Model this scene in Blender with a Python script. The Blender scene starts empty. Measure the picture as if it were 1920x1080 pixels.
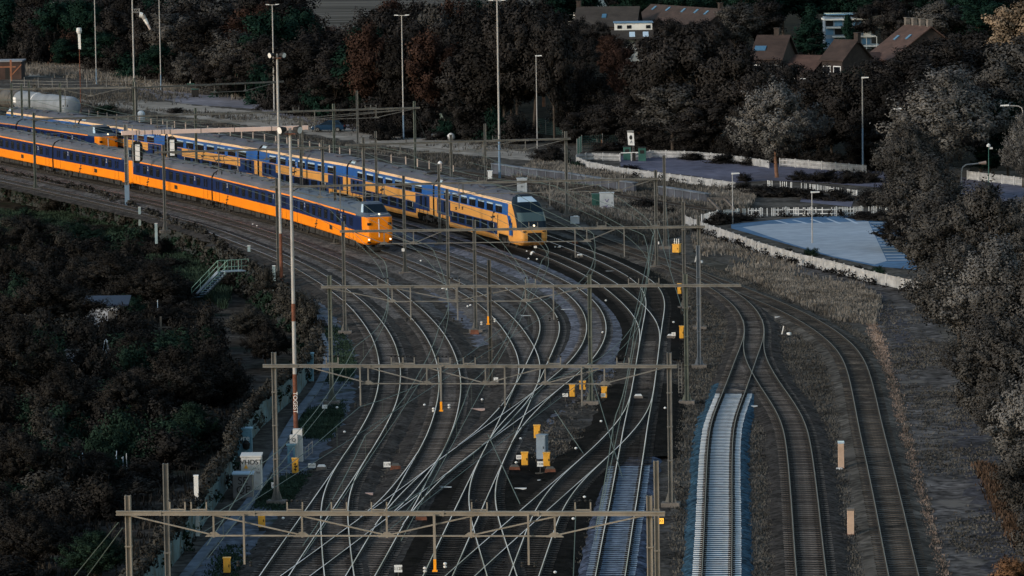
import bpy, math, random
import numpy as np
from mathutils import Vector, Matrix
R_ = math.radians
SC = bpy.context.scene
COL = SC.collection

# ------------------------------------------------------------------ camera, sky, sun, exposure
FPX = 8200.0                       # focal length in photo pixels
CAMH = 36.7
THETA = math.atan(810 / FPX)
ROLL = R_(-0.85)
ROT = Matrix.Rotation(math.pi / 2 - THETA, 3, 'X') @ Matrix.Rotation(ROLL, 3, 'Z')
CAMP = Vector((0, 0, CAMH))
cd = bpy.data.cameras.new('camera'); cam = bpy.data.objects.new('camera', cd); COL.objects.link(cam)
cd.sensor_width = 36; cd.lens = 36 * FPX / 1920; cd.clip_start = 1; cd.clip_end = 6000
cam.matrix_world = Matrix.Translation(CAMP) @ ROT.to_4x4()
SC.camera = cam
SUN_EL, SUN_AZ = R_(15), R_(236)   # from the left, a little behind the camera
wd = bpy.data.worlds.new('World'); SC.world = wd; wd.use_nodes = True
nt = wd.node_tree; sky = nt.nodes.new('ShaderNodeTexSky'); sky.sky_type = 'NISHITA'; sky.sun_disc = False
sky.sun_elevation = SUN_EL; sky.sun_rotation = SUN_AZ; sky.air_density = 1.35; sky.dust_density = 0.7; sky.ozone_density = 1.0
bg = nt.nodes['Background']; nt.links.new(sky.outputs[0], bg.inputs[0]); bg.inputs[1].default_value = 0.105
sl = bpy.data.lights.new('sun', 'SUN'); sl.energy = 1.5; sl.angle = R_(11); sl.color = (1, .90, .79)
so = bpy.data.objects.new('sun', sl); COL.objects.link(so)
sdir = Vector((math.sin(SUN_AZ) * math.cos(SUN_EL), math.cos(SUN_AZ) * math.cos(SUN_EL), math.sin(SUN_EL)))
so.rotation_euler = sdir.to_track_quat('Z', 'Y').to_euler()
SC.view_settings.view_transform = 'Standard'; SC.view_settings.look = 'None'
SC.view_settings.exposure = 0.86; SC.view_settings.gamma = 1

# ------------------------------------------------------------------ pixel <-> place
def P(x, y, z=0.0):
    d = ROT @ Vector((x - 960, -(y - 540), -FPX))
    t = (z - CAMH) / d.z
    return CAMP + d * t
RI = ROT.transposed()
def proj(v):
    c = RI @ (Vector(v) - CAMP)
    return 960 + FPX * c.x / -c.z, 540 - FPX * c.y / -c.z

# ------------------------------------------------------------------ materials
MATS = {}
def M(name, col, rough=.8, metal=0.0, var=.25, scale=1.5, col2=None, bump=0.0, spec=.3, emit=0.0, world=False, fine=None, dirt=None, leaf=False, stretch=None, objvar=0):
    if name in MATS: return MATS[name]
    if world and metal == 0: spec = .02; fine = (fine[0] * .4, min(.9, fine[1] * 1.35)) if fine else None
    if leaf: spec = 0.0
    m = bpy.data.materials.new(name); m.use_nodes = True; MATS[name] = m
    t = m.node_tree; n = t.nodes; b = n['Principled BSDF']; L = t.links.new
    b.inputs['Roughness'].default_value = rough; b.inputs['Metallic'].default_value = metal
    b.inputs['Specular IOR Level'].default_value = spec
    if emit:
        b.inputs['Emission Color'].default_value = (*col, 1); b.inputs['Emission Strength'].default_value = emit
    if var <= 0 and col2 is None:
        b.inputs['Base Color'].default_value = (*col, 1); return m
    if world:
        g = n.new('ShaderNodeNewGeometry'); src = g.outputs['Position']
    else:
        g = n.new('ShaderNodeTexCoord'); src = g.outputs['Object']
    if stretch:
        mp = n.new('ShaderNodeMapping'); mp.inputs['Scale'].default_value = stretch; L(src, mp.inputs[0]); src = mp.outputs[0]
    no = n.new('ShaderNodeTexNoise'); no.inputs['Scale'].default_value = scale; no.inputs['Detail'].default_value = 6; no.inputs['Roughness'].default_value = .65
    L(src, no.inputs['Vector'])
    rp = n.new('ShaderNodeValToRGB'); rp.color_ramp.elements[0].position = .36; rp.color_ramp.elements[1].position = .64
    c1 = [max(0, c * (1 - var)) for c in col]; c2 = col2 if col2 else [min(1, c * (1 + var)) for c in col]
    rp.color_ramp.elements[0].color = (*c1, 1); rp.color_ramp.elements[1].color = (*c2, 1)
    L(no.outputs['Fac'], rp.inputs[0]); out = rp.outputs[0]
    if fine:                                   # small grain on top: (scale, amount)
        n2 = n.new('ShaderNodeTexNoise'); n2.inputs['Scale'].default_value = fine[0]; n2.inputs['Detail'].default_value = 3; L(src, n2.inputs['Vector'])
        mr = n.new('ShaderNodeMapRange'); mr.inputs[1].default_value = .3; mr.inputs[2].default_value = .7; mr.inputs[3].default_value = 1 - fine[1]; mr.inputs[4].default_value = 1 + fine[1]
        L(n2.outputs['Fac'], mr.inputs[0])
        mx = n.new('ShaderNodeMix'); mx.data_type = 'RGBA'; mx.blend_type = 'MULTIPLY'; mx.inputs[0].default_value = 1
        L(out, mx.inputs[6]); L(mr.outputs[0], mx.inputs[7]); out = mx.outputs[2]
    if dirt:                                   # blotches of another colour: (colour, scale, threshold)
        n3 = n.new('ShaderNodeTexNoise'); n3.inputs['Scale'].default_value = dirt[1]; n3.inputs['Detail'].default_value = 5; n3.inputs['Roughness'].default_value = .6; L(src, n3.inputs['Vector'])
        r3 = n.new('ShaderNodeValToRGB'); r3.color_ramp.elements[0].position = dirt[2]; r3.color_ramp.elements[1].position = min(1, dirt[2] + .12)
        L(n3.outputs['Fac'], r3.inputs[0])
        mx = n.new('ShaderNodeMix'); mx.data_type = 'RGBA'; L(r3.outputs[0], mx.inputs[0]); L(out, mx.inputs[6]); mx.inputs[7].default_value = (*dirt[0], 1); out = mx.outputs[2]
    if leaf:
        rg = n.new('ShaderNodeNewGeometry'); mr = n.new('ShaderNodeMapRange'); mr.inputs[3].default_value = .84; mr.inputs[4].default_value = 1.2
        L(rg.outputs['Random Per Island'], mr.inputs[0])
        mx = n.new('ShaderNodeMix'); mx.data_type = 'RGBA'; mx.blend_type = 'MULTIPLY'; mx.inputs[0].default_value = 1
        L(out, mx.inputs[6]); L(mr.outputs[0], mx.inputs[7]); out = mx.outputs[2]
    if objvar:
        oi = n.new('ShaderNodeObjectInfo'); rg = n.new('ShaderNodeNewGeometry'); ad = n.new('ShaderNodeMath'); ad.operation = 'ADD'; L(oi.outputs['Random'], ad.inputs[0]); L(rg.outputs['Random Per Island'], ad.inputs[1])
        fr = n.new('ShaderNodeMath'); fr.operation = 'FRACT'; L(ad.outputs[0], fr.inputs[0]); mr = n.new('ShaderNodeMapRange'); mr.inputs[3].default_value = 1 - objvar; mr.inputs[4].default_value = 1 + objvar; L(fr.outputs[0], mr.inputs[0])
        mx = n.new('ShaderNodeMix'); mx.data_type = 'RGBA'; mx.blend_type = 'MULTIPLY'; mx.inputs[0].default_value = 1; L(out, mx.inputs[6]); L(mr.outputs[0], mx.inputs[7]); out = mx.outputs[2]
    L(out, b.inputs['Base Color'])
    if bump:
        bp = n.new('ShaderNodeBump'); bp.inputs['Strength'].default_value = bump; bp.inputs['Distance'].default_value = .1
        nb = n.new('ShaderNodeTexNoise'); nb.inputs['Scale'].default_value = (fine[0] if fine else scale * 4); nb.inputs['Detail'].default_value = 4; L(src, nb.inputs['Vector'])
        L(nb.outputs['Fac'], bp.inputs['Height']); L(bp.outputs[0], b.inputs['Normal'])
    return m

steel = M('galvanised_steel', (.125, .123, .118), .6, .0, .25, 1.2, dirt=((.10, .095, .085), .7, .58))
steelgreen = M('weathered_mast_steel', (.095, .108, .095), .65, 0, .3, 1.0, dirt=((.09, .08, .06), .9, .56))
steelblue = M('bluish_mast_steel', (.12, .14, .17), .55, 0, .25, 1.0)
steeldark = M('dark_mast_steel', (.075, .072, .066), .7, 0, .3, 1)
beamtan = M('tan_beam_steel', (.19, .172, .148), .6, 0, .2, .8, dirt=((.12, .10, .08), 1.4, .6))
concrete = M('concrete', (.13, .115, .105), .9, 0, .3, 1.5, dirt=((.09, .08, .07), .9, .6))
pinkbeam = M('pink_painted_steel', (.66, .50, .45), .5, 0, .1, .6)
polemetal = M('pale_pole_paint', (.33, .325, .325), .5, 0, .2, .5)
polegrey = M('grey_pole_paint', (.20, .20, .20), .5, 0, .2, .5)
poleblue = M('blue_pole_paint', (.13, .20, .29), .5, 0, .15, .5)
rust = M('rust_paint', (.135, .052, .032), .85, 0, .35, 2.5, dirt=((.10, .04, .03), 3, .6))
white = M('white_paint', (.72, .72, .72), .5, 0, .12, 1.5)
whitedirty = M('dirty_white_paint', (.55, .56, .57), .6, 0, .2, 1.5, dirt=((.24, .24, .23), 1.2, .6))
black = M('black_matt', (.01, .01, .011), .6, 0, 0)
rubber = M('black_rubber', (.012, .012, .012), .8, 0, 0)
darkmetal = M('dark_underframe', (.022, .021, .021), .8, 0, .4, 2, dirt=((.05, .045, .04), 2, .6))
yellowbox = M('yellow_enamel', (.72, .36, .045), .5, 0, .12, 3)
orangeins = M('orange_insulator', (.80, .30, .01), .4, 0, .1, 3)
cabgrey = M('grey_blue_cabinet', (.17, .22, .28), .55, 0, .15, 1)
cabgreen = M('green_cabinet', (.03, .10, .085), .6, 0, .2, 1)
ink = M('black_ink', (.012, .012, .012), .7, 0, 0)
glass = M('dark_glass', (.007, .009, .013), .18, 0, 0, spec=.35)
glassblue = M('sky_lit_glass', (.10, .22, .36), .15, 0, 0, spec=.7)
glasspale = M('pale_hopper_glass', (.42, .55, .68), .2, 0, 0, spec=.7)  # pale colour carries the reflection on hoppers and cab side windows
screen = M('cab_windscreen_glass', (.050, .085, .10), .35, 0, 0, spec=.2)
maskglass = M('dark_mask_glass', (.007, .015, .026), .5, 0, 0, spec=.06)
icmyellow = M('orange_yellow_coach_paint', (.78, .215, .003), .45, 0, .07, .5, dirt=((.62, .16, .005), .35, .60), spec=.2)
icmblue = M('navy_coach_paint', (.003, .014, .070), .45, 0, .15, .5, spec=.10)
icmroof = M('grey_coach_roof', (.085, .085, .105), .6, 0, .22, .5, dirt=((.05, .05, .058), .6, .58), stretch=(.4, 2, 2))
icmroofblue = M('blue_grey_coach_roof', (.060, .082, .120), .6, 0, .2, .5, dirt=((.05, .06, .08), .6, .6), stretch=(.4, 2, 2))
vyellow = M('sandy_yellow_coach_paint', (.62, .290, .070), .45, 0, .08, .5, dirt=((.50, .26, .10), .4, .58))
vcream = M('pale_roof_edge_paint', (.66, .43, .24), .5, 0, .08, .5)
vblue = M('skylit_blue_coach_paint', (.011, .080, .29), .35, 0, .12, .6)  # same coach blue as the navy, with sky reflection put into the colour
vnavy = M('navy_door_paint', (.007, .025, .095), .4, 0, .15, .6)
vroof = M('slate_coach_roof', (.062, .064, .085), .6, 0, .25, .4, dirt=((.035, .035, .042), .7, .58), stretch=(.4, 2, 2))
vmask = M('dark_blue_grey_cab_mask', (.012, .022, .036), .6, 0, .1, .6, spec=.04)
lamp_on = M('lit_headlamp', (1, .84, .55), .3, 0, 0, emit=1.2)
railtop = M('polished_rail_head', (.70, .59, .66), .30, 1.0, .22, .12, world=True, dirt=((.27, .235, .24), .07, .52))
railside = M('rusty_rail_side', (.020, .016, .013), .9, 0, .3, 3)
raildull = M('dull_rail_head', (.15, .125, .105), .5, .45, .2, .7)

# ------------------------------------------------------------------ mesh tools
class MB:
    def __init__(s): s.v = []; s.f = []; s.m = []
    def add(s, vs, fs, mi=0):
        o = len(s.v); s.v += [tuple(v) for v in vs]; s.f += [tuple(i + o for i in f) for f in fs]; s.m += [mi] * len(fs); return s
    def hexa(s, p, mi=0):   # p: 4 bottom + 4 top
        return s.add(p, [(3, 2, 1, 0), (4, 5, 6, 7), (0, 1, 5, 4), (1, 2, 6, 5), (2, 3, 7, 6), (3, 0, 4, 7)], mi)
    def box(s, c, d, rz=0.0, mi=0, taper=1.0):
        cx, cy, cz = c; a, b, h = d[0] / 2, d[1] / 2, d[2] / 2; co, si = math.cos(rz), math.sin(rz); pts = []
        for z, k in ((-h, 1), (h, taper)):
            for x, y in ((-a, -b), (a, -b), (a, b), (-a, b)):
                x *= k; y *= k; pts.append((cx + x * co - y * si, cy + x * si + y * co, cz + z))
        return s.hexa(pts, mi)
    def bar(s, p, q, w, h=None, mi=0, up=(0, 0, 1)):
        h = h or w; p = Vector(p); q = Vector(q); d = (q - p).normalized(); u = Vector(up)
        if abs(d.dot(u)) > .98: u = Vector((1, 0, 0))
        r = d.cross(u).normalized() * (w / 2); u = r.cross(d).normalized() * (h / 2)
        return s.hexa([p - r - u, p + r - u, p + r + u, p - r + u, q - r - u, q + r - u, q + r + u, q - r + u], mi)
    def tube(s, p, q, r0, r1=None, n=8, mi=0, caps=True):
        r1 = r0 if r1 is None else r1; p = Vector(p); q = Vector(q); d = (q - p).normalized()
        a = Vector((0, 0, 1)) if abs(d.z) < .9 else Vector((1, 0, 0)); x = d.cross(a).normalized(); y = d.cross(x)
        vs = []
        for c, r in ((p, r0), (q, r1)):
            for i in range(n):
                t = 2 * math.pi * i / n; vs.append(c + (x * math.cos(t) + y * math.sin(t)) * r)
        fs = [(i, (i + 1) % n, n + (i + 1) % n, n + i) for i in range(n)]
        if caps: fs += [tuple(range(n - 1, -1, -1)), tuple(range(n, 2 * n))]
        return s.add(vs, fs, mi)
    def path(s, pts, r, n=6, mi=0):
        for a, b in zip(pts[:-1], pts[1:]): s.tube(a, b, r, r, n, mi)
        return s
    def lathe(s, prof, n=12, c=(0, 0, 0), mi=0):  # prof: (r,z)
        vs = []; fs = []
        for r, z in prof:
            for i in range(n):
                t = 2 * math.pi * i / n; vs.append((c[0] + r * math.cos(t), c[1] + r * math.sin(t), c[2] + z))
        for k in range(len(prof) - 1):
            for i in range(n): fs.append((k * n + i, k * n + (i + 1) % n, (k + 1) * n + (i + 1) % n, (k + 1) * n + i))
        fs += [tuple(range(n - 1, -1, -1)), tuple(range((len(prof) - 1) * n, len(prof) * n))]
        return s.add(vs, fs, mi)
    def build(s, name, mats, parent=None, smooth=False):
        me = bpy.data.meshes.new(name); me.from_pydata(s.v, [], s.f)
        for m in (mats if isinstance(mats, (list, tuple)) else [mats]): me.materials.append(m)
        if any(s.m): me.polygons.foreach_set('material_index', s.m)
        if smooth: me.polygons.foreach_set('use_smooth', [True] * len(s.f))
        me.update(); o = bpy.data.objects.new(name, me); COL.objects.link(o)
        if parent: o.parent = parent
        return o
def link_mesh(name, me, parent=None, mat=None):
    o = bpy.data.objects.new(name, me); COL.objects.link(o)
    if parent: o.parent = parent
    if mat:
        o.material_slots[0].link = 'OBJECT'; o.material_slots[0].material = mat
    return o
def tag(o, label=None, cat=None, group=None, kind=None):
    if label: o['label'] = label
    if cat: o['category'] = cat
    if group: o['group'] = group
    if kind: o['kind'] = kind
    return o
def thing(name, label, cat, loc=(0, 0, 0), rz=0.0, group=None):
    o = bpy.data.objects.new(name, None); COL.objects.link(o); o.location = loc; o.rotation_euler = (0, 0, rz); o.empty_display_size = .5
    return tag(o, label, cat, group)
KIDS = {}
def copy_tree(root, loc, rz=0.0, sc=(1, 1, 1), label=None, group=None, mats=None):
    r = root.copy(); COL.objects.link(r); r.location = loc; r.rotation_euler = (0, 0, rz); r.scale = sc
    if label: r['label'] = label
    if group: r['group'] = group
    for ch in KIDS.get(root) or [o for o in bpy.data.objects if o.parent == root]:
        c = ch.copy(); COL.objects.link(c); c.parent = r
        if mats and ch.name.split('.')[0] in mats:
            c.material_slots[0].link = 'OBJECT'; c.material_slots[0].material = mats[ch.name.split('.')[0]]
        for g in KIDS.get(ch) or []:
            d = g.copy(); COL.objects.link(d); d.parent = c
    return r
def kids(root):
    KIDS[root] = [o for o in bpy.data.objects if o.parent == root]
    for c in KIDS[root]: KIDS[c] = [o for o in bpy.data.objects if o.parent == c]
def text(name, s, size, mat, parent, M4, ext=.004):
    cu = bpy.data.curves.new(name, 'FONT'); cu.body = s; cu.size = size; cu.extrude = ext; cu.align_x = 'CENTER'; cu.align_y = 'CENTER'; cu.materials.append(mat)
    o = bpy.data.objects.new(name, cu); COL.objects.link(o); bpy.context.view_layer.update()
    me = bpy.data.meshes.new_from_object(o.evaluated_get(bpy.context.evaluated_depsgraph_get())); bpy.data.objects.remove(o)
    o = bpy.data.objects.new(name, me); COL.objects.link(o); o.parent = parent; o.matrix_local = M4; return o
def fastmesh(name, V, quads, mats, N=None):
    me = bpy.data.meshes.new(name); nv, nf = len(V), len(quads); k = quads.shape[1]
    me.vertices.add(nv); me.vertices.foreach_set('co', np.asarray(V, dtype=np.float32).ravel())
    me.loops.add(nf * k); me.loops.foreach_set('vertex_index', np.asarray(quads, dtype=np.int32).ravel())
    me.polygons.add(nf); me.polygons.foreach_set('loop_start', np.arange(0, nf * k, k, dtype=np.int32))
    me.update(calc_edges=True)
    for m in mats: me.materials.append(m)
    if N is not None:
        me.polygons.foreach_set('use_smooth', np.ones(nf, bool)); me.normals_split_custom_set_from_vertices(N)
    return me

def resample(pts, step, smooth=0):
    a = np.array([tuple(p)[:2] for p in pts], float)
    s = np.r_[0, np.cumsum(np.hypot(*np.diff(a, axis=0).T))]; n = max(2, int(s[-1] / step) + 1); t = np.linspace(0, s[-1], n)
    b = np.c_[np.interp(t, s, a[:, 0]), np.interp(t, s, a[:, 1])]
    for _ in range(smooth):
        w = 4
        pad = np.r_[[2 * b[0] - b[i] for i in range(w, 0, -1)], b, [2 * b[-1] - b[-1 - i] for i in range(1, w + 1)]]
        k = np.ones(2 * w + 1) / (2 * w + 1)
        b = np.c_[np.convolve(pad[:, 0], k, 'valid'), np.convolve(pad[:, 1], k, 'valid')]
    return b
def normals(b):
    d = np.gradient(b, axis=0); d /= np.hypot(d[:, 0], d[:, 1])[:, None] + 1e-9
    return np.c_[-d[:, 1], d[:, 0]], d
def strip(name, b, w0, w1, z, mat, jit=0.0, rng=None, kind='structure'):
    n, _ = normals(b); rng = rng or np.random.default_rng(len(b))
    j0 = rng.normal(0, jit, len(b)) if jit else 0; j1 = rng.normal(0, jit, len(b)) if jit else 0
    l = b + n * (w0 + j0)[:, None] if jit else b + n * w0; r = b + n * (w1 + j1)[:, None] if jit else b + n * w1
    V = np.zeros((2 * len(b), 3)); V[0::2, :2] = l; V[1::2, :2] = r; V[:, 2] = z
    i = np.arange(len(b) - 1) * 2; q = np.c_[i, i + 1, i + 3, i + 2]
    nz = np.cross(V[q[0, 1]] - V[q[0, 0]], V[q[0, 2]] - V[q[0, 0]])[2]
    if nz < 0: q = q[:, ::-1]
    o = bpy.data.objects.new(name, fastmesh(name, V, q, [mat])); COL.objects.link(o)
    if kind: o['kind'] = kind
    return o
from mathutils.geometry import tessellate_polygon
def sheet(name, px, z, mat, jit=0.0, world=False, kind='structure', seed=1):
    pts = [Vector((p[0], p[1], 0)) for p in px] if world else [P(x, y, z) for x, y in px]
    if jit:
        rng = random.Random(seed); out = []
        for a, b in zip(pts, pts[1:] + pts[:1]):
            n = max(1, int((b - a).length / (jit * 2.2)))
            for k in range(n):
                q = a.lerp(b, k / n); out.append(Vector((q.x + rng.gauss(0, jit), q.y + rng.gauss(0, jit * 1.6), 0)))
        pts = out
    vs = [(p.x, p.y, z) for p in pts]; tri = tessellate_polygon([[Vector(v) for v in vs]]); mb = MB(); fs = []
    for t in tri:
        a, b, c = [Vector(vs[i]) for i in t]
        fs.append(tuple(t) if (b - a).cross(c - a).z > 0 else tuple(reversed(t)))
    mb.add(vs, fs); o = mb.build(name, mat)
    if kind: o['kind'] = kind
    return o
# ------------------------------------------------------------------ ground
g_base = M('dry_dark_ground', (.070, .064, .057), 1, 0, .45, .22, world=True, fine=(4.0, .45), dirt=((.105, .096, .086), .12, .57), bump=.4)
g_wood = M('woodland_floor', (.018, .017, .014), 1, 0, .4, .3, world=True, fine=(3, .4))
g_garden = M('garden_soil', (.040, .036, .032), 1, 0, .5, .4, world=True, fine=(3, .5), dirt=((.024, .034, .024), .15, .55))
g_yard = M('oily_yard_gravel', (.048, .043, .039), 1, 0, .5, .35, world=True, fine=(7, .5), dirt=((.090, .084, .082), .20, .56), bump=.5)
g_blue = M('pale_blue_grey_gravel', (.105, .110, .132), 1, 0, .4, .5, world=True, fine=(8, .5), dirt=((.045, .045, .05), .4, .60), bump=.5)
g_teal = M('fresh_blue_ballast', (.032, .068, .100), 1, 0, .35, .8, world=True, fine=(9, .55), dirt=((.05, .075, .10), .9, .64), bump=.5)
g_violet = M('violet_blue_ballast', (.050, .062, .092), 1, 0, .5, .7, world=True, fine=(8, .6), dirt=((.16, .14, .15), 1.6, .66), bump=.5)
g_black = M('oil_black_ballast', (.0085, .0075, .007), 1, 0, .5, .4, world=True, fine=(7, .5), bump=.4)
g_brown = M('brown_ballast', (.046, .041, .038), 1, 0, .4, .3, world=True, fine=(8, .5), dirt=((.022, .019, .018), .3, .55), bump=.5)
g_grey = M('grey_ballast', (.090, .084, .081), 1, 0, .35, .4, world=True, fine=(8, .45), bump=.5)
g_path = M('blue_grey_path', (.085, .098, .122), 1, 0, .4, .35, world=True, fine=(5, .4), dirt=((.034, .042, .032), .28, .54))
g_gravelroad = M('grey_gravel_track', (.082, .076, .074), 1, 0, .5, .3, world=True, fine=(4, .6), dirt=((.140, .128, .118), .35, .56), bump=.4)
g_bluewear = M('bluish_worn_gravel', (.064, .062, .070), 1, 0, .4, .3, world=True, fine=(5, .5), dirt=((.045, .040, .035), .3, .55))
g_straw = M('dry_straw_edge', (.33, .225, .165), 1, 0, .45, .9, world=True, fine=(7, .5), dirt=((.085, .074, .064), .5, .60), bump=.5)
g_sand = M('pale_sand_track', (.270, .245, .215), 1, 0, .25, .12, world=True, fine=(1.5, .2), dirt=((.10, .092, .08), .1, .6))
g_asph = M('violet_grey_asphalt', (.115, .118, .160), .9, 0, .22, .1, world=True, fine=(2, .15), dirt=((.06, .062, .085), .12, .6))
g_road = M('pale_asphalt_lane', (.185, .180, .205), .9, 0, .25, .08, world=True, fine=(1.5, .2), dirt=((.07, .068, .065), .09, .6))
g_lotblue = M('blue_parking_paint', (.080, .150, .250), .8, 0, .15, .2, world=True, fine=(2, .1))
g_lotpale = M('pale_blue_asphalt', (.300, .350, .415), .8, 0, .10, .12, world=True, fine=(2, .08))
g_line = M('white_road_paint', (.40, .47, .56), .8, 0, .2, .8, world=True)
g_field = M('ploughed_field', (.090, .082, .074), 1, 0, .25, .02, world=True, stretch=(.15, 1.3, 1), fine=(.25, .45))
g_drygrass = M('bleached_grass_ground', (.082, .074, .062), 1, 0, .5, .25, world=True, fine=(4, .5), dirt=((.04, .037, .03), .18, .5), bump=.5)

WALLPX = [(-80, 312), (0, 326), (130, 352), (240, 384), (300, 413), (380, 440), (480, 508), (560, 566), (590, 622), (598, 660), (585, 702), (560, 738), (490, 800), (440, 862), (432, 905), (362, 1010), (310, 1075), (255, 1150), (190, 1240)]
WALL = [P(x, y, 0) for x, y in WALLPX]
outer = [Vector((190, 60, 0)), Vector((3500, 60, 0)), Vector((3500, 5000, 0)), Vector((-3500, 5000, 0)), Vector((-3500, 720, 0)), Vector((-230, 700, 0))]
sheet('ground', [tuple(p) for p in outer] + [tuple(p) for p in WALL] + [(WALL[-1].x, 60, 0)], 0.0, g_base, world=True)
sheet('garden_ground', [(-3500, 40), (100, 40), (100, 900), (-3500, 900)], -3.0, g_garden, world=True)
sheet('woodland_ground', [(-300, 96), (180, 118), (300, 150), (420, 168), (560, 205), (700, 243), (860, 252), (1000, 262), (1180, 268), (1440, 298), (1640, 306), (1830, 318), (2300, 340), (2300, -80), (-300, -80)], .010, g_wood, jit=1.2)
sheet('field', [(380, -30), (1000, -22), (1000, 70), (380, 70)], .02, g_field)
sheet('yard_ground', [(-80, 318), (240, 380), (480, 504), (560, 560), (600, 640), (600, 720), (560, 765), (470, 945), (340, 1100), (340, 1200), (1270, 1200), (1262, 800), (1264, 600), (1268, 528), (1180, 466), (1080, 428), (1020, 404), (900, 352), (700, 285), (400, 232), (100, 196), (-80, 176)], .006, g_yard, jit=.5)
sheet('service_path', [(596, 560), (640, 590), (672, 640), (692, 690), (664, 770), (618, 850), (570, 925), (480, 1080), (440, 1180), (300, 1180), (345, 1090), (470, 945), (570, 765), (610, 700), (600, 640)], .012, g_path, jit=.3)
sheet('gravel_patch', [(1000, 480), (1100, 530), (1150, 575), (1185, 620), (1185, 660), (1150, 700), (1090, 745), (1040, 770), (1020, 820), (1005, 870), (985, 830), (1000, 770), (1060, 712), (1080, 660), (1085, 600), (1060, 555)], .016, g_blue, jit=.35)
sheet('gravel_patch', [(880, 490), (960, 540), (1000, 600), (985, 640), (940, 590), (890, 530)], .016, g_blue, jit=.3, seed=2)
sheet('gravel_patch', [(770, 490), (820, 520), (890, 575), (930, 640), (900, 650), (860, 600), (800, 540)], .016, g_blue, jit=.3, seed=3)
sheet('oily_ground', [(880, 868), (945, 872), (1000, 930), (1060, 890), (1120, 815), (1165, 778), (1182, 790), (1150, 850), (1112, 920), (1070, 1000), (1030, 1100), (1000, 1180), (740, 1180), (800, 1080), (850, 960)], .020, g_black, jit=.4, seed=21)
sheet('oily_ground', [(985, 462), (1090, 466), (1180, 494), (1240, 524), (1268, 570), (1266, 640), (1256, 750), (1240, 860), (1180, 860), (1160, 800), (1195, 700), (1200, 630), (1150, 560), (1090, 512), (1000, 484)], .022, g_black, jit=.4, seed=22)
sheet('straw_strip', [(1608, 548), (1618, 548), (1640, 610), (1662, 660), (1684, 740), (1706, 830), (1735, 940), (1762, 1040), (1785, 1120), (1740, 1120), (1722, 1040), (1712, 960), (1690, 860), (1672, 760), (1650, 690), (1630, 620)], .012, g_straw, jit=.16)
sheet('gravel_track', [(1618, 548), (1500, 512), (1420, 486), (1300, 446), (1300, 434), (1420, 470), (1560, 506), (1640, 530), (1700, 546), (1760, 620), (1820, 740), (1880, 880), (1960, 1120), (1785, 1120), (1735, 940), (1706, 830), (1684, 740), (1662, 660)], .008, g_gravelroad, jit=.3)
sheet('worn_track', [(1614, 548), (1650, 548), (1690, 600), (1720, 660), (1715, 690), (1680, 650), (1650, 590)], .014, g_bluewear, jit=.3, seed=4)
sheet('worn_track', [(1800, 740), (1850, 830), (1890, 940), (1930, 1100), (1860, 1100), (1830, 960), (1790, 820)], .014, g_bluewear, jit=.4, seed=5)
sheet('bank_ground', [(1320, 520), (1420, 540), (1500, 575), (1590, 640), (1600, 635), (1520, 570), (1440, 530), (1380, 505), (1300, 470)], .010, g_drygrass, jit=.25, seed=6)
sheet('bank_ground', [(1030, 330), (1100, 340), (1350, 368), (1420, 366), (1400, 350), (1200, 330), (1080, 308)], .010, g_drygrass, jit=.6, seed=7)
sheet('bank_ground', [(40, 140), (180, 150), (300, 180), (520, 196), (420, 178), (300, 158), (180, 128), (40, 118)], .012, g_drygrass, jit=1.0, seed=8)
sheet('sand_track', [(60, 171), (165, 188), (250, 186), (330, 193), (480, 210), (620, 238), (850, 264), (1005, 287), (1010, 302), (800, 284), (640, 262), (540, 244), (400, 226), (330, 216), (250, 205), (160, 194), (60, 178)], .016, g_sand, jit=.5)
sheet('lane', [(255, 166), (330, 166), (360, 176), (420, 176), (520, 198), (600, 214), (690, 228), (810, 252), (800, 262), (690, 246), (600, 236), (480, 204), (360, 196), (300, 186), (260, 180)], .014, g_road, jit=.35)
sheet('sand_track', [(45, 135), (75, 138), (90, 146), (60, 149)], .02, g_sand, jit=.4, seed=2)
sheet('car_park', [(1160, 294), (1182, 288), (1300, 292), (1440, 305), (1545, 314), (1545, 330), (1450, 338), (1380, 342), (1300, 330), (1225, 321), (1164, 312)], .02, g_asph)
sheet('car_park', [(1440, 305), (1660, 322), (1690, 345), (1680, 354), (1545, 343), (1440, 338), (1400, 330)], .024, g_asph)
sheet('car_park', [(1800, 332), (1990, 344), (1990, 372), (1900, 392), (1800, 372)], .02, g_asph)
sheet('car_park', [(1505, 366), (1600, 378), (1596, 388), (1500, 378)], .02, g_asph)
sheet('parking_lot', [(1371, 420), (1500, 408), (1588, 404), (1606, 414), (1706, 411), (1720, 506), (1640, 499), (1560, 482), (1470, 456), (1371, 428)], .02, g_lotblue)
sheet('parking_lot_surface', [(1392, 426), (1440, 420), (1606, 415.5), (1628, 415), (1663, 489), (1640, 496), (1560, 480), (1470, 453)], .026, g_lotpale)
for k, (x0, x1) in enumerate(((1450, 1477), (1489, 1516), (1521, 1548), (1554, 1580), (1580, 1603))):
    pass
for xa, xb in ((1452, 1472), (1484, 1509), (1518, 1540), (1549, 1570), (1583, 1602)):
    sheet('bay_marking', [(xa, 408.5 + (1590 - xa) * .035), (xa + 5, 408.3 + (1590 - xa) * .035), (xb + 8, 419), (xb + 2, 419.2)], .032, g_line)
for k in range(14):
    y = 417 + k * 5.4; xl = 1630 + (y - 415) * .47
    sheet('bay_marking', [(xl, y), (1716, y - .6), (1716, y + .8), (xl + .8, y + 1.6)], .032, g_lotpale)

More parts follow.
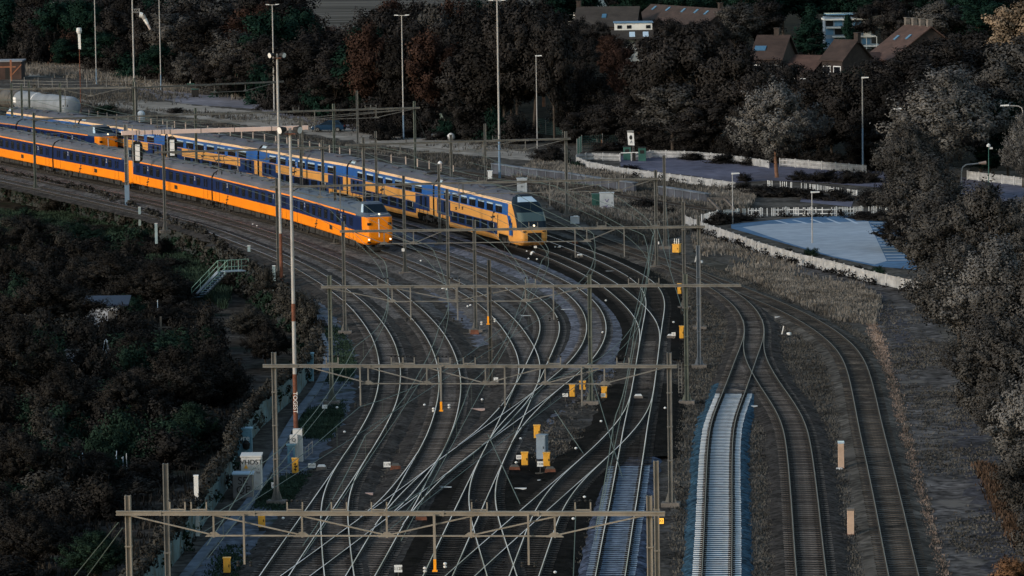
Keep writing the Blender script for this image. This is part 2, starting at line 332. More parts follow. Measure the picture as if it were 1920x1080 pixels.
# ------------------------------------------------------------------ railway tracks traced from their two rails
def il(L, y):
    L = sorted(L, key=lambda p: p[1]); return float(np.interp(y, [p[1] for p in L], [p[0] for p in L]))
def mids(L, R, y0=None, y1=None, step=5.0):
    a = max(min(p[1] for p in L), min(p[1] for p in R)) if y0 is None else y0
    b = min(max(p[1] for p in L), max(p[1] for p in R)) if y1 is None else y1
    ys = np.linspace(a, b, max(2, int((b - a) / step) + 1)); return [((il(L, y) + il(R, y)) / 2, float(y)) for y in ys]
Z_RAIL = .33
TRK = {}
def extend(b, dist):
    d = b[-1] - b[-6]; d /= np.hypot(*d); n = int(dist); return np.r_[b, [b[-1] + d * (k + 1) for k in range(n)]]
A_L = [(265, 399), (305, 410), (365, 426), (409, 442), (439, 454), (470, 466), (522, 487), (550, 501), (606, 535), (620, 545), (650, 568), (670, 590), (687, 615), (700, 637), (707, 660), (712, 685), (712, 700), (711, 720), (705, 752), (690, 785), (675, 810), (655, 842), (632, 875), (615, 897), (602, 915), (572, 957), (547, 995), (517, 1035), (486, 1080)]
A_R = [(244, 385), (304, 400), (365, 416), (400, 427), (427, 436), (480, 456), (520, 471), (549, 482), (580, 498), (610, 515), (640, 533), (655, 545), (687, 570), (712, 597), (730, 620), (742, 645), (750, 675), (751, 697), (749, 730), (742, 755), (727, 787), (712, 815), (692, 847), (670, 882), (642, 927), (620, 960), (590, 1002), (562, 1047), (541, 1080)]
B_L = [(37, 328), (100, 343), (162, 355), (236, 371), (305, 385), (365, 399), (400, 411), (427, 419), (480, 436), (522, 450), (555, 466), (640, 501), (680, 521), (705, 537), (732, 560), (755, 580), (780, 607), (800, 632), (815, 662), (822, 690), (825, 722), (817, 767), (805, 805), (785, 845), (762, 882), (750, 905), (730, 945), (715, 966), (702, 986), (675, 1036), (661, 1058), (648, 1080)]
B_R = [(0, 319), (62, 330), (125, 344), (187, 356), (244, 366), (305, 379), (365, 394), (400, 404), (427, 410), (480, 426), (522, 440), (547, 448), (580, 461), (640, 485), (680, 505), (722, 529), (747, 545), (770, 561), (786, 575), (805, 591), (830, 620), (847, 650), (860, 685), (865, 725), (861, 762), (848, 810), (834, 842), (819, 867), (800, 904), (772, 957), (747, 1000), (702, 1080)]
T3_L = [(720, 481), (761, 499), (795, 514), (835, 532), (857, 544), (886, 561), (912, 582), (927, 596), (942, 614), (954, 631), (962, 646), (970, 661), (975, 690), (974, 702), (969, 717), (956, 744), (949, 758), (940, 779), (930, 801), (916, 827), (902, 855), (890, 877), (866, 930), (847, 967), (829, 1004), (809, 1045), (793, 1080)]
T3_R = [(720, 472), (754, 485), (795, 497), (836, 516), (872, 534), (895, 545), (919, 560), (940, 574), (961, 595), (980, 616), (992, 635), (1002, 651), (1009, 664), (1014, 690), (1014, 700), (1009, 719), (1001, 735), (994, 752), (986, 770), (974, 800), (964, 820), (949, 854), (936, 881), (913, 930), (898, 966), (880, 1008), (861, 1051), (848, 1080)]
T4_L = [(761, 462), (795, 474), (832, 486), (885, 507), (914, 520), (937, 532), (960, 549), (980, 560), (987, 565), (1002, 580), (1011, 595), (1014, 610), (1012, 626), (1002, 649), (987, 680), (979, 700), (969, 717)]
T4_R = [(740, 445), (780, 457), (811, 469), (836, 476), (885, 494), (914, 506), (960, 527), (991, 545), (1015, 560), (1037, 581), (1047, 597), (1051, 612), (1049, 630), (1039, 652), (1026, 682), (1011, 714), (1006, 725)]
C_L = [(829, 450), (885, 467), (907, 477), (957, 493), (1010, 519), (1040, 532), (1055, 544), (1075, 560), (1090, 577), (1099, 595), (1101, 614), (1099, 632), (1090, 650), (1077, 669), (1057, 691), (1021, 720), (982, 747), (944, 776), (902, 806), (882, 819), (850, 841), (819, 866), (800, 881), (775, 900), (742, 922), (712, 945), (692, 960), (652, 987), (602, 1025), (550, 1062), (527, 1080)]
C_R = [(836, 444), (880, 455), (932, 472), (960, 481), (997, 496), (1035, 514), (1074, 534), (1100, 551), (1124, 575), (1135, 597), (1138, 614), (1136, 630), (1130, 647), (1109, 677), (1065, 715), (1032, 744), (1000, 767), (959, 795), (935, 814), (911, 832), (882, 852), (831, 893), (792, 922), (745, 957), (702, 990), (652, 1027), (610, 1060), (580, 1080)]
T5_L = [(976, 464), (1010, 477), (1035, 486), (1075, 504), (1100, 517), (1126, 534), (1147, 551), (1177, 576), (1192, 596), (1200, 614), (1201, 627)]
T5_R = [(1009, 464), (1060, 482), (1097, 500), (1129, 516), (1159, 532), (1179, 547), (1194, 560), (1212, 579), (1227, 597), (1236, 612), (1237, 627)]
T6_L = [(1040, 457), (1060, 465), (1085, 474), (1121, 487), (1152, 504), (1177, 517), (1196, 531), (1202, 539), (1210, 551), (1212, 565), (1211, 580), (1205, 610), (1201, 630), (1196, 657), (1190, 700), (1184, 740), (1180, 760), (1172, 790), (1165, 832), (1157, 870), (1146, 930), (1139, 966), (1131, 1005), (1124, 1044), (1117, 1080)]
T6_R = [(1022, 440), (1060, 452), (1120, 475), (1160, 492), (1200, 511), (1219, 524), (1229, 531), (1235, 537), (1242, 550), (1247, 562), (1247, 575), (1242, 604), (1239, 630), (1235, 660), (1231, 690), (1225, 730), (1220, 757), (1212, 802), (1207, 840), (1202, 875), (1195, 930), (1188, 970), (1182, 1005), (1177, 1044), (1171, 1080)]
T6C_L = [(1180, 757), (1167, 780), (1125, 829), (1087, 865), (1050, 895), (1025, 914), (1009, 930), (977, 956), (944, 983), (919, 1008), (900, 1023), (872, 1045), (836, 1080)]
T6C_R = [(1220, 757), (1210, 780), (1187, 810), (1166, 831), (1137, 856), (1112, 880), (1072, 915), (1058, 928), (1028, 956), (993, 988), (972, 1005), (947, 1029), (919, 1054), (890, 1080)]
T6D_L = [(1050, 895), (1031, 915), (1020, 930), (1002, 958), (994, 977), (986, 1000), (975, 1030), (965, 1052), (955, 1080)]
T6D_R = [(1098, 893), (1080, 915), (1069, 930), (1052, 956), (1042, 981), (1034, 1008), (1021, 1047), (1010, 1080)]
T3B_L = [(890, 880), (881, 906), (877, 925), (879, 956), (886, 980), (895, 1016), (905, 1048), (914, 1080)]
T3B_R = [(936, 881), (929, 900), (926, 922), (929, 956), (937, 988), (950, 1026), (962, 1061), (968, 1080)]
AB_L = [(632, 875), (615, 905), (605, 930), (600, 958), (602, 988), (604, 1022), (606, 1058), (609, 1080)]
AB_R = [(666, 889), (655, 917), (650, 950), (652, 988), (655, 1024), (659, 1055), (663, 1080)]
G_L = [(1317, 530), (1347, 550), (1364, 561), (1380, 576), (1391, 594), (1397, 612), (1396, 630), (1390, 646), (1381, 667), (1370, 699), (1356, 735), (1337, 780), (1331, 800), (1327, 840), (1325, 880), (1321.5, 980), (1316.4, 1080)]
G_R = [(1316, 512), (1347, 526), (1376, 546), (1397, 560), (1416, 577), (1427, 594), (1434, 612), (1433, 630), (1427, 650), (1417, 677), (1410, 697), (1397, 735), (1380, 780), (1376, 800), (1373, 830), (1372, 880), (1372, 980), (1371, 1080)]
H_L = [(1397, 625), (1392, 647), (1396, 670), (1409, 696), (1420, 715), (1432, 735), (1455, 770), (1465, 790), (1471, 810), (1476, 840), (1481, 897), (1487, 972), (1494, 1080)]
H_R = [(1434, 625), (1430, 650), (1436, 675), (1449, 699), (1461, 719), (1475, 735), (1497, 767), (1509, 790), (1515, 810), (1525, 872), (1534, 947), (1540, 1010), (1549, 1080)]
I_R = [(1022, 411), (1060, 423), (1140, 449), (1165, 459), (1202, 471), (1252, 487), (1307, 506), (1372, 531), (1407, 544), (1435, 555), (1502, 582), (1565, 620), (1610, 657), (1630, 695), (1640, 730), (1657, 810), (1677, 892), (1692, 955), (1710, 1027), (1722, 1080)]
I_L = [(1030, 421), (1075, 436), (1140, 461), (1171, 470), (1200, 480), (1240, 496), (1280, 510), (1317, 525), (1366, 541), (1376, 546), (1422, 564), (1460, 581), (1522, 612), (1565, 647), (1585, 680), (1596, 730), (1612, 810), (1627, 872), (1645, 960), (1657, 1035), (1667, 1080)]
def mix(a, b, ya, yb, n=10):   # slip curve from the mid-line of one track to that of another
    (xa, y0), (xb, y1) = a, b
    return [(xa + (xb - xa) * k / n, y0 + (y1 - y0) * k / n) for k in range(n + 1)]
def midx(L, R, y): return ((il(L, y) + il(R, y)) / 2, y)
def slip(LA, RA, LB, RB, ya, yb):
    pre = [midx(LA, RA, y) for y in (ya - 24, ya - 12, ya)]; post = [midx(LB, RB, y) for y in (yb, yb + 12, yb + 24)]
    return pre + mix(pre[-1], post[0], ya, yb)[1:-1] + post

T3pre = [(-120, 277), (0, 302), (137, 331), (236, 350), (302, 364), (365, 378), (427, 392), (480, 405), (522, 416), (587, 434), (640, 450)]
T5pre = [(-160, 246), (40, 272), (150, 288), (200, 296), (300, 312), (372, 326), (440, 338), (505, 350), (560, 360), (660, 380), (750, 400), (838, 423), (930, 449)]
Cpre = [(-230, 246), (-25, 272), (138, 297), (240, 313), (310, 327), (376, 339), (440, 350), (497, 361), (594, 380), (683, 401), (765, 424)]
T4pre = [(-180, 261), (-20, 284), (104, 307), (205, 325), (338, 351), (481, 382), (592, 409), (656, 427), (712, 443)]
# name: mid-line pixels, smoothing passes, near extension
defs = [
    ('A', [(-140, 309), (0, 336), (140, 367)] + mids(A_L, A_R), 30), ('B', [(-120, 297)] + mids(B_L, B_R), 30),
    ('T3', T3pre + mids(T3_L, T3_R), 25), ('T4', T4pre + mids(T4_L, T4_R), 0), ('C', Cpre + mids(C_L, C_R), 25),
    ('T5', T5pre + mids(T5_L, T5_R) + [midx(T6_L, T6_R, y) for y in (640, 655, 670)], 0), ('T6', [(880, 398), (960, 424)] + mids(T6_L, T6_R), 25),
    ('T6C', [midx(T6_L, T6_R, y) for y in (715, 730, 745)] + mids(T6C_L, T6C_R), 25), ('T6D', [midx(T6C_L, T6C_R, y) for y in (860, 875)] + mids(T6D_L, T6D_R, 897), 25),
    ('T3B', [midx(T3_L, T3_R, y) for y in (845, 860, 872)] + mids(T3B_L, T3B_R, 884), 25), ('AB', [midx(A_L, A_R, y) for y in (850, 862, 874)] + mids(AB_L, AB_R, 892), 25),
    ('G', [midx(I_L, I_R, y) for y in (478, 490, 502)] + mids(G_L, G_R, 530), 25), ('H', [midx(G_L, G_R, y) for y in (600, 612)] + mids(H_L, H_R), 25), ('I', [(700, 310), (800, 340), (900, 370), (980, 397)] + mids(I_L, I_R), 25),
    ('S1', slip(C_L, C_R, T3_L, T3_R, 742, 808), 0), ('S2', slip(T3_L, T3_R, C_L, C_R, 745, 812), 0),
    ('S3', slip(B_L, B_R, C_L, C_R, 872, 948), 0), ('S4', slip(C_L, C_R, B_L, B_R, 890, 962), 0),
    ('J', [(860, 322), (930, 332), (1000, 343), (1060, 351), (1130, 361), (1200, 373), (1330, 393)], 0),
]
for nme, px, ex in defs:
    b = resample([P(x, y, Z_RAIL) for x, y in px], 1.0, 3)
    if ex: b = extend(b, ex)
    TRK[nme] = b
RANGE = {}
def rows(b, y0, y1):   # part of a mid-line between two picture rows
    k = [i for i, p in enumerate(b) if y0 <= proj((p[0], p[1], .1))[1] <= y1]; return b[k[0]:k[-1] + 1]
# ballast: (track, rows, half width, material)
bal = [('A', 0, 1300, 2.0, g_brown), ('B', 0, 600, 2.0, g_grey), ('B', 595, 1300, 2.0, g_brown), ('T3', 0, 640, 2.1, g_grey), ('T3', 635, 870, 2.0, g_brown), ('T3', 865, 1300, 2.6, g_black),
       ('T4', 0, 560, 2.1, g_grey), ('T4', 555, 800, 2.0, g_brown), ('C', 0, 700, 2.3, g_blue), ('C', 696, 1300, 1.9, g_brown), ('T5', 0, 450, 2.2, g_grey), ('T5', 445, 800, 2.4, g_black),
       ('T6', 0, 440, 2.0, g_brown), ('T6', 436, 640, 2.3, g_black), ('T6', 636, 738, 1.9, g_brown), ('T6', 734, 862, 2.6, g_black), ('T6', 858, 1300, 3.0, g_violet), ('T6C', 0, 1300, 2.3, g_black), ('T6D', 0, 1300, 2.3, g_black),
       ('T3B', 0, 1300, 2.2, g_black), ('AB', 0, 1300, 1.9, g_brown), ('G', 0, 722, 1.7, g_brown), ('G', 718, 1300, 2.9, g_teal), ('H', 0, 1300, 1.8, g_brown), ('I', 0, 1300, 1.7, g_base),
       ('J', 0, 1300, 1.7, g_brown)]
ORD = ['A', 'B', 'T3', 'T4', 'C', 'T5', 'T6', 'T6C', 'T6D', 'T3B', 'AB', 'G', 'H', 'I', 'S1', 'S2', 'S3', 'S4', 'J']
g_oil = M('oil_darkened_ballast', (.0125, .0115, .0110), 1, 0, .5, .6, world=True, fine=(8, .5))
def bed(name, b, w, top, mat, seed, sh=.75, oil=True):
    n, _ = normals(b); rng = np.random.default_rng(seed); k = len(b); w = max(w, 1.3); off = [-(w + sh), -w, -1.18, -.42, .42, 1.18, w, w + sh]; K = 8; V = np.zeros((k * K, 3))
    for j, o in enumerate(off):
        jit = rng.normal(0, (.14 if sh > .5 else .07) if j in (0, 7) else .03, k); V[j::K, :2] = b + n * (o + jit)[:, None]; V[j::K, 2] = .004 if j in (0, 7) else top
    i = np.arange(k - 1)[:, None] * K; j = np.arange(K - 1)[None, :]; q = np.stack([i + j, i + j + K, i + j + K + 1, i + j + 1], -1).reshape(-1, 4)
    if np.cross(V[q[1, 1]] - V[q[1, 0]], V[q[1, 2]] - V[q[1, 0]])[2] < 0: q = q[:, ::-1]
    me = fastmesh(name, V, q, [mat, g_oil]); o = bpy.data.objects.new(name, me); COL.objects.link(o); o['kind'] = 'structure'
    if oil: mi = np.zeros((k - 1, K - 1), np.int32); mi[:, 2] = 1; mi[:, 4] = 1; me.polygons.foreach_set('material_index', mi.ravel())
cnt = {}
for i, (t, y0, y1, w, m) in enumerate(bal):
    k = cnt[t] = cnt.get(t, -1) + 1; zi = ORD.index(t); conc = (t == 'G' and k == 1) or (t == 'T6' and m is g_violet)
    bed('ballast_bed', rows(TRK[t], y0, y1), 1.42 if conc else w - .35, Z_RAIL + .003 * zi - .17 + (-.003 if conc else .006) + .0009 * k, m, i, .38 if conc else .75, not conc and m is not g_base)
sl_wood = M('tarred_timber_sleeper', (.105, .092, .083), .95, 0, .4, .9, spec=.03, objvar=.4, fine=(9, .4), dirt=((.015, .013, .012), 1.0, .56))
sl_old = M('grey_timber_sleeper', (.125, .115, .110), .95, 0, .35, 1.0, spec=.03, objvar=.35, fine=(9, .4), dirt=((.03, .026, .024), .8, .55))
sl_black = M('oily_sleeper', (.030, .027, .025), .9, 0, .5, 1.2, spec=.03, objvar=.5, fine=(9, .4))
sl_pale = M('new_concrete_sleeper', (.60, .63, .65), .85, 0, .14, 1.6, objvar=.12, dirt=((.58, .56, .58), .7, .62))
sl_bluish = M('worn_concrete_sleeper', (.17, .225, .29), .85, 0, .35, 1.2, objvar=.25, dirt=((.22, .24, .30), 1.1, .60))
fasten = M('rail_fastening', (.014, .010, .009), .9, 0, 0)
SLB = {}
def sleeper_mesh(mat, conc):
    if mat.name not in SLB:
        mb = MB()
        if conc:   # waisted concrete block with raised rail seats
            mb.hexa([(-1.25, -.15, -.1), (-.25, -.15, -.1), (-.25, .15, -.1), (-1.25, .15, -.1), (-1.25, -.09, .035), (-.25, -.085, .008), (-.25, .085, .008), (-1.25, .09, .035)])
            mb.hexa([(-.25, -.15, -.1), (.25, -.15, -.1), (.25, .15, -.1), (-.25, .15, -.1), (-.25, -.085, .008), (.25, -.085, .008), (.25, .085, .008), (-.25, .085, .008)])
            mb.hexa([(.25, -.15, -.1), (1.25, -.15, -.1), (1.25, .15, -.1), (.25, .15, -.1), (.25, -.085, .008), (1.25, -.09, .035), (1.25, .09, .035), (.25, .085, .008)])
            for x in (-.75, .75): mb.box((x, 0, .055), (.36, .16, .06), mi=1)
        else:
            mb.box((0, 0, -.05), (2.6, .26, .16)); mb.box((-.75, 0, .033), (.62, .24, .012), mi=1); mb.box((.75, 0, .033), (.62, .24, .012), mi=1)
        me = bpy.data.meshes.new('sleeper'); me.from_pydata(mb.v, [], mb.f); me.materials.append(mat); me.materials.append(fasten)
        me.polygons.foreach_set('material_index', mb.m); me.update(); SLB[mat.name] = (me, mb)
    return SLB[mat.name]
PROF = [(-.07, -.15), (-.07, -.135), (-.012, -.115), (-.012, -.05), (-.026, -.04), (-.026, 0), (.026, 0), (.026, -.04), (.012, -.05), (.012, -.115), (.07, -.135), (.07, -.15)]
def build_track(t, label, top, slp, zi, y0=-50, sleepers=True, spacing=.74):
    b = TRK[t]; n, d = normals(b); root = thing('railway_track', label, 'railway track', (0, 0, 0), group='tracks of the junction')
    zt = Z_RAIL + .003 * zi
    for s in (.7525, -.7525):
        q = b + n * s; np_ = len(PROF); V = np.zeros((len(q) * np_, 3))
        for k, (px, pz) in enumerate(PROF):
            V[k::np_, :2] = q + n * px; V[k::np_, 2] = zt + pz
        i = np.arange(len(q) - 1)[:, None] * np_; k = np.arange(np_)[None, :]; k2 = (k + 1) % np_
        F = np.stack([i + k, i + k2, i + k2 + np_, i + k + np_], -1).reshape(-1, 4)
        me = fastmesh('rail', V, F, [railside, top]); mi = np.zeros((len(q) - 1, np_), np.int32); mi[:, 4:7] = 0; mi[:, 5] = 1
        me.polygons.foreach_set('material_index', mi.ravel()); o = bpy.data.objects.new('rail', me); COL.objects.link(o); o.parent = root
    if not sleepers: return root
    st = np.r_[0, np.cumsum(np.hypot(*np.diff(b, axis=0).T))]; S = np.arange(.3, st[-1], spacing); rng = random.Random(zi)
    X = np.interp(S, st, b[:, 0]); Y = np.interp(S, st, b[:, 1]); NX = np.interp(S, st, n[:, 0]); NY = np.interp(S, st, n[:, 1])
    vis = []
    for k in range(len(S)):
        px, py = proj((X[k], Y[k], .2))
        if -10 < px < 1930 and py < 1100: vis.append((py, k))
    vis.sort(reverse=True); near = {k for _, k in vis[:100]}; bulk = {}
    for k in range(len(S)):
        py = proj((X[k], Y[k], .2))[1]; mat, conc = slp(py); me, mb = sleeper_mesh(mat, conc)
        M4 = Matrix.Translation((X[k] + rng.gauss(0, .012), Y[k], zt - .17 + .0012 * (k % 2))) @ Matrix.Rotation(math.atan2(NY[k], NX[k]) + rng.gauss(0, .008), 4, 'Z')
        if k in near:
            o = bpy.data.objects.new('sleeper', me); COL.objects.link(o); o.parent = root; o.matrix_local = M4
        else: bulk.setdefault(mat.name, []).append((M4, mb, mat))
    B = MB(); mats = [fasten]
    for nm, lst in bulk.items():
        mats.append(lst[0][2]); mi = len(mats) - 1
        for M4, mb, _ in lst:
            o = len(B.v); B.v += [tuple(M4 @ Vector(v)) for v in mb.v]; B.f += [tuple(i + o for i in f) for f in mb.f]; B.m += [0 if j == 1 else mi for j in mb.m]
    if B.v: B.build('sleepers', mats, root)['kind'] = 'stuff'
    return root
W_ = lambda m: (lambda y: (m, False))
build_track('A', 'leftmost main track curving along the service path', railtop, lambda y: (sl_old, False) if y < 700 else (sl_wood, False), 0)
build_track('B', 'second track from the service path, with bluish sleepers in its curve', railtop, lambda y: (sl_old, False) if 600 < y < 760 else (sl_wood, False), 1)
build_track('T3', 'track that carries the moving orange and navy train', railtop, lambda y: (sl_black, False) if y > 870 else (sl_old, False), 2)
build_track('T4', 'empty track between the two trains, joining the next one above the lower gantries', railtop, lambda y: (sl_old, False), 3)
build_track('C', 'long crossover track sweeping through the pale gravel and over two other tracks', railtop, lambda y: (sl_old, False) if y < 800 else (sl_wood, False), 4)
build_track('T5', 'track under the sandy double deck train', railtop, lambda y: (sl_black, False), 5)
build_track('T6', 'track right of the double deck train ending in blue concrete sleepers', railtop, lambda y: (sl_bluish, True) if y > 872 else ((sl_wood, False) if 640 < y < 735 else (sl_black, False)), 6, spacing=.68)
build_track('T6C', 'diverging track over black ballast heading for the bottom centre', railtop, W_(sl_black), 7)
build_track('T6D', 'short branch over black ballast left of the blue concrete sleepers', railtop, W_(sl_black), 8)
build_track('T3B', 'branch crossing leftover black ballast in the bottom middle', railtop, W_(sl_black), 9)
build_track('AB', 'branch leaving the leftmost track to cross the second one', railtop, W_(sl_wood), 10)
build_track('G', 'dull railed siding on new white concrete sleepers in blue ballast', raildull, lambda y: (sl_pale, True) if y > 738 else (sl_wood, False), 11, spacing=.68)
build_track('H', 'siding on dark sleepers branching right of the white sleepered one', raildull, lambda y: (sl_wood, False), 12)
sl_over = M('overgrown_sleeper', (.062, .052, .043), .95, 0, .6, .5, spec=.03, objvar=.5, fine=(6, .5))
build_track('I', 'overgrown outermost siding beside the straw coloured strip', raildull, lambda y: (sl_over, False), 13)
for k, (t, l) in enumerate((('S1', 'upper slip connection easing left at the double crossing'), ('S2', 'upper slip connection easing right at the double crossing'), ('S3', 'lower slip connection leaving the second track'), ('S4', 'lower slip connection reaching the second track'))):
    build_track(t, l, railtop, W_(sl_wood), 14 + k, sleepers=False)
build_track('J', 'rusty dead end track beside the long dark loading platform', raildull, W_(sl_wood), 18)
# cable trough along the service path
tr = resample([P(x, y, 0) for x, y in [(586, 585), (600, 625), (612, 655), (613, 695), (592, 735), (572, 758), (545, 800), (522, 842), (470, 945), (405, 1010), (345, 1085), (300, 1150)]], 1.0, 1)
tm = M('pale_concrete_trough', (.13, .155, .19), .9, 0, .3, .6, world=True, dirt=((.05, .055, .05), .5, .56))
n, _ = normals(tr); V = []
for p, q in zip(tr, n):
    for s, z in ((-.28, .01), (-.28, .14), (.28, .14), (.28, .01)): V.append((p[0] + q[0] * s, p[1] + q[1] * s, z))
F = [];
for i in range(len(tr) - 1):
    for k in range(3): F.append((i * 4 + k, i * 4 + k + 1, i * 4 + k + 5, i * 4 + k + 4))
mb = MB(); mb.add(V, F); tag(mb.build('cable_trough', tm), 'pale concrete cable trough running beside the service path', 'cable trough')
# ------------------------------------------------------------------ trains
def ring_shell(mb, ring, mats, x0, x1, cap0=None, cap1=None):   # ring: half outline (y<0 side first up to y=0), mirrored; mats per segment
    full = list(ring) + [(-y, z) for y, z in reversed(ring[:-1])]; n = len(full); seg = list(mats) + list(reversed(mats))
    o = len(mb.v)
    for x in (x0, x1): mb.v += [(x, y, z) for y, z in full]
    for i in range(n - 1): mb.f.append((o + i, o + n + i, o + n + i + 1, o + i + 1)); mb.m.append(seg[i])
    mb.f.append((o + n - 1, o + 2 * n - 1, o + n, o)); mb.m.append(4)
    mb.f.append(tuple(o + i for i in range(n))); mb.m.append(cap0 if cap0 is not None else 4)
    mb.f.append(tuple(o + n + i for i in reversed(range(n)))); mb.m.append(cap1 if cap1 is not None else 4)
def bogie(mb, x, ys=1.0):
    for dx in (-1.25, 1.25):
        for s in (-1, 1): mb.tube((x + dx, s * .68, .46 + Z_RAIL - .33), (x + dx, s * .82, .46 + Z_RAIL - .33), .46, n=14)
    for s in (-1, 1):
        mb.box((x, s * 1.0, .52), (3.5, .16, .26)); mb.box((x, s * 1.02, .72), (1.0, .22, .30))
        for dx in (-1.25, 1.25): mb.box((x + dx, s * 1.08, .48), (.42, .2, .36))
def emblem(parent, x, y, z, k, mat):   # two interlocked bent arrows
    mb = MB()
    for s in (1, -1):
        pts = [(-.42 * s, -.16 * s), (-.1 * s, -.16 * s), (.12 * s, .16 * s), (.40 * s, .16 * s)]
        for a, b in zip(pts[:-1], pts[1:]): mb.bar((x + a[0] * k, y, z + (a[1] + .12 * s) * k), (x + b[0] * k, y, z + (b[1] + .12 * s) * k), .1 * k, .012, up=(0, 1, 0))
        mb.bar((x + .40 * s * k, y, z + .28 * s * k), (x + .22 * s * k, y, z + .42 * s * k), .09 * k, .012, up=(0, 1, 0))
    return mb.build('emblem', mat, parent)
SIDE = lambda x, y, z: Matrix.Translation((x, y, z)) @ Matrix.Rotation(math.pi / 2, 4, 'X')
def levels_nose(mb, levels, xb, n, matf):   # levels: (z, xfront, halfwidth, corner length, flat share)
    rows_ = []
    for z, xf, w, cl, fl in levels:
        pts = [(xb, -w)]
        for k in range(n + 1):
            t = k / n * math.pi / 2; pts.append((xf - cl + cl * math.sin(t), -w + (w - w * fl) * (1 - math.cos(t))))
        pts += [(x, -y) for x, y in reversed(pts)]; rows_.append([(x, y, z) for x, y in pts])
    m = len(rows_[0]); o = len(mb.v)
    for r in rows_: mb.v += r
    faces = []
    for a in range(len(rows_) - 1):
        for i in range(m - 1):
            f = (o + a * m + i, o + a * m + i + 1, o + (a + 1) * m + i + 1, o + (a + 1) * m + i)
            c = [sum(mb.v[j][k] for j in f) / 4 for k in range(3)]; mb.f.append(f); mb.m.append(matf(c, a, i, m)); faces.append((a, i, f))
    mb.f.append(tuple(o + i for i in reversed(range(m)))); mb.m.append(4)
    mb.f.append(tuple(o + (len(rows_) - 1) * m + i for i in range(m))); mb.m.append(3)
    return faces, m
def panel_from(src, faces, sel, off, name, mat, parent):
    mb = MB()
    for a, i, f in faces:
        if sel(a, i):
            p = [Vector(src.v[j]) for j in f]; nn = (p[1] - p[0]).cross(p[3] - p[0])
            if nn.length < 1e-6: nn = (p[2] - p[1]).cross(p[3] - p[1])
            nn.normalize(); c = sum(p, Vector()) / 4
            q = [v + nn * off for v in p]; mb.add(q + p, [(0, 1, 2, 3), (4, 5, 1, 0), (5, 6, 2, 1), (6, 7, 3, 2), (7, 4, 0, 3)])
    return mb.build(name, mat, parent)

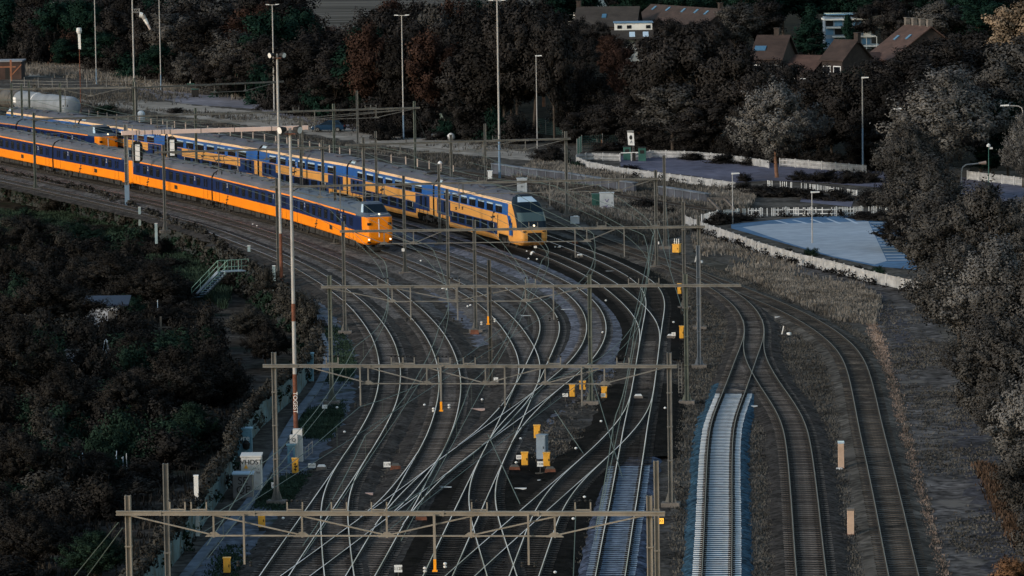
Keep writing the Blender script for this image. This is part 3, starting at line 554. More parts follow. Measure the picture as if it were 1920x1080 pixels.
def icm_car(root, L, cab, roofmat, seats='2', logo=.3, rear=False, panto=False, vents=True):
    c = bpy.data.objects.new('carriage', None); COL.objects.link(c); c.parent = root
    mats = [icmyellow, icmblue, icmyellow, roofmat, darkmetal]
    ring = [(-1.33, .90), (-1.40, .98), (-1.42, 1.92), (-1.39, 3.30), (-1.35, 3.43), (-1.12, 3.80), (-.62, 4.08), (0, 4.18)]
    seg = [0, 0, 1, 2, 3, 3, 3]
    mb = MB(); x1 = L - 3.4 if cab else L - .28; ring_shell(mb, ring, seg, .28, x1)
    faces = []
    if cab:
        lv = [(.80, L - .34, 1.30, .75, .60), (.98, L - .10, 1.40, .95, .62), (1.4, L, 1.42, 1.0, .62), (1.92, L, 1.42, 1.0, .62), (3.20, L - .10, 1.42, 1.0, .62), (3.34, L - .16, 1.40, 1.0, .62),
              (3.48, L - .42, 1.36, 1.0, .60), (3.70, L - .85, 1.24, 1.1, .58), (4.42, L - 1.75, .98, .9, .62), (4.58, L - 2.25, .78, .8, .6)]
        def mf(ce, a, i, m):
            side = ce[0] < L - 2.3
            if a <= 1: return 0
            if a in (2, 3, 4):
                if a >= 3 and ce[0] < L - 2.1: return 1
                return 0
            if a == 5: return 3
            return 3
        b2 = MB(); faces, m = levels_nose(b2, lv, L - 3.4, 6, mf)
    body = mb.build('body', mats, c)
    if cab:
        nb = b2.build('nose', mats, c, smooth=False); ctr = lambda i: abs(i - (m - 2) / 2)
        panel_from(b2, faces, lambda a, i: a == 7 and ctr(i) <= 4, .012, 'windscreen', maskglass, c)
        panel_from(b2, faces, lambda a, i: a == 7 and i in (1, 2), .014, 'cab_side_window', glasspale, c)
        panel_from(b2, faces, lambda a, i: a in (3,) and i == 0, .006, 'blue_side_panel', icmblue, c)
        hump = MB(); hump.hexa([(L - 7.6, -.9, 3.9), (L - 3.35, -1.1, 3.75), (L - 3.35, 1.1, 3.75), (L - 7.6, .9, 3.9), (L - 6.4, -.55, 4.16), (L - 3.3, -.80, 4.57), (L - 3.3, .80, 4.57), (L - 6.4, .55, 4.16)]); hump.build('cab_hump', roofmat, c)
        mb = MB(); mb.bar((L + .012, -.06, 1.5), (L - .09, -.06, 3.18), .09, .04); mb.build('seam_glint', white, c)  # white bar stands for the bright reflection on the door seam
        for s in (-1, 1):
            h = MB(); h.tube((L - .09, s * 1.02, 1.28), (L + .05, s * 1.02, 1.28), .075, n=12); h.build('headlight', lamp_on if not rear else glass, c)
            h = MB(); h.box((L - .06, s * .98, 2.72), (.14, .34, .22)); h.build('marker_housing', ink, c)
            h = MB(); h.box((L - .06, s * 1.0, 1.02), (.16, .30, .16)); h.build('step_plate', ink, c)
        h = MB(); h.tube((L - .56, .10, 3.58), (L - .38, .10, 3.58), .075, n=12); h.build('top_headlight', lamp_on, c)
        h = MB()
        for y in (-.03, .14, .31): h.lathe([(.0, -.04), (.06, -.02), (.06, .02), (0, .04)], 8, (L + .02, y, 1.92))
        h.build('latch', ink, c)
        h = MB(); h.box((L - .1, 0, .74), (.5, .40, .34)); h.box((L + .16, 0, .70), (.2, .28, .2)); h.bar((L - .3, -1.0, .42), (L - .3, 1.0, .42), .08, .3); h.build('coupler', darkmetal, c)
        h = MB(); h.bar((L - .10, -.85, 3.52), (L - .40, .95, 3.60), .025); h.build('wiper', white, c)
    else:
        h = MB(); h.box((L - .08, 0, 2.2), (.72, 1.5, 2.5)); h.build('gangway_bellows', rubber, c)
    # near side (y = -1.42): windows, doors, marks
    xd0, xd1 = 2.2, (L - 5.0 if cab else L - 2.2)
    for xd in (xd0, xd1):
        d = MB(); d.box((xd, -1.405, 1.45), (1.26, .04, .90), mi=0); d.box((xd, -1.400, 2.58), (1.28, .05, 1.28), mi=1)
        dd = d.build('door', [icmyellow, icmblue], c); g = MB()
        for dx in (-.3, .3): g.box((xd + dx, -1.42, 2.62), (.34, .03, .80))
        g.build('door_glass', glass, dd)
        g = MB()
        for dx in (-.65, .65): g.box((xd + dx, -1.420, 2.05), (.025, .03, 2.05))
        g.box((xd, -1.420, 3.1), (1.32, .03, .02))
        g.build('door_seam', ink, dd)
    n = max(6, int((xd1 - xd0 - 3.2) / 2.25)); pitch = (xd1 - xd0 - 2.6) / n
    for k in range(n):
        x = xd0 + 1.3 + pitch * (k + .5); w = MB(); w.box((x, -1.400, 2.62), (1.22, .05, .88)); wo = w.build('window', glass, c)
        w = MB(); w.box((x, -1.423, 2.90), (1.20, .02, .06)); w.build('hopper', darkmetal, wo)
    for k in ((0, n - 1) if n > 3 else (0,)):
        x = xd0 + 1.3 + pitch * (k + .5) + pitch * (.5 if k == 0 else -.5)
        text('class_number', seats, .62, white, c, SIDE(x, -1.425, 2.85))
    emblem(c, xd0 + 3.6 if not cab else L * .36, -1.425, 1.40, 1.15, ink)
    if vents:
        v = MB(); v.box((L * .56, -1.41, 1.50), (1.0, .05, .42)); v.build('vent', ink, c)
    for k in range(4):
        x = 3 + (L - 7) * k / 3; r = MB(); r.box((x, 0, 4.17), (1.5, 1.1, .10)); r.box((x + .5, .2, 4.23), (.4, .4, .14)); r.build('roof_unit', roofmat, c)
    r = MB()
    for k in range(7): r.box((1.5 + (L - 6) * k / 6, 0, 4.09), (.05, 1.7, .14))
    r.box((1.5 + (L - 6) / 2, 0, 4.17), (L - 6, .2, .05)); r.build('roof_rib', roofmat, c)
    u = MB(); rng = random.Random(int(L * 100) + len(seats) + cab)
    x = 5.4
    while x < L - 6.2:
        w = rng.uniform(.8, 2.2); u.box((x + w / 2, -.85, .62), (w, .7, rng.uniform(.35, .55))); u.box((x + w / 2, .85, .62), (w, .7, .45)); x += w + rng.uniform(.15, .6)
    u.box((L / 2, 0, .80), (L - 1.2, 1.6, .2)); u.build('underframe', darkmetal, c)
    for xb in (3.1, L - (4.0 if cab else 3.1)):
        b = MB(); bogie(b, xb); b.build('bogie', darkmetal, c)
    if panto:
        p = MB(); x = panto
        for s in (-.45, .45): p.box((x + s, 0, 4.16), (.08, 1.5, .1))
        for s in (-.5, .5):
            p.bar((x - .6, s, 4.2), (x + .75, s * .8, 4.72), .06); p.bar((x + .75, s * .8, 4.72), (x - .1, s * 1.1, 5.35), .05)
        p.bar((x - .1, -.95, 5.38), (x - .1, .95, 5.38), .06); p.bar((x + .1, -.95, 5.38), (x + .1, .95, 5.38), .06); p.build('pantograph', darkmetal, c)
    return c
def virm_car(root, L, cab, seats, dirt=False, panto=None, lowdoor=True):
    c = bpy.data.objects.new('carriage', None); COL.objects.link(c); c.parent = root
    mats = [vyellow, vblue, vcream, vroof, darkmetal]
    seg = [0, 0, 0, 1, 2, 3, 3, 3]
    up = [(-1.42, 2.82), (-1.37, 3.88), (-1.26, 4.10), (-.92, 4.44), (-.44, 4.63), (0, 4.68)]
    mid = [(-1.32, .40), (-1.41, .60), (-1.42, 1.9)] + up; end = [(-1.38, 1.02), (-1.41, 1.12), (-1.42, 1.9)] + up
    mb = MB(); xa, xb = 5.4, (L - 6.8 if cab else L - 5.4); xe = L - 3.7 if cab else L - .30
    ring_shell(mb, end, seg, .30, xa); ring_shell(mb, mid, seg, xa, xb); ring_shell(mb, end, seg, xb, xe)
    body = mb.build('body', mats, c); y = -1.42
    if cab:
        lv = [(.36, L - .55, 1.15, .5, .7), (.62, L - .12, 1.36, .7, .66), (1.0, L, 1.42, .8, .64), (1.66, L, 1.42, .85, .64), (1.92, L - .06, 1.42, .85, .64), (2.5, L - .28, 1.42, .9, .62), (3.25, L - .85, 1.40, 1.0, .62),
              (3.88, L - 1.6, 1.37, 1.0, .62), (4.10, L - 2.0, 1.26, 1.0, .6), (4.5, L - 2.9, .9, .8, .6), (4.66, L - 3.4, .5, .5, .6)]
        def mf(ce, a, i, m):
            if a <= 3: return 0
            lim = L - 1.35 - (ce[2] - 1.9) * .78
            if ce[0] > lim - .15: return 5
            if a >= 9: return 3
            if a == 8: return 3
            if a == 7: return 2
            return 0
        b2 = MB(); faces, m = levels_nose(b2, lv, L - 3.7, 8, mf); b2.build('nose', mats + [vmask], c); ctr = lambda i: abs(i - (m - 2) / 2)
        panel_from(b2, faces, lambda a, i: a == 5 and ctr(i) <= 5, .014, 'windscreen', screen, c)
        panel_from(b2, faces, lambda a, i: a in (6, 7) and ctr(i) <= 5, .012, 'upper_mask', maskglass, c)
        panel_from(b2, faces, lambda a, i: a == 8 and ctr(i) <= 2, .02, 'roof_window', glasspale, c)
        h = MB(); h.box((L - .02, 0, 1.12), (.2, 1.30, .78)); h.build('coupler_opening', black, c)
        h = MB(); h.box((L + .06, 0, 1.0), (.36, .34, .34)); h.box((L + .1, 0, 1.34), (.2, .7, .1)); h.build('coupler', darkmetal, c)
        h = MB(); h.tube((L - .24, 0, 2.14), (L - .02, 0, 2.14), .075, n=12); h.build('headlight', lamp_on, c)
        for s in (-1, 1):
            h = MB(); h.box((L - .04, s * .95, 1.62), (.14, .34, .10)); h.build('marker_light', ink, c)
        h = MB(); h.add([(L - 3.95, y - .012, 2.84), (L - 3.0, y - .012, 2.84), (L - 2.2, y - .012, 1.65), (L - 2.1, y - .012, 1.15), (L - 3.0, y - .012, 1.15), (L - 3.4, y - .012, 2.0)], [(0, 5, 4, 3, 2, 1)])
        h.add([(L - 3.95, y + .05, 2.84), (L - 3.0, y + .05, 2.84), (L - 2.2, y + .05, 1.65), (L - 2.1, y + .05, 1.15), (L - 3.0, y + .05, 1.15), (L - 3.4, y + .05, 2.0)], [(0, 1, 2, 3, 4, 5)]); h.build('blue_flash', vblue, c)
        h = MB(); h.box((L - 3.0, y, 1.85), (.66, .05, 1.5)); dd = h.build('cab_door', vblue, c); g = MB(); g.box((L - 3.0, y - .03, 2.2), (.42, .02, .55)); g.build('door_glass', glass, dd)
        h = MB(); h.bar((L - 2.3, y - .05, 1.0), (L - 2.3, y - .05, 2.3), .05); h.build('handrail', ink, c)
    else:
        h = MB(); h.box((L - .1, 0, 2.4), (.75, 1.7, 3.2)); h.build('gangway_bellows', rubber, c)
    p = MB(); p.box(((xa + xb) / 2, y, 1.40), (xb - xa - .9, .05, 1.06)); pan = p.build('lower_window_band', vnavy, c)
    n = 6; st = (xb - xa - 1.6) / n
    for k in range(n):
        g = MB(); g.box((xa + .8 + st * (k + .5), y - .03, 1.46), (st * .72, .03, .80)); g.build('window', glass, c)
    x0, x1 = 3.4, (L - 5.2 if cab else L - 3.4); n = 7; st = (x1 - x0) / n
    for k in range(n):
        x = x0 + st * (k + .5); g = MB(); g.box((x, y + .016, 3.20), (st * .70, .05, .60)); w = g.build('window', glass, c); g = MB(); g.box((x, y + .022, 3.56), (st * .66, .06, .17)); g.build('hopper', glasspale, w)
    for xd in ((3.3,) if cab else (3.3, L - 3.3)) + ((L - 6.0,) if False else ()):
        d = MB(); d.box((xd + (.35 if xd < L / 2 else -.35), y - .004, 2.06), (4.6, .05, 1.42)); dd = d.build('entrance', vnavy, c); g = MB()
        for dx in (-.75, .75): g.box((xd + dx, y - .035, 2.15), (.62, .03, 1.0))
        g.build('door_glass', glass, dd); g = MB()
        for dx in (-1.35, 0, 1.35): g.box((xd + dx, y - .03, 1.7), (.05, .03, 1.5))
        g.build('door_seam', ink, dd)
    if cab:
        d = MB(); d.box((L - 7.0 + .0, y - .004, 2.02), (.1, .05, 1.3)); d.build('drain_pipe', ink, c)
    text('class_number', seats, .6, white, c, SIDE(xa + 1.6, y - .06, 1.62)); text('class_number', seats, .6, white, c, SIDE(xb - 1.4, y - .06, 1.62)); text('class_number', seats, .55, white, c, SIDE(x0 + st * 3, y - .03, 3.2))
    emblem(c, L * .42 if not cab else L - 8.6, y - .012, 2.36, 1.6, ink)
    for k in range(3): r = MB(); r.box((4 + (L - 9) * k / 2, 0, 4.70), (2.2, 1.2, .12)); r.build('roof_unit', vroof, c)
    r = MB()
    for k in range(6): r.box((2 + (L - 7) * k / 5, 0, 4.60), (.05, 1.5, .13))
    r.box((2 + (L - 7) / 2, 0, 4.67), (L - 7, .2, .05)); r.build('roof_rib', vroof, c); r = MB(); r.box((1.6, -.55, 4.60), (1.7, 1.1, .16)); r.build('roof_unit', vroof, c)
    if not cab or True:
        g = MB(); g.hexa([(.6, -1.13, 4.24), (1.9, -1.13, 4.24), (1.9, -.92, 4.47), (.6, -.92, 4.47), (.6, -1.16, 4.26), (1.9, -1.16, 4.26), (1.9, -.95, 4.49), (.6, -.95, 4.49)]); g.build('roof_grille', glasspale, c)
    u = MB(); u.box((L / 2, 0, .5), (xb - xa, 2.2, .3)); u.box((L / 2, 0, .95), (L - 2, 1.6, .2)); u.build('underframe', darkmetal, c)
    for xx in (2.9, L - (4.3 if cab else 2.9)):
        b = MB(); bogie(b, xx); b.build('bogie', darkmetal, c)
    if panto:
        q = MB(); x = panto
        for s in (-.5, .5): q.box((x + s, 0, 4.78), (.1, 1.6, .12)); q.bar((x - .7, s, 4.82), (x + .9, s * .8, 4.98), .06); q.bar((x + .9, s * .8, 4.98), (x - .2, s, 5.12), .05)
        q.bar((x - .2, -.95, 5.15), (x - .2, .95, 5.15), .06); q.build('pantograph', darkmetal, c)
    return c
class Along:
    def __init__(s, b): s.b = b; s.s = np.r_[0, np.cumsum(np.hypot(*np.diff(b, axis=0).T))]
    def at(s, t): return Vector((np.interp(t, s.s, s.b[:, 0]), np.interp(t, s.s, s.b[:, 1]), Z_RAIL))
    def near(s, x, y):
        p = P(x, y, Z_RAIL); return float(s.s[np.argmin((s.b[:, 0] - p.x) ** 2 + (s.b[:, 1] - p.y) ** 2)])
def place_train(root, al, nose, cars, gap=.0):
    t = nose
    root.location = al.at(nose)
    inv = Matrix.Translation(-root.location)
    for car, L, rev in cars:
        a = al.at(t - L); b = al.at(t); d = b - a; rz = math.atan2(d.y, d.x)
        M4 = Matrix.Translation(a) @ Matrix.Rotation(rz, 4, 'Z')
        if rev: M4 = Matrix.Translation(b) @ Matrix.Rotation(rz + math.pi, 4, 'Z')
        car.matrix_local = inv @ M4; t -= L + gap
    return t
alT3, alC, alT5 = Along(TRK['T3']), Along(TRK['C']), Along(TRK['T5'])
# the front three-car set of the orange and navy train
t = thing('passenger_train', 'orange and navy three car train in front, its lit rounded nose nearest the camera', 'train')
nose = alT3.near(713, 475.5); tail = alT3.near(276, 358); Lc = (nose - tail) / 3; print('ICM car', Lc, 'C', alC.near(205, 307))
cs = [(icm_car(t, Lc, True, icmroofblue), Lc, False), (icm_car(t, Lc, False, icmroof, vents=False), Lc, False), (icm_car(t, Lc, False, icmroof, panto=Lc * .93), Lc, False)]
end = place_train(t, alT3, nose, cs)
def flip_near(car):   # a cab carriage that points backwards shows its other side: mirror its fittings
    car.scale = (1, -1, 1)
t = thing('passenger_train', 'orange and navy train coupled behind the front set and running off the left edge', 'train')
cs = [(icm_car(t, Lc, True, icmroof, rear=True), Lc, False), (icm_car(t, Lc, False, icmroof), Lc, False), (icm_car(t, Lc, False, icmroof, vents=False), Lc, False)]
place_train(t, alT3, end - .5, cs)
t = thing('passenger_train', 'parked orange and navy train with one top lamp, behind the coupled set', 'train')
cs = [(icm_car(t, Lc, True, icmroofblue, rear=True, vents=False), Lc, False), (icm_car(t, Lc, False, icmroofblue, vents=False), Lc, False), (icm_car(t, Lc, False, icmroofblue, vents=False), Lc, False)]
place_train(t, alC, alC.near(205, 307), cs)
t = thing('double_deck_train', 'long sandy yellow and blue double deck train with a dark sloping cab', 'train')
nose = alT5.near(994, 468); j = [alT5.near(x, y) for x, y in ((842, 424), (676, 383), (505, 350), (332, 318), (172, 291))]; print('VIRM', nose, j)
edges = [nose] + j + [j[-1] - 26]; tt = nose
for k in range(6):
    L = edges[k] - edges[k + 1]; car = virm_car(t, L, k == 0, '1' if k < 2 else '2', panto=L - 3.5 if k == 1 else None)
    a = alT5.at(edges[k + 1]); b = alT5.at(edges[k]); d = b - a
    if k == 0: t.location = b
    car.matrix_local = Matrix.Translation(-t.location) @ Matrix.Translation(a) @ Matrix.Rotation(math.atan2(d.y, d.x), 4, 'Z') @ Matrix.Diagonal((1, 1, 1.05, 1))
# tank wagons
tank_w = M('weathered_white_tank', (.18, .20, .23), .55, 0, .18, .4, dirt=((.30, .17, .11), .45, .66)); tank_d = M('grimy_dark_tank', (.075, .070, .066), .6, 0, .35, .6)
def tank(a, b, label, mat, ribs, plate):
    a = Vector(a); b = Vector(b); d = b - a; L = d.length; t = thing('tank_wagon', label, 'tank wagon', a, math.atan2(d.y, d.x))
    pr = [(.02, 0), (.8, .03), (1.2, .12), (1.36, .3), (1.40, .55), (1.40, L - .55), (1.36, L - .3), (1.2, L - .12), (.8, L - .03), (.02, L)]
    mb = MB(); mb.lathe(pr, 26); mb.v = [(z, -y, 2.75 + x) for x, y, z in mb.v]; mb.build('tank', mat, t, smooth=True)
    if ribs:
        r = MB()
        for k in range(ribs):
            x = 1.2 + (L - 2.4) * k / (ribs - 1); r.lathe([(1.40, x - .07), (1.47, x - .05), (1.47, x + .05), (1.40, x + .07)], 26)
        r.v = [(z, -y, 2.75 + x) for x, y, z in r.v]; r.build('stiffening_ring', mat, t)
    else:
        r = MB(); r.lathe([(1.405, L * .36), (1.415, L * .36), (1.415, L * .36 + .22), (1.405, L * .36 + .22)], 26); r.v = [(z, -y, 2.75 + x) for x, y, z in r.v]; r.build('white_band', white, t)
    if plate: r = MB(); r.box((1.2, -1.37, 2.9), (1.1, .1, .7)); r.build('information_plate', white, t)
    r = MB(); r.box((L / 2, 0, 1.15), (L + .4, 1.9, .26)); r.box((L / 2, 0, 4.22), (2.4, .8, .12)); r.build('frame', darkmetal, t)
    for x in (2.0, L - 2.0):
        r = MB(); bogie(r, x); r.build('bogie', darkmetal, t)
    for x in (0, L):
        for s in (-.87, .87): r = MB(); r.tube((x - .45, s, 1.15), (x + .45, s, 1.15), .2, n=10); r.build('buffer', darkmetal, t)
tank(P(40, 223.5, 0), P(137, 237, 0), 'pale white tank wagon with a rust stain and a bright band', tank_w, 0, True)
tank(P(-66, 208.5, 0), P(38, 223, 0), 'grimy dark ribbed tank wagon at the left edge', tank_d, 6, False)
# ------------------------------------------------------------------ overhead line portals and masts
def hmast(mb, h, w=.26, d=.26, mi=0):
    mb.box((-w / 2 + .025, 0, h / 2), (.05, d, h), mi=mi); mb.box((w / 2 - .025, 0, h / 2), (.05, d, h), mi=mi); mb.box((0, 0, h / 2 - .002), (w - .08, .05, h - .02), mi=mi)
def mast_part(root, loc, h, mat, rz=0, w=.26, name='mast', foot=True, footmat=None):
    mb = MB(); hmast(mb, h, w, w * .95)
    for k in range(3): mb.box((0, 0, h * (.3 + .22 * k)), (w + .05, w + .05, .06))
    if foot:
        for s in (-1, 1):
            mb.hexa([(s * w / 2 - .02, -.03, .02), (s * (w / 2 + .28), -.03, .02), (s * (w / 2 + .28), .03, .02), (s * w / 2 - .02, .03, .02), (s * w / 2 - .02, -.03, .8), (s * (w / 2 + .02), -.03, .8), (s * (w / 2 + .02), .03, .8), (s * w / 2 - .02, .03, .8)])
    o = mb.build(name, mat, root); o.location = loc; o.rotation_euler = (0, 0, rz)
    if foot:
        f = MB(); f.box((0, 0, .10), (1.05, .8, .28)); fo = f.build('footing', footmat or concrete, o)
    return o
def insul(root, p, n=3, mat=None):
    mb = MB()
    for k in range(n): mb.lathe([(.03, -.06), (.08, -.03), (.08, .03), (.03, .06)], 8, (p[0], p[1], p[2] - .14 * k))
    o = mb.build('insulator', mat or orangeins, root); return o
def portal(label, l, r, masts, nodes, drops=(), stands=(), hb=8.0, hm=8.75, mat=None, mastmat=None, sag=1.0, bw=.19, oranges=(), chord=True):
    """l, r: pixels of the beam's ends; masts, nodes, drops, stands: picture x along the beam"""
    mat = mat or steel; mastmat = mastmat or mat; A = P(l[0], l[1], hb); Bp = P(r[0], r[1], hb); ax = Bp - A; L = ax.length; rz = math.atan2(ax.y, ax.x)
    def tx(x):
        lo, hi = 0.0, 1.0
        for _ in range(30):
            m = (lo + hi) / 2
            if proj(A + ax * m)[0] < x: lo = m
            else: hi = m
        return L * (lo + hi) / 2
    t = thing('catenary_portal', label, 'catenary portal', (A.x, A.y, 0), rz, 'catenary portals over the tracks')
    mb = MB(); mb.box((L / 2, 0, hb + bw / 2 - .03), (L, bw, .06)); mb.box((L / 2, 0, hb - bw / 2 + .03), (L, bw, .06)); mb.box((L / 2, .0, hb), (L - .02, .08, bw - .1))
    k = 2.0
    while k < L - 2: mb.box((k, 0, hb), (.06, bw + .03, bw + .03)); k += 4.2
    mb.build('beam', mat, t)
    for x in masts:
        if isinstance(x, tuple): mast_part(t, (tx(x[0]), .17, 0), x[1], mastmat)
        else: mast_part(t, (tx(x), .28, 0), hm, mastmat)
    if nodes and chord:
        nx = [tx(x) for x in nodes]; c = MB(); c.bar((nx[0], 0, hb - sag), (nx[-1], 0, hb - sag), .065); mid = len(nx) / 2 - .5
        for q, x in enumerate(nx):
            c.bar((x, 0, hb - sag - .08), (x, 0, hb - bw / 2), .08)
            c.hexa([(x - .4, -.03, hb - sag - .05), (x + .4, -.03, hb - sag - .05), (x + .4, .03, hb - sag - .05), (x - .4, .03, hb - sag - .05), (x - .12, -.03, hb - sag + .16), (x + .12, -.03, hb - sag + .16), (x + .12, .03, hb - sag + .16), (x - .12, .03, hb - sag + .16)])
            w = (nx[1] - nx[0]) if len(nx) > 1 else 4
            if q <= mid + .01: c.bar((x - .1, 0, hb - sag + .05), (max(.6, x - w * .98), 0, hb - bw / 2), .06)
            if q >= mid - .01: c.bar((x + .1, 0, hb - sag + .05), (min(L - .6, x + w * .98), 0, hb - bw / 2), .06)
        c.build('lower_chord', mat, t)
    for x in drops:
        q = tx(x); d = MB(); d.bar((q, -.2, hb), (q, -.2, hb - 2.25), .085); do = d.build('dropper', mat, t); insul(do, (q + .28, -.2, hb - 2.15), 2, ink); insul(do, (q - .28, -.2, hb - 2.15), 2, ink)
    for x in oranges:
        q = tx(x); d = MB(); d.bar((q, -.2, hb), (q, -.2, hb - 2.0), .11); do = d.build('dropper', mat, t); h = MB(); h.box((q, -.2, hb - 2.25), (.12, .12, .5)); h.box((q, -.2, hb - 2.52), (.22, .16, .07)); h.build('signal_block', orangeins, do)
        insul(do, (q + .45, -.2, hb - 2.2), 2, whitedirty); insul(do, (q - .45, -.2, hb - 2.4), 2, whitedirty)
    for x in stands:
        q = tx(x); d = MB()
        for s in (-.34, .34): d.bar((q + s, 0, hb + bw / 2 - .02), (q + s, 0, hb + bw / 2 + .40), .06)
        d.bar((q - .36, 0, hb + bw / 2 + .06), (q + .36, 0, hb + bw / 2 + .06), .06); so_ = d.build('insulator_stand', mat, t)
        g = MB()
        for s in (-.34, -.12, .12, .34): g.lathe([(.03, -.05), (.075, 0), (.03, .06)], 8, (q + s, 0, hb + bw / 2 + .46))
        g.build('insulator', ink, so_)
    return t, A, ax
portal('nearest tan portal spanning the bottom of the yard', (218, 962), (1247, 963), [238, 1217], [400, 566, 725, 883, 1040], [458, 991], [333, 373, 553, 636, 711, 899, 1093], mat=beamtan, oranges=[815], bw=.20)
portal('second portal from the bottom, its left mast above the graffiti cabinets', (493, 686), (1270, 687), [512, 1254], [690, 800, 910, 1022, 1133], [676, 947, 1091], [623, 745, 766, 833, 880, 1040, 1168], oranges=[827])
portal('third portal from the bottom, with a green left mast and a bare middle mast', (602, 538), (1390, 535), [617, (1105, 8.75), 1285], [735, 855, 985], [770, 858, 1038], [718, 852, 995, 1188, 1226], mastmat=steelgreen, oranges=[915])
portal('portal in front of both train noses', (637, 434), (1322, 425), [643, (889, 8.75), 1310], [720, 775, 1100], [1078, 1170], [1128, 1228, 1000])
portal('portal crossing just above the noses of the trains', (506, 351), (1236, 335), [519, (757, 8.75), 1230], [600, 720, 868, 1045, 1160], [637, 860, 1030], [905, 1105, 1135])
portal('portal with a lattice chord over the double deck train in the middle', (648, 272), (1070, 260), [682, (846, 8.75), 1062], [750, 860, 985], [905], [700, 930])
portal('small portal over the coupled set, left of the tall white poles', (290, 286), (614, 277), [307, (605, 8.75)], [410, 500], [445, 409], [360])
portal('wide portal crossing behind the pink signal gantry', (56, 224), (787, 202), [64, (367, 8.75), (626, 8.75), 778], [141, 450, 505, 590, 705], [217, 294, 589], [700, 690, 555], mastmat=steelgreen)
portal('farthest portal in front of the windsock mast', (245, 165), (532, 153), [256, 522], [402, 460], [325], [])
portal('short portal behind the tank wagons at the left edge', (-40, 168), (255, 164), [21, 112, 250], [170], [122], [], mastmat=steelgreen)
def single(label, x, top, h=8.75, mat=None, w=.26, base=None, name='catenary_mast', cat='catenary mast'):
    p = P(x, top, h) if base is None else P(x, base, 0)
    t = thing(name, label, cat, (p.x, p.y, 0), 0, 'free standing masts'); mast_part(t, (0, 0, 0), h, mat or steel, w=w); return t
single('tall mast at the bottom left, passing behind the nearest portal beam', 310, 869)
single('slim tan mast beside the right leg of the nearest portal', 1230, 864, mat=beamtan, w=.24)
single('blue grey mast on a white footing right of the third portal', 1311, 462, mat=steelblue, base=690, h=8.8)
single('grey mast directly behind the right leg of the third portal', 1281, 378)
single('slender mast between the two noses, right of the light mast', 838, 354)
single('mast beside the roof of the double deck cab carriage', 825, 302, base=462, h=7.8)
single('dark mast next to the front orange carriage', 630, 305, mat=steeldark, base=460, h=7.6)
single('grey mast rising through the middle of the double deck train', 669, 170)
single('tall plain mast in the grass behind the double deck train', 909, 232)
single('mast right of the relay cabinets, lower left of two', 1245, 291)
single('dark mast beside the orange boxes in the pale gravel', 917, 487, mat=steeldark)
single('greenish mast left of the pale tank wagon', 40, 157, mat=steelgreen); single('greenish mast in front of the pale tank wagon', 54, 153, mat=steelgreen)
for (x, top, lab) in ((704, 246, 'weathered short mast beyond the lattice portal'), (566, 222, 'mast at the right end of the pink gantry')): single(lab, x, top)
# pink signal gantry
g = thing('signal_gantry', 'pale pink signal gantry with two signals seen from behind', 'signal gantry', P(239, 385, 0)); o0 = g.location
A = P(228, 249.5, 7.8); Bq = P(577, 239, 7.8); mb = MB(); mb.bar(A - o0, Bq - o0, .5, .44); mb.build('beam', pinkbeam, g)
mb = MB()
for k in (.075, .09, .12, .16, .21, .225, .255, .42, .6, .8): mb.bar(A.lerp(Bq, k) - o0, A.lerp(Bq, k + .003) - o0, .53, .48)
mb.build('beam_joint', steeldark, g)
m = mast_part(g, (0, 0, 0), 8.7, polegrey, w=.42, foot=False); mb = MB(); mb.box((0, 0, 1.1), (.5, .45, 2.2)); mb.build('painted_base', poleblue, m)
mast_part(g, P(566, 376, 0) - o0, 8.6, steel, w=.32)
for px, py in ((257, 285), (322, 276)):
    s = thing('railway_signal', ('black oval signal with a white panel near the left end of the pink gantry' if px < 300 else 'black oval signal with a white panel in front of the small portal'), 'signal', P(px, py, 5.2), .0, 'signals on the pink gantry')
    mb = MB(); n = 24
    pts = [(.82 * math.cos(2 * math.pi * i / n), 1.25 * math.sin(2 * math.pi * i / n)) for i in range(n)]
    pts = [(max(-.62, min(.62, x)), z) for x, z in pts]
    mb.add([(x, -.04, z) for x, z in pts] + [(x, .04, z) for x, z in pts], [tuple(range(n)), tuple(range(2 * n - 1, n - 1, -1))] + [(i, i + n, (i + 1) % n + n, (i + 1) % n) for i in range(n)]); mb.build('backboard', black, s)
    mb = MB(); mb.box((.06, -.14, -.05), (.5, .2, 1.75)); mb.build('panel', white, s)
    mb = MB(); mb.bar((-.45, -.1, -1.6), (-.45, -.1, 2.9), .12); mb.bar((.1, 0, 1.1), (.1, 0, 2.4), .10); mb.build('bracket', polegrey, s)
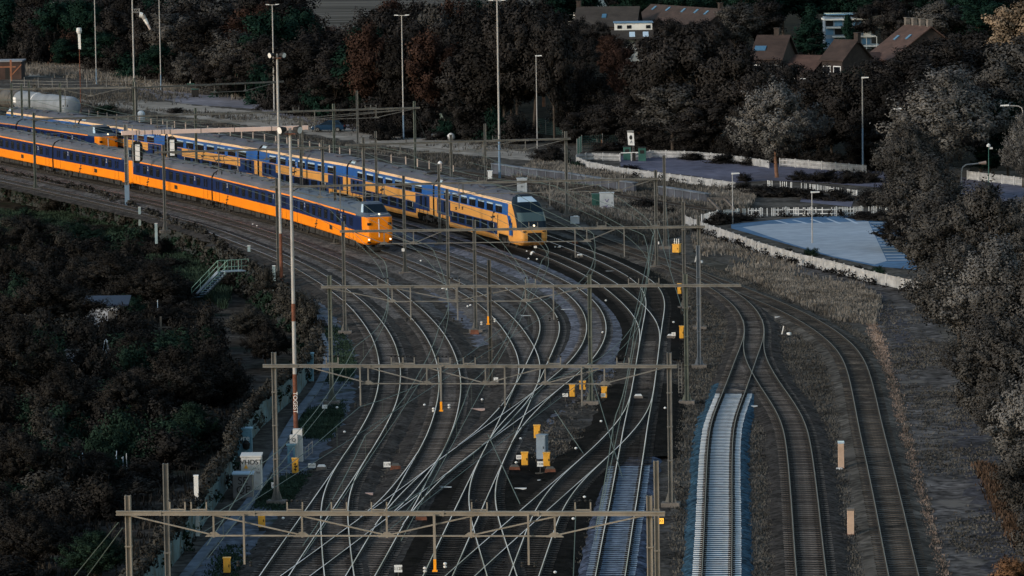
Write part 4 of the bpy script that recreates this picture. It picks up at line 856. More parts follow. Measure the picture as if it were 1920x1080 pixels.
# ------------------------------------------------------------------ light masts and lamps
def pole(label, x, top, base=None, h=None, r=.12, mat=None, head='T', low=None, z0=0.0, rz=0, name='light_mast'):
    p = P(x, base, z0) if base is not None else P(x, top, z0 + h)
    if h is None:
        h = 5.0
        for _ in range(30): h += (proj((p.x, p.y, z0 + h))[1] - top) / (FPX / p.y)
    t = thing(name, label, 'light mast' if name != 'street_lamp' else 'street lamp', (p.x, p.y, z0), rz, 'lamps and light masts'); mat = mat or polemetal
    mb = MB()
    if low: mb.tube((0, 0, h * low[1]), (0, 0, h), r, r * .7, 10)
    else: mb.tube((0, 0, 0), (0, 0, h), r, r * .6, 10)
    mb.build('pole', mat, t)
    if low: b = MB(); b.tube((0, 0, 0), (0, 0, h * low[1] - .01), r * 1.25, r * 1.12, 10); b.build('lower_pole', low[0], t)
    if head == 'T':
        b = MB(); b.bar((-.5, 0, h), (.5, 0, h), .08); b.build('crossarm', mat, t)
        for s in (-1, 1): b = MB(); b.hexa([(s * .4, -.14, h - .03), (s * 1.0, -.14, h + .02), (s * 1.0, .14, h + .02), (s * .4, .14, h - .03), (s * .45, -.1, h + .09), (s * .95, -.1, h + .12), (s * .95, .1, h + .12), (s * .45, .1, h + .09)]); b.build('lamp_head', whitedirty, t)
    elif head == 'spot':
        b = MB(); b.box((0, 0, h - .35), (.7, .5, .06)); b.build('platform', rust, t)
        for s in (-1, 1): b = MB(); b.tube((s * .25, -.1, h - .05), (s * .62, -.35, h - .12), .12, .27, 12); lo = b.build('floodlight', darkmetal, t); b = MB(); b.tube((s * .625, -.352, h - .121), (s * .64, -.365, h - .124), .22, .22, 12); b.build('lens', white, lo)
    elif head == 'arm':
        b = MB(); b.path([(0, 0, h - .05), (-.1, 0, h + .35), (-.5, 0, h + .55), (-1.6, 0, h + .62)], .06); b.build('arm', mat, t)
        b = MB(); b.hexa([(-2.5, -.14, h + .56), (-1.5, -.16, h + .58), (-1.5, .16, h + .58), (-2.5, .14, h + .56), (-2.4, -.08, h + .7), (-1.55, -.1, h + .74), (-1.55, .1, h + .74), (-2.4, .08, h + .7)]); b.build('lamp_head', whitedirty, t)
    elif head == 'armR':
        b = MB(); b.path([(0, 0, h - .05), (.1, 0, h + .45), (.5, 0, h + .75), (1.9, 0, h + .86)], .07); b.build('arm', mat, t)
        b = MB(); b.tube((1.8, 0, h + .87), (2.6, 0, h + .92), .10, .20, 10); b.build('lamp_head', M('peach_lamp_shell', (.62, .42, .33), .5, 0, .1), t)
    elif head == 'short':
        b = MB(); b.hexa([(-.1, -.12, h), (.75, -.12, h + .06), (.75, .12, h + .06), (-.1, .12, h), (-.1, -.1, h + .16), (.7, -.1, h + .16), (.7, .1, h + .16), (-.1, .1, h + .16)]); b.build('lamp_head', whitedirty, t)
    elif head == 'cam':
        b = MB(); b.lathe([(.02, .0), (.2, .05), (.22, .25), (.05, .4)], 10, (0, 0, h)); b.box((.25, -.1, h - .1), (.3, .2, .2)); b.build('camera_head', whitedirty, t)
    return t, p, h
t, p, h = pole('tall white light mast rusty below, left of the two in front of the trains', 528, 101, base=532, r=.125, head='spot', low=(rust, .22))
t, p, h = pole('tall white light mast standing on the graffiti covered base by the service path', 555.5, 240, base=842, r=.125, head='spot', low=(rust, .235))
b = MB(); b.tube((0, 0, h * .40), (0, 0, h * .455), .127, .126, 10); b.build('rust_band', rust, t)
text('graffiti', 'TOGEST', .36, white, t, Matrix.Translation((0.0, -.165, 2.95)) @ Matrix.Rotation(math.pi / 2, 4, 'X') @ Matrix.Rotation(-math.pi / 2, 4, 'Z'))
pole('far light mast with a flat T head, directly behind the white mast', 514.5, 9, base=208, r=.13)
pole('light mast with a flat T head in front of the wood', 757, 29, base=262, r=.09, low=(poleblue, .2))
pole('very tall light mast cut by the top edge, beside the long platform', 937, 1, base=338, r=.12, mat=polemetal, low=(poleblue, .23))
pole('slim light mast at the corner of the green mesh fence', 1007.5, 106, base=279, r=.075, head='short')
pole('far light mast cut by the top edge, left of the windsock', 181, -30, base=158, r=.09, low=(poleblue, .15))
pole('far light mast cut by the top edge, right of the windsock', 302, -30, base=170, r=.09, low=(poleblue, .15))
pole('small far lamp among the trees at the top left', 96, 6, base=62, r=.075, head='short', mat=polegrey)
pole('light mast with a blue lower half in the dark trees behind the car park', 1618, 147, base=325, r=.09, mat=polegrey, low=(poleblue, .48), head='short')
pole('lamp post at the corner of the picket fence by the blue parking lot', 1374, 327, base=420, r=.065, head='short', name='street_lamp')
pole('thin lamp post standing in the blue parking lot', 1523, 362, base=456, r=.07, head='short', name='street_lamp')
pole('bare post by the far picket fence', 1268, 252, base=283, r=.07, head=None, name='street_lamp')
pole('street lamp with a thin arm above the light grey tree', 1716, 214, base=330, r=.065, head='arm', name='street_lamp')
pole('street lamp with an arm at the right edge', 1918, 208, base=340, r=.065, head='arm', name='street_lamp')
pole('short street lamp with a peach coloured head among the crowns', 1803, 322, base=372, r=.075, head='armR', name='street_lamp')
pole('green camera pole beside the right hand car park', 1854, 276, base=356, r=.065, head='cam', mat=cabgreen, name='street_lamp')
# windsock mast, rusty pole with a torn windsock, striped marker
t, p, h = pole('pale mast cut by the top edge that carries the windsock', 253, -30, base=222, r=.12, head=None, low=(steelgreen, .30))
w = thing('windsock', 'drooping white and grey windsock on a lattice arm of the tall mast', 'windsock', P(254, 28, 0) * 0 + Vector((p.x, p.y, h * .79)))
b = MB()
for z in (.0, .45): b.bar((.1, 0, z), (1.0, 0, z), .05)
for k in range(3): b.bar((.15 + .28 * k, 0, 0), (.43 + .28 * k, 0, .45), .04)
b.bar((1.0, 0, -.6), (1.0, 0, .55), .06); b.build('arm', polemetal, w)
pts = [(1.0, 0, -.35), (1.45, 0, -.45), (1.75, 0, -1.0), (2.1, 0, -1.7), (2.5, 0, -2.5)]
for k, mm in enumerate((white, M('greyed_windsock', (.30, .29, .29), .8, 0, .2), white, M('pinkish_windsock', (.42, .36, .35), .8, 0, .2))):
    b = MB(); b.tube(pts[k], pts[k + 1], .42 - .07 * k, .35 - .07 * k, 10, caps=False); b.build('sleeve_band', mm, w)
t, p, h = pole('rusty thin pole left of the windsock mast', 152, 58, base=216, r=.075, head=None, mat=rust, name='flag_pole'); tag(t, cat='flag pole')
w = thing('torn_windsock', 'torn white windsock hanging from the rusty pole', 'windsock', (p.x, p.y, h)); b = MB(); b.lathe([(.05, .5), (.34, .45), (.42, 0), (.30, -.35)], 10); b.build('ring', whitedirty, w)
b = MB(); b.hexa([(-.12, -.05, -2.6), (.22, -.05, -2.7), (.22, .05, -2.7), (-.12, .05, -2.6), (-.2, -.05, -.3), (.2, -.05, -.3), (.2, .05, -.3), (-.2, .05, -.3)]); b.build('rag', white, w)
for x, y0, y1, l in ((357, 115, 170, 'red and white banded marker pole by the dark bin'), (766, 187, 231, 'black and white banded marker pole beside the T headed mast')):
    p = P(x, y1, 0); t = thing('marker_pole', l, 'marker pole', (p.x, p.y, 0)); hh = (y1 - y0) / (FPX / p.y)
    for k in range(5): b = MB(); b.tube((0, 0, hh * k / 5), (0, 0, hh * (k + 1) / 5), .09, n=8); b.build('band', white if k % 2 else (rust if x < 500 else ink), t)
# ------------------------------------------------------------------ wires
wire = M('copper_green_wire', (.085, .115, .105), .6, .3, .1, 1)
def wirepath(label, b, z, sag=0, every=55, r=.024, group='overhead wires'):
    t = thing('overhead_wire', label, 'overhead wire', (0, 0, 0), 0, group); mb = MB(); al = Along(b); s = 0; pts = []
    while s < al.s[-1]:
        q = al.at(s); k = (s % every) / every; pts.append((q.x, q.y, z - sag * 4 * k * (1 - k))); s += 6
    mb.path(pts, r, 4); mb.build('conductor', wire, t)
    if sag:
        mb = MB(); pts2 = [(p[0], p[1], 5.5) for p in pts]; mb.path(pts2, r * .8, 4)
        for a, c in list(zip(pts, pts2))[1::2]: mb.bar(a, c, .012)
        mb.build('contact_wire', wire, t)
for nm, lab in (('A', 'leftmost track'), ('B', 'second track'), ('T3', 'orange train track'), ('T4', 'empty middle track'), ('C', 'long crossover track'), ('T5', 'double deck train track'), ('T6', 'track right of the double deck train'), ('T6C', 'black ballast branch')):
    wirepath('thin contact and carrier wires above the ' + lab, TRK[nm], 7.0, 1.0)
def guy(label, a, b, r=.026):
    t = thing('stay_wire', label, 'stay wire', (0, 0, 0), 0, 'stay wires'); mb = MB(); mb.tube(a, b, r, r, 5); mb.build('cable', wire, t)
for k, (x0, y0, z0, x1, y1, z1) in enumerate(((1105, 690, 4.2, 1170, 905, 0), (1040, 770, .5, 1130, 905, 0), (915, 815, 2.2, 975, 945, 1.0), (1062, 275, 7.5, 1110, 372, 0), (1062, 270, 7.5, 1085, 400, 0), (1245, 330, 6, 1258, 510, 0), (1225, 440, 4, 1165, 700, 0), (1230, 420, 4, 1285, 600, 0), (222, 980, 6, 140, 1080, 2), (230, 990, 6, 160, 1085, 2), (1080, 950, 3, 1075, 1085, 0), (778, 210, 7.5, 800, 262, 0))):
    guy(('slack stay wire', 'tight stay cable')[k % 2] + ' slanting to the ground ' + ('beside the yellow boxes', 'over the dark middle ground', 'left of the grey cabinet', 'right of the double deck nose', 'toward the relay cabinets', 'by the third portal leg', 'across the right hand tracks', 'near the big yellow box', 'at the bottom left leg', 'over the garden hedge', 'above the violet ballast', 'by the far portal')[k], P(x0, y0, z0), P(x1, y1, z1))
# ------------------------------------------------------------------ trackside boxes, plates, reflectors
def at(x, y, z=0.0): p = P(x, y, z); return (p.x, p.y, z)
def ybox(label, x, base, w=.55, h=1.1, d=.4, legs=True, rz=0, mat=None, seam=False):
    k = 1 if 'transformer' in label or mat else .72; w *= k; h *= k; d *= k
    t = thing('switch_cabinet', label, 'cabinet', at(x, base), rz, 'yellow trackside cabinets'); z0 = .25 if legs else .02
    b = MB(); b.box((0, 0, z0 + h / 2), (w, d, h)); b.build('body', mat or yellowbox, t)
    b = MB(); b.box((0, 0, z0 + h + .03), (w + .06, d + .06, .06)); b.build('lid', mat or yellowbox, t)
    b = MB(); b.box((0, -d / 2 - .008, z0 + h * .47), (w * .84, .016, h * .82)); do = b.build('door', mat or yellowbox, t)
    b = MB(); b.box((w * .3, -d / 2 - .03, z0 + h * .5), (.04, .03, .14)); b.build('handle', ink, do)
    if legs: b = MB(); b.box((0, 0, .12), (w * .86, d * .8, .22)); b.build('plinth', darkmetal, t)
    return t
for x, y, w, h, l in ((1073, 750, .50, 1.05, 'yellow cabinet beside the white plates, left of the pair'), (1089, 737, .22, .75, 'narrow yellow cabinet left half of the pair behind the dropper'), (1096, 737, .22, .75, 'narrow yellow cabinet right half of the pair behind the dropper'), (1133, 752, .5, .95, 'yellow cabinet next to the white plate by the right hand track'),
                   (1007, 828, .55, 1.05, 'yellow cabinet behind the grey blue cabinet'), (984, 879, .55, 1.0, 'yellow cabinet with a white plate, below the grey blue cabinet on its left'), (1025, 881, .55, 1.05, 'yellow cabinet on rusty rubble, below the grey blue cabinet on its right'),
                   (554, 894, .52, 1.15, 'yellow cabinet scrawled with black ink by the service path'), (491, 996, .52, 1.0, 'yellow cabinet seen through the nearest portal at the left'), (426, 1082, .5, 1.0, 'yellow cabinet cut by the bottom edge'),
                   (1278, 640, .42, 1.2, 'tall thin yellow cabinet against the leg of the third portal, lower one'), (1274, 556, .42, 1.1, 'thin yellow cabinet against the leg of the third portal, upper one')):
    t = ybox(l, x, y, w, h)
    if x == 554:
        b = MB(); pts = [(-.12, .95), (.05, 1.05), (-.05, .75), (.12, .8), (-.08, .5), (.1, .55), (.02, .38)]
        for p, q in zip(pts[:-1], pts[1:]): b.bar((p[0] * .7, -.165, p[1] * .72 + .08), (q[0] * .7, -.165, q[1] * .72 + .08), .05, .01, up=(0, 1, 0))
        b.build('graffiti', ink, t)
t = ybox('big yellow transformer box with three insulators by the siding switch', 1269, 478, .66, .72, .6, rz=-.35)
for k in (-.2, 0, .2): b = MB(); b.tube((k, 0, 1.0), (k, 0, 1.5), .04, n=8); b.lathe([(.05, 0), (.08, .05), (.05, .1)], 8, (k, 0, 1.15)); b.build('insulator', white, t)
t = ybox('tall grey blue ribbed cabinet leaning among the yellow ones', 1017, 860, .58, 1.42, .55, mat=cabgrey, legs=False, rz=-.35); b = MB()
for k in range(4): b.box((.30, -.2 + .13 * k, .75), (.03, .04, 1.3))
b.build('rib', cabgrey, t)
def cabinet(label, x, base, w, h, d, mat, rz=0, doors=2, roof=None, cat='cabinet'):
    t = thing('relay_cabinet', label, cat, at(x, base), rz); b = MB(); b.box((0, 0, h / 2 + .08), (w, d, h)); b.build('body', mat, t)
    b = MB(); b.box((0, 0, h + .12), (w + .1, d + .1, .08)); b.build('roof', roof or mat, t); b = MB(); b.box((0, 0, .04), (w * .95, d * .95, .1)); b.build('plinth', concrete, t)
    for k in range(doors):
        b = MB(); x0 = -w / 2 + w * (k + .5) / doors; b.box((x0, -d / 2 - .012, h * .5 + .06), (w / doors - .07, .024, h * .88)); do = b.build('door', mat, t)
        b = MB(); b.box((x0 + (w / doors) * .36 * (1 if k == 0 else -1), -d / 2 - .035, h * .5), (.04, .03, .18)); b.build('handle', ink, do)
    return t
whitegrey = M('pale_grey_cabinet_paint', (.40, .43, .46), .6, 0, .15, 1, dirt=((.25, .26, .28), .9, .62))
cabinet('green relay cabinet at the left of the pale one beyond the double deck nose', 1120, 393, 1.1, 1.5, .9, cabgreen, doors=2)
t = cabinet('pale grey relay cabinet with a violet scrawl right of the green one', 1138, 396, 1.45, 1.8, .9, whitegrey, doors=1); b = MB()
for p, q in (((-.5, .55), (.1, .62)), ((.1, .62), (-.3, .4)), ((-.3, .4), (.45, .45)), ((-.2, 1.3), (.0, 1.0)), ((0, 1.0), (.2, 1.3))): b.bar((p[0], -.49, p[1]), (q[0], -.49, q[1]), .06, .012, up=(0, 1, 0))
b.build('graffiti', M('violet_spray', (.12, .09, .22), .7, 0, 0), t)
cabinet('green and white cabinet behind the double deck roof', 979, 362, 1.1, 1.5, .8, whitegrey, doors=2)
cabinet('small white cabinet with two black eyes by the tall mast', 919, 339, .5, 1.0, .5, white, doors=1)
# graffiti cabinets at the service path
gw = M('chalky_white_cabinet', (.52, .51, .50), .7, 0, .1, 1, dirt=((.40, .36, .34), .8, .6)); gb = M('blue_spray_cabinet', (.11, .23, .31), .6, 0, .4, 1.2, dirt=((.22, .38, .46), .8, .58))
t = cabinet('white cabinet with a yellow warning triangle and black tags', 473, 920, 1.15, 2.0, 1.5, gw, rz=.0)
text('graffiti', 'VHOST', .40, ink, t, SIDE(.02, -.80, 1.78)); text('graffiti', '~ ,', .3, ink, t, SIDE(.3, -.80, 1.45)); text('graffiti', 'r', .3, ink, t, SIDE(-.3, -.80, 1.05)); text('graffiti', 'nu', .25, ink, t, SIDE(.4, -.80, 1.2))
b = MB(); b.add([(-.42, -.785, 1.42), (-.16, -.785, 1.42), (-.29, -.785, 1.66), (-.42, -.795, 1.42), (-.16, -.795, 1.42), (-.29, -.795, 1.66)], [(0, 2, 1), (3, 4, 5), (0, 1, 4, 3), (1, 2, 5, 4), (2, 0, 3, 5)]); b.build('warning_sign', yellowbox, t)
t = cabinet('low grey cabinet with big dark letters, in front of the white one', 457, 934, 1.15, 1.35, 1.1, M('grey_tagged_cabinet', (.15, .145, .15), .7, 0, .2, 1), rz=0, doors=1, roof=M('pale_blue_lid', (.25, .36, .46), .6, 0, .1))
text('graffiti', 'SE', .62, ink, t, SIDE(.0, -.59, 1.08)); text('graffiti', 'QE', .62, ink, t, SIDE(.02, -.59, .55))
t = cabinet('blue cabinet with chalky tags in the fence corner', 459, 856, .95, 1.65, .7, gb, doors=1); text('graffiti', 'Dre', .5, white, t, SIDE(-.05, -.385, 1.2)); b = MB(); b.lathe([(.02, 0), (.2, .1), (.26, .4), (.1, .62)], 10, (.12, -.34, .45)); b.build('hanging_bag', ink, t)
t = cabinet('blue cabinet scribbled over in white, by the bend of the cable trough', 577, 716, .85, 1.9, .7, gb, doors=1); text('graffiti', 'JES', .42, white, t, SIDE(0, -.385, 1.6)); text('graffiti', '#K', .4, white, t, SIDE(0, -.385, .9))
t = thing('light_mast_plinth', 'stepped concrete mast base sprayed white and blue', 'mast base', at(555, 866)); b = MB(); b.box((.12, .25, 1.0), (.62, .6, 2.0), taper=.9); b.build('rear_block', gw, t); b = MB(); b.box((-.1, -.2, .85), (.5, .4, 1.7), taper=.94); b.build('front_block', gw, t)
b = MB(); b.box((-.25, -.55, .55), (.45, .3, 1.1)); b.box((-.25, -.55, 1.14), (.6, .4, .10)); b.build('tagged_box', gb, t); text('graffiti', 'Q', .3, ink, t, SIDE(-.1, -.42, 1.4)); text('graffiti', 'S3E', .28, M('violet_spray2', (.10, .10, .25), .7, 0, 0), t, Matrix.Translation((-.25, -.71, .6)) @ Matrix.Rotation(math.pi / 2, 4, 'X') @ Matrix.Rotation(-math.pi / 2, 4, 'Z'))
b = MB()
for k in range(3): b.bar((.55 + .22 * k, -.35 + .1 * k, .2 + .15 * k), (.55 + .22 * k, -.35 + .1 * k, .95 + .18 * k), .03)
for z in (.3, .62, .92): b.bar((.55, -.35, z - .05), (.99, -.15, z + .32), .03)
t2 = thing('wire_grid', 'small tilted pale wire grid right of the sprayed mast base', 'grid', at(556, 866)); b.build('mesh_panel', polegrey, t2)
# beige posts
for x, y, h, l, top in ((1577, 879, 1.55, 'pinkish concrete cable post with a pale blue cap', glasspale), (1595, 1004, 1.38, 'tan concrete cable post with a grey cap, nearest the camera', concrete)):
    t = thing('cable_post', l, 'post', at(x, y)); b = MB(); b.box((0, 0, h / 2), (.34, .34, h)); b.build('body', M('beige_post_paint', (.50, .36, .28), .7, 0, .15, 1.2), t); b = MB(); b.box((0, 0, h + .05), (.38, .38, .12)); b.build('cap', top, t)
    b = MB(); b.box((0, 0, .04), (.4, .4, .1)); b.build('base', rust, t)
t = thing('white_block', 'small flat white concrete marker at the foot of the pinkish post', 'marker', at(1574, 881)); b = MB(); b.box((0, 0, .06), (.38, .3, .12)); b.build('slab', white, t)
# white plates with numbers
for x, y, w, h, s, l in ((585, 884, .60, .36, '1119', 'white number plate on a frame by the leftmost track'), (726, 882, .55, .42, '1178', 'white number plate on a post between the first two tracks'), (1060, 750, .5, .30, '1131', 'white number plate beside the left yellow cabinet'), (1131, 750, .42, .34, '121', 'white plate leaning on the yellow cabinet by the right track'), (973, 868, .42, .34, '112', 'white plate left of the yellow cabinet under the grey one'), (1013, 881, .5, .42, '1126', 'white plate left of the yellow cabinet on rubble'), (930, 720, .42, .36, '1', 'white plate in the dark ground under the second portal'), (747, 1080, .55, .5, '1128', 'white number plate at the bottom edge'), (1263, 634, .40, .36, '31', 'white plate by the thin yellow cabinet on the portal leg'), (1232, 455, .5, .32, '43', 'white number plate low on the mast right of the double deck nose'), (513, 908, .30, .42, '6', 'white plate with one digit on the left leg of the second portal'), (756, 468, .34, .34, '41', 'white plate on the mast right of the orange nose'), (1004, 468, .36, .28, '=', 'small pale plate on a post under the double deck nose'), (609, 772, .45, .34, '+', 'white plate with a cross by the green mast foot'), (1230, 453, .3, .2, '-', 'narrow white plate on the mast above the track fork')):
    if s == '-': continue
    zz = {'43': 1.1, '6': .9, '41': 2.2}.get(s, .55); p = P(x, y, zz) if s in ('43', '6', '41') else Vector(at(x, y + 6)); p.z = 0
    if s in ('43', '6', '41'): p.y -= .32
    t = thing('number_plate', l, 'number plate', p, 0, 'white number plates'); b = MB(); w *= .74; h *= .74; b.box((0, 0, zz), (w, .04, h)); b.build('plate', white, t)
    b = MB(); b.bar((0, .04, 0), (0, .04, zz), .05); b.build('stake', steeldark, t); text('number', s, h * .62, ink, t, SIDE(0, -.026, zz))
# switch machines, rubble blocks, reflectors, white bars
for x, y, l in ((603, 886, 'grey point machine by the plate on the leftmost track'), (742, 884, 'point machine beside the plate between the first two tracks'), (1197, 752, 'pale point machine by the right hand track'), (1258, 638, 'pale arched point machine near the thin yellow cabinet'), (965, 886, 'rusty block left of the yellow cabinet pair'), (1032, 890, 'rusty rubble block under the yellow cabinet'), (890, 627, 'rusty footing block under the dark mast'), (790, 980, 'round rusty pot between the tracks under the nearest portal'), (1078, 460, 'point machine near the white domes'), (1087, 486, 'green grey point machine between the right tracks')):
    t = thing('point_machine', l, 'point machine', at(x, y), 0, 'point machines'); pale = 'pale' in l or 'grey' in l; b = MB(); b.box((0, 0, .2), (.7, .5, .34), taper=.8); b.build('casing', concrete if pale else rust, t); b = MB(); b.box((0, 0, .42), (.5, .4, .10), taper=.7); b.build('cover', whitedirty if pale else steeldark, t); b = MB(); b.bar((-.9, 0, .1), (.9, 0, .1), .06); b.build('rod', steeldark, t)
REF = [(632, 767), (646, 813), (531, 976), (1080, 844), (1096, 936), (1075, 977), (1041, 1078), (1127, 793), (1263, 606), (976, 826), (968, 871), (796, 762), (675, 729), (474, 421), (482, 424), (789, 490), (882, 574), (988, 472), (996, 478), (1007, 487), (1041, 464), (838, 544), (1005, 540), (1136, 565), (1130, 625), (1247, 768), (904, 752), (877, 576), (1026, 540), (991, 486)]
for k, (x, y) in enumerate(REF):
    t = thing('reflector_stake', 'small white reflector knob on a low stake beside the tracks', 'reflector', at(x, y + 4), 0, 'white reflector knobs'); b = MB(); b.lathe([(.03, 0), (.08, .04), (.095, .09), (.04, .14)], 8, (0, 0, .18)); b.build('knob', white, t); b = MB(); b.tube((0, 0, 0), (0, 0, .2), .03, n=6); b.build('stake', steeldark, t)
for x, y, l in ((1050, 468, 'white domed marker right of the double deck nose'), (999, 479, 'white domed marker in front of the double deck nose'), (825, 308, 'white angular marker roof by the mast behind the train'), (833, 545, 'white tilted marker at the third portal dropper')):
    t = thing('domed_marker', l, 'track marker', at(x, y)); b = MB(); b.lathe([(.26, .05), (.29, .12), (.19, .3), (.05, .4)], 12); b.build('dome', white, t); b = MB(); b.box((0, 0, .06), (.6, .3, .06)); b.build('base', steeldark, t)
for x, y, w, l in ((1063, 584, .95, 'white trough lid in the pale gravel, right of its twin'), (986, 596, .8, 'white trough lid in the pale gravel, left of its twin'), (1145, 512, .85, 'white trough lid on the black ballast'), (896, 771, .95, 'reddish white trough lid under the second portal'), (839, 919, .95, 'white trough lid left of the black ballast branch'), (972, 921, .95, 'white trough lid on the black middle ground'), (685, 930, .9, 'pinkish trough lid between the first two tracks'), (1461, 598, .65, 'white sleeper end by the siding fork'), (1411, 766, .65, 'white stone slab right of the white sleepers'), (1012, 906, .25, 'short white bar below the rusty rubble, left'), (1020, 906, .25, 'short white bar below the rusty rubble, right'), (1030, 541, .4, 'white bar under the third portal'), (962, 929, .25, 'sliver of white trough lid')):
    t = thing('trough_lid', l, 'trough lid', at(x, y), -.08 if x < 1000 else .12, 'white trough lids'); b = MB(); b.box((0, 0, .12), (w, .26, .14)); b.box((0, 0, .03), (w * .8, .2, .1)); b.build('lid', whitedirty if 'reddish' not in l and 'pinkish' not in l else M('pinkish_concrete', (.36, .26, .24), .8, 0, .3, 2), t)
for x, y, l in ((1467, 632, 'hand points lever with a white weight beside the sidings'), (1304, 496, 'hand points lever with a white weight behind the blue grey mast')):
    t = thing('points_lever', l, 'points lever', at(x, y)); b = MB(); b.box((0, 0, .12), (.7, .4, .2)); b.build('base', darkmetal, t); b = MB(); b.bar((-.05, 0, .2), (.1, 0, .85), .07); b.build('lever', white, t); b = MB(); b.lathe([(.05, 0), (.18, .04), (.18, .2), (.05, .24)], 10, (.5, 0, .12)); b.build('weight', white, t); b = MB(); b.bar((-1.6, 0, .08), (-.3, 0, .08), .06); b.build('rod', steel, t)
for x, y in ((722, 492), (809, 468), (852, 547), (1047, 541), (938, 487)):
    t = thing('cable_pot', 'small rusty orange cable pot on the ballast', 'cable pot', at(x, y), 0, 'rusty cable pots'); b = MB(); b.lathe([(.12, 0), (.16, .08), (.12, .18), (.03, .2)], 10); b.build('pot', M('orange_rust', (.26, .14, .08), .8, 0, .3, 3), t); b = MB(); b.bar((-.5, 0, .06), (.6, .1, .06), .08); b.build('cable', ink, t)
t = thing('signal_lamp', 'amber lit number lamp on the slim tan mast', 'signal lamp', P(1239, 976, 5.6)); b = MB(); b.box((0, 0, 0), (.36, .3, .36)); b.build('case', black, t); b = MB(); b.box((0, -.16, 0), (.26, .02, .26)); b.build('lamp_panel', M('amber_lamp', (.9, .45, .06), .4, 0, 0, emit=.5), t); text('digits', '92', .2, ink, t, SIDE(0, -.175, 0))
b = MB(); b.bar((-.5, 0, .1), (0, .0, .1), .05); b.build('bracket', steel, t)
# equipment on the front mast of the third portal
t = thing('mast_equipment', 'black switch box clamped on the leg of the third portal', 'switch box', P(1285, 585, 3.0) - Vector((0, .4, 0))); b = MB(); b.box((0, 0, 0), (.62, .3, .25)); b.box((-.32, 0, .2), (.1, .2, .5)); b.box((.32, 0, .2), (.1, .2, .4)); b.build('box', ink, t)
t = thing('ladder', 'narrow pale ladder strip hanging beside the second portal leg', 'ladder', P(1275, 710, 3.4) - Vector((0, .3, 0))); b = MB()
for s in (-.1, .1): b.bar((s, 0, -.9), (s, 0, 1.0), .04)
for k in range(9): b.bar((-.1, 0, -.85 + k * .22), (.1, 0, -.85 + k * .22), .03)
b.build('ladder_frame', steel, t)
# ------------------------------------------------------------------ fences
fencewhite = M('weathered_fence_white', (.43, .43, .44), .7, 0, .25, 1.2, dirt=((.20, .20, .19), 1.0, .60))
def fence(label, px, h=1.0, post=2.6, gap=.16, mat=None, name='picket_fence', world=None, hidden=0.0, seed=0):
    b = resample([P(x, y, 0) for x, y in px], gap); n, d = normals(b); rng = random.Random(seed); t = thing(name, label, 'fence'); A = (b[0][0], b[0][1], 0); t.location = A; mb = MB(); mat = mat or white
    for i in range(len(b)):
        if rng.random() < hidden: continue
        rz = math.atan2(d[i][1], d[i][0]); q = b[i] - np.array(A[:2]); mb.box((q[0], q[1], .08 + h / 2), (gap * .5, .03, h * rng.uniform(.97, 1.03)), rz + rng.gauss(0, .03))
    step = max(1, int(1.3 / gap))
    for i in range(0, len(b) - step, step):
        if rng.random() < hidden * 1.2: continue
        for z in (.3, h * .82):
            q0 = b[i] - np.array(A[:2]) + n[i] * .05; q1 = b[i + step] - np.array(A[:2]) + n[i + step] * .05; mb.bar((q0[0], q0[1], z), (q1[0], q1[1], z), .06, .09)
    mb.build('pickets', mat, t); step = max(1, int(post / gap))
    for i in range(0, len(b), step): p = MB(); q = b[i] - np.array(A[:2]); p.box((q[0], q[1], h * .58), (.10, .10, h * 1.12), math.atan2(d[i][1], d[i][0])); p.box((q[0], q[1], h * 1.15), (.13, .13, .04), math.atan2(d[i][1], d[i][0])); p.build('post', mat, t)
    return t
fence('white picket fence curving along the near side of the upper car park', [(1163, 303), (1110, 301), (1082, 303), (1080, 308), (1100, 317), (1162, 329), (1230, 338), (1300, 347), (1379, 358)], .85, mat=fencewhite)
fence('white picket fence along the far side of the upper car park', [(1184, 302), (1222, 296), (1292, 298), (1352, 303), (1402, 310), (1442, 316)], .85, mat=fencewhite)
fence('white picket fence behind the lone grey tree', [(1462, 313), (1475, 313), (1532, 318), (1590, 323), (1624, 326)], .9, mat=fencewhite)
fence('white picket fence at the right edge beyond the crowns', [(1814, 337), (1870, 344), (1960, 355)], .9, mat=fencewhite)
fence('weathered picket fence half hidden in bushes along the back of the blue lot', [(1316, 420), (1345, 412), (1400, 408), (1480, 406), (1560, 406), (1664, 403)], .85, hidden=.35, mat=whitedirty, seed=3)
fence('long white board fence running down to the big trees in front of the blue lot', [(1285, 424), (1320, 438), (1360, 452), (1420, 474), (1500, 498), (1560, 511), (1620, 528), (1700, 546), (1740, 556)], .95, gap=.13, hidden=.05, seed=4, mat=fencewhite)
fence('broken white fence remains in the bushes between the car parks', [(1440, 350), (1500, 354), (1560, 362), (1618, 370)], .6, hidden=.72, seed=5, mat=whitedirty, post=9)
meshmat = M('green_mesh_wire', (.035, .085, .080), .7, 0, .2, 1)
def meshfence(label, px, h=2.0, mat=None, post=3.0, hstep=.25, wstep=.3, postmat=None):
    b = resample([P(x, y, 0) for x, y in px], post); t = thing('mesh_fence', label, 'fence', (b[0][0], b[0][1], 0)); o = np.array(b[0]); mb = MB(); mat = mat or meshmat
    for i in range(len(b) - 1):
        p, q = b[i] - o, b[i + 1] - o; z = .1
        while z < h: mb.bar((p[0], p[1], z), (q[0], q[1], z), .035); z += hstep
        k = 0.0
        while k < 1: r = p + (q - p) * k; mb.bar((r[0], r[1], .05), (r[0], r[1], h), .03); k += wstep / post
    mb.build('wire_mesh', mat, t)
    for p in b: m = MB(); m.tube((p[0] - o[0], p[1] - o[1], 0), (p[0] - o[0], p[1] - o[1], h + .1), .05, n=6); m.build('post', postmat or polegrey, t)
    return t
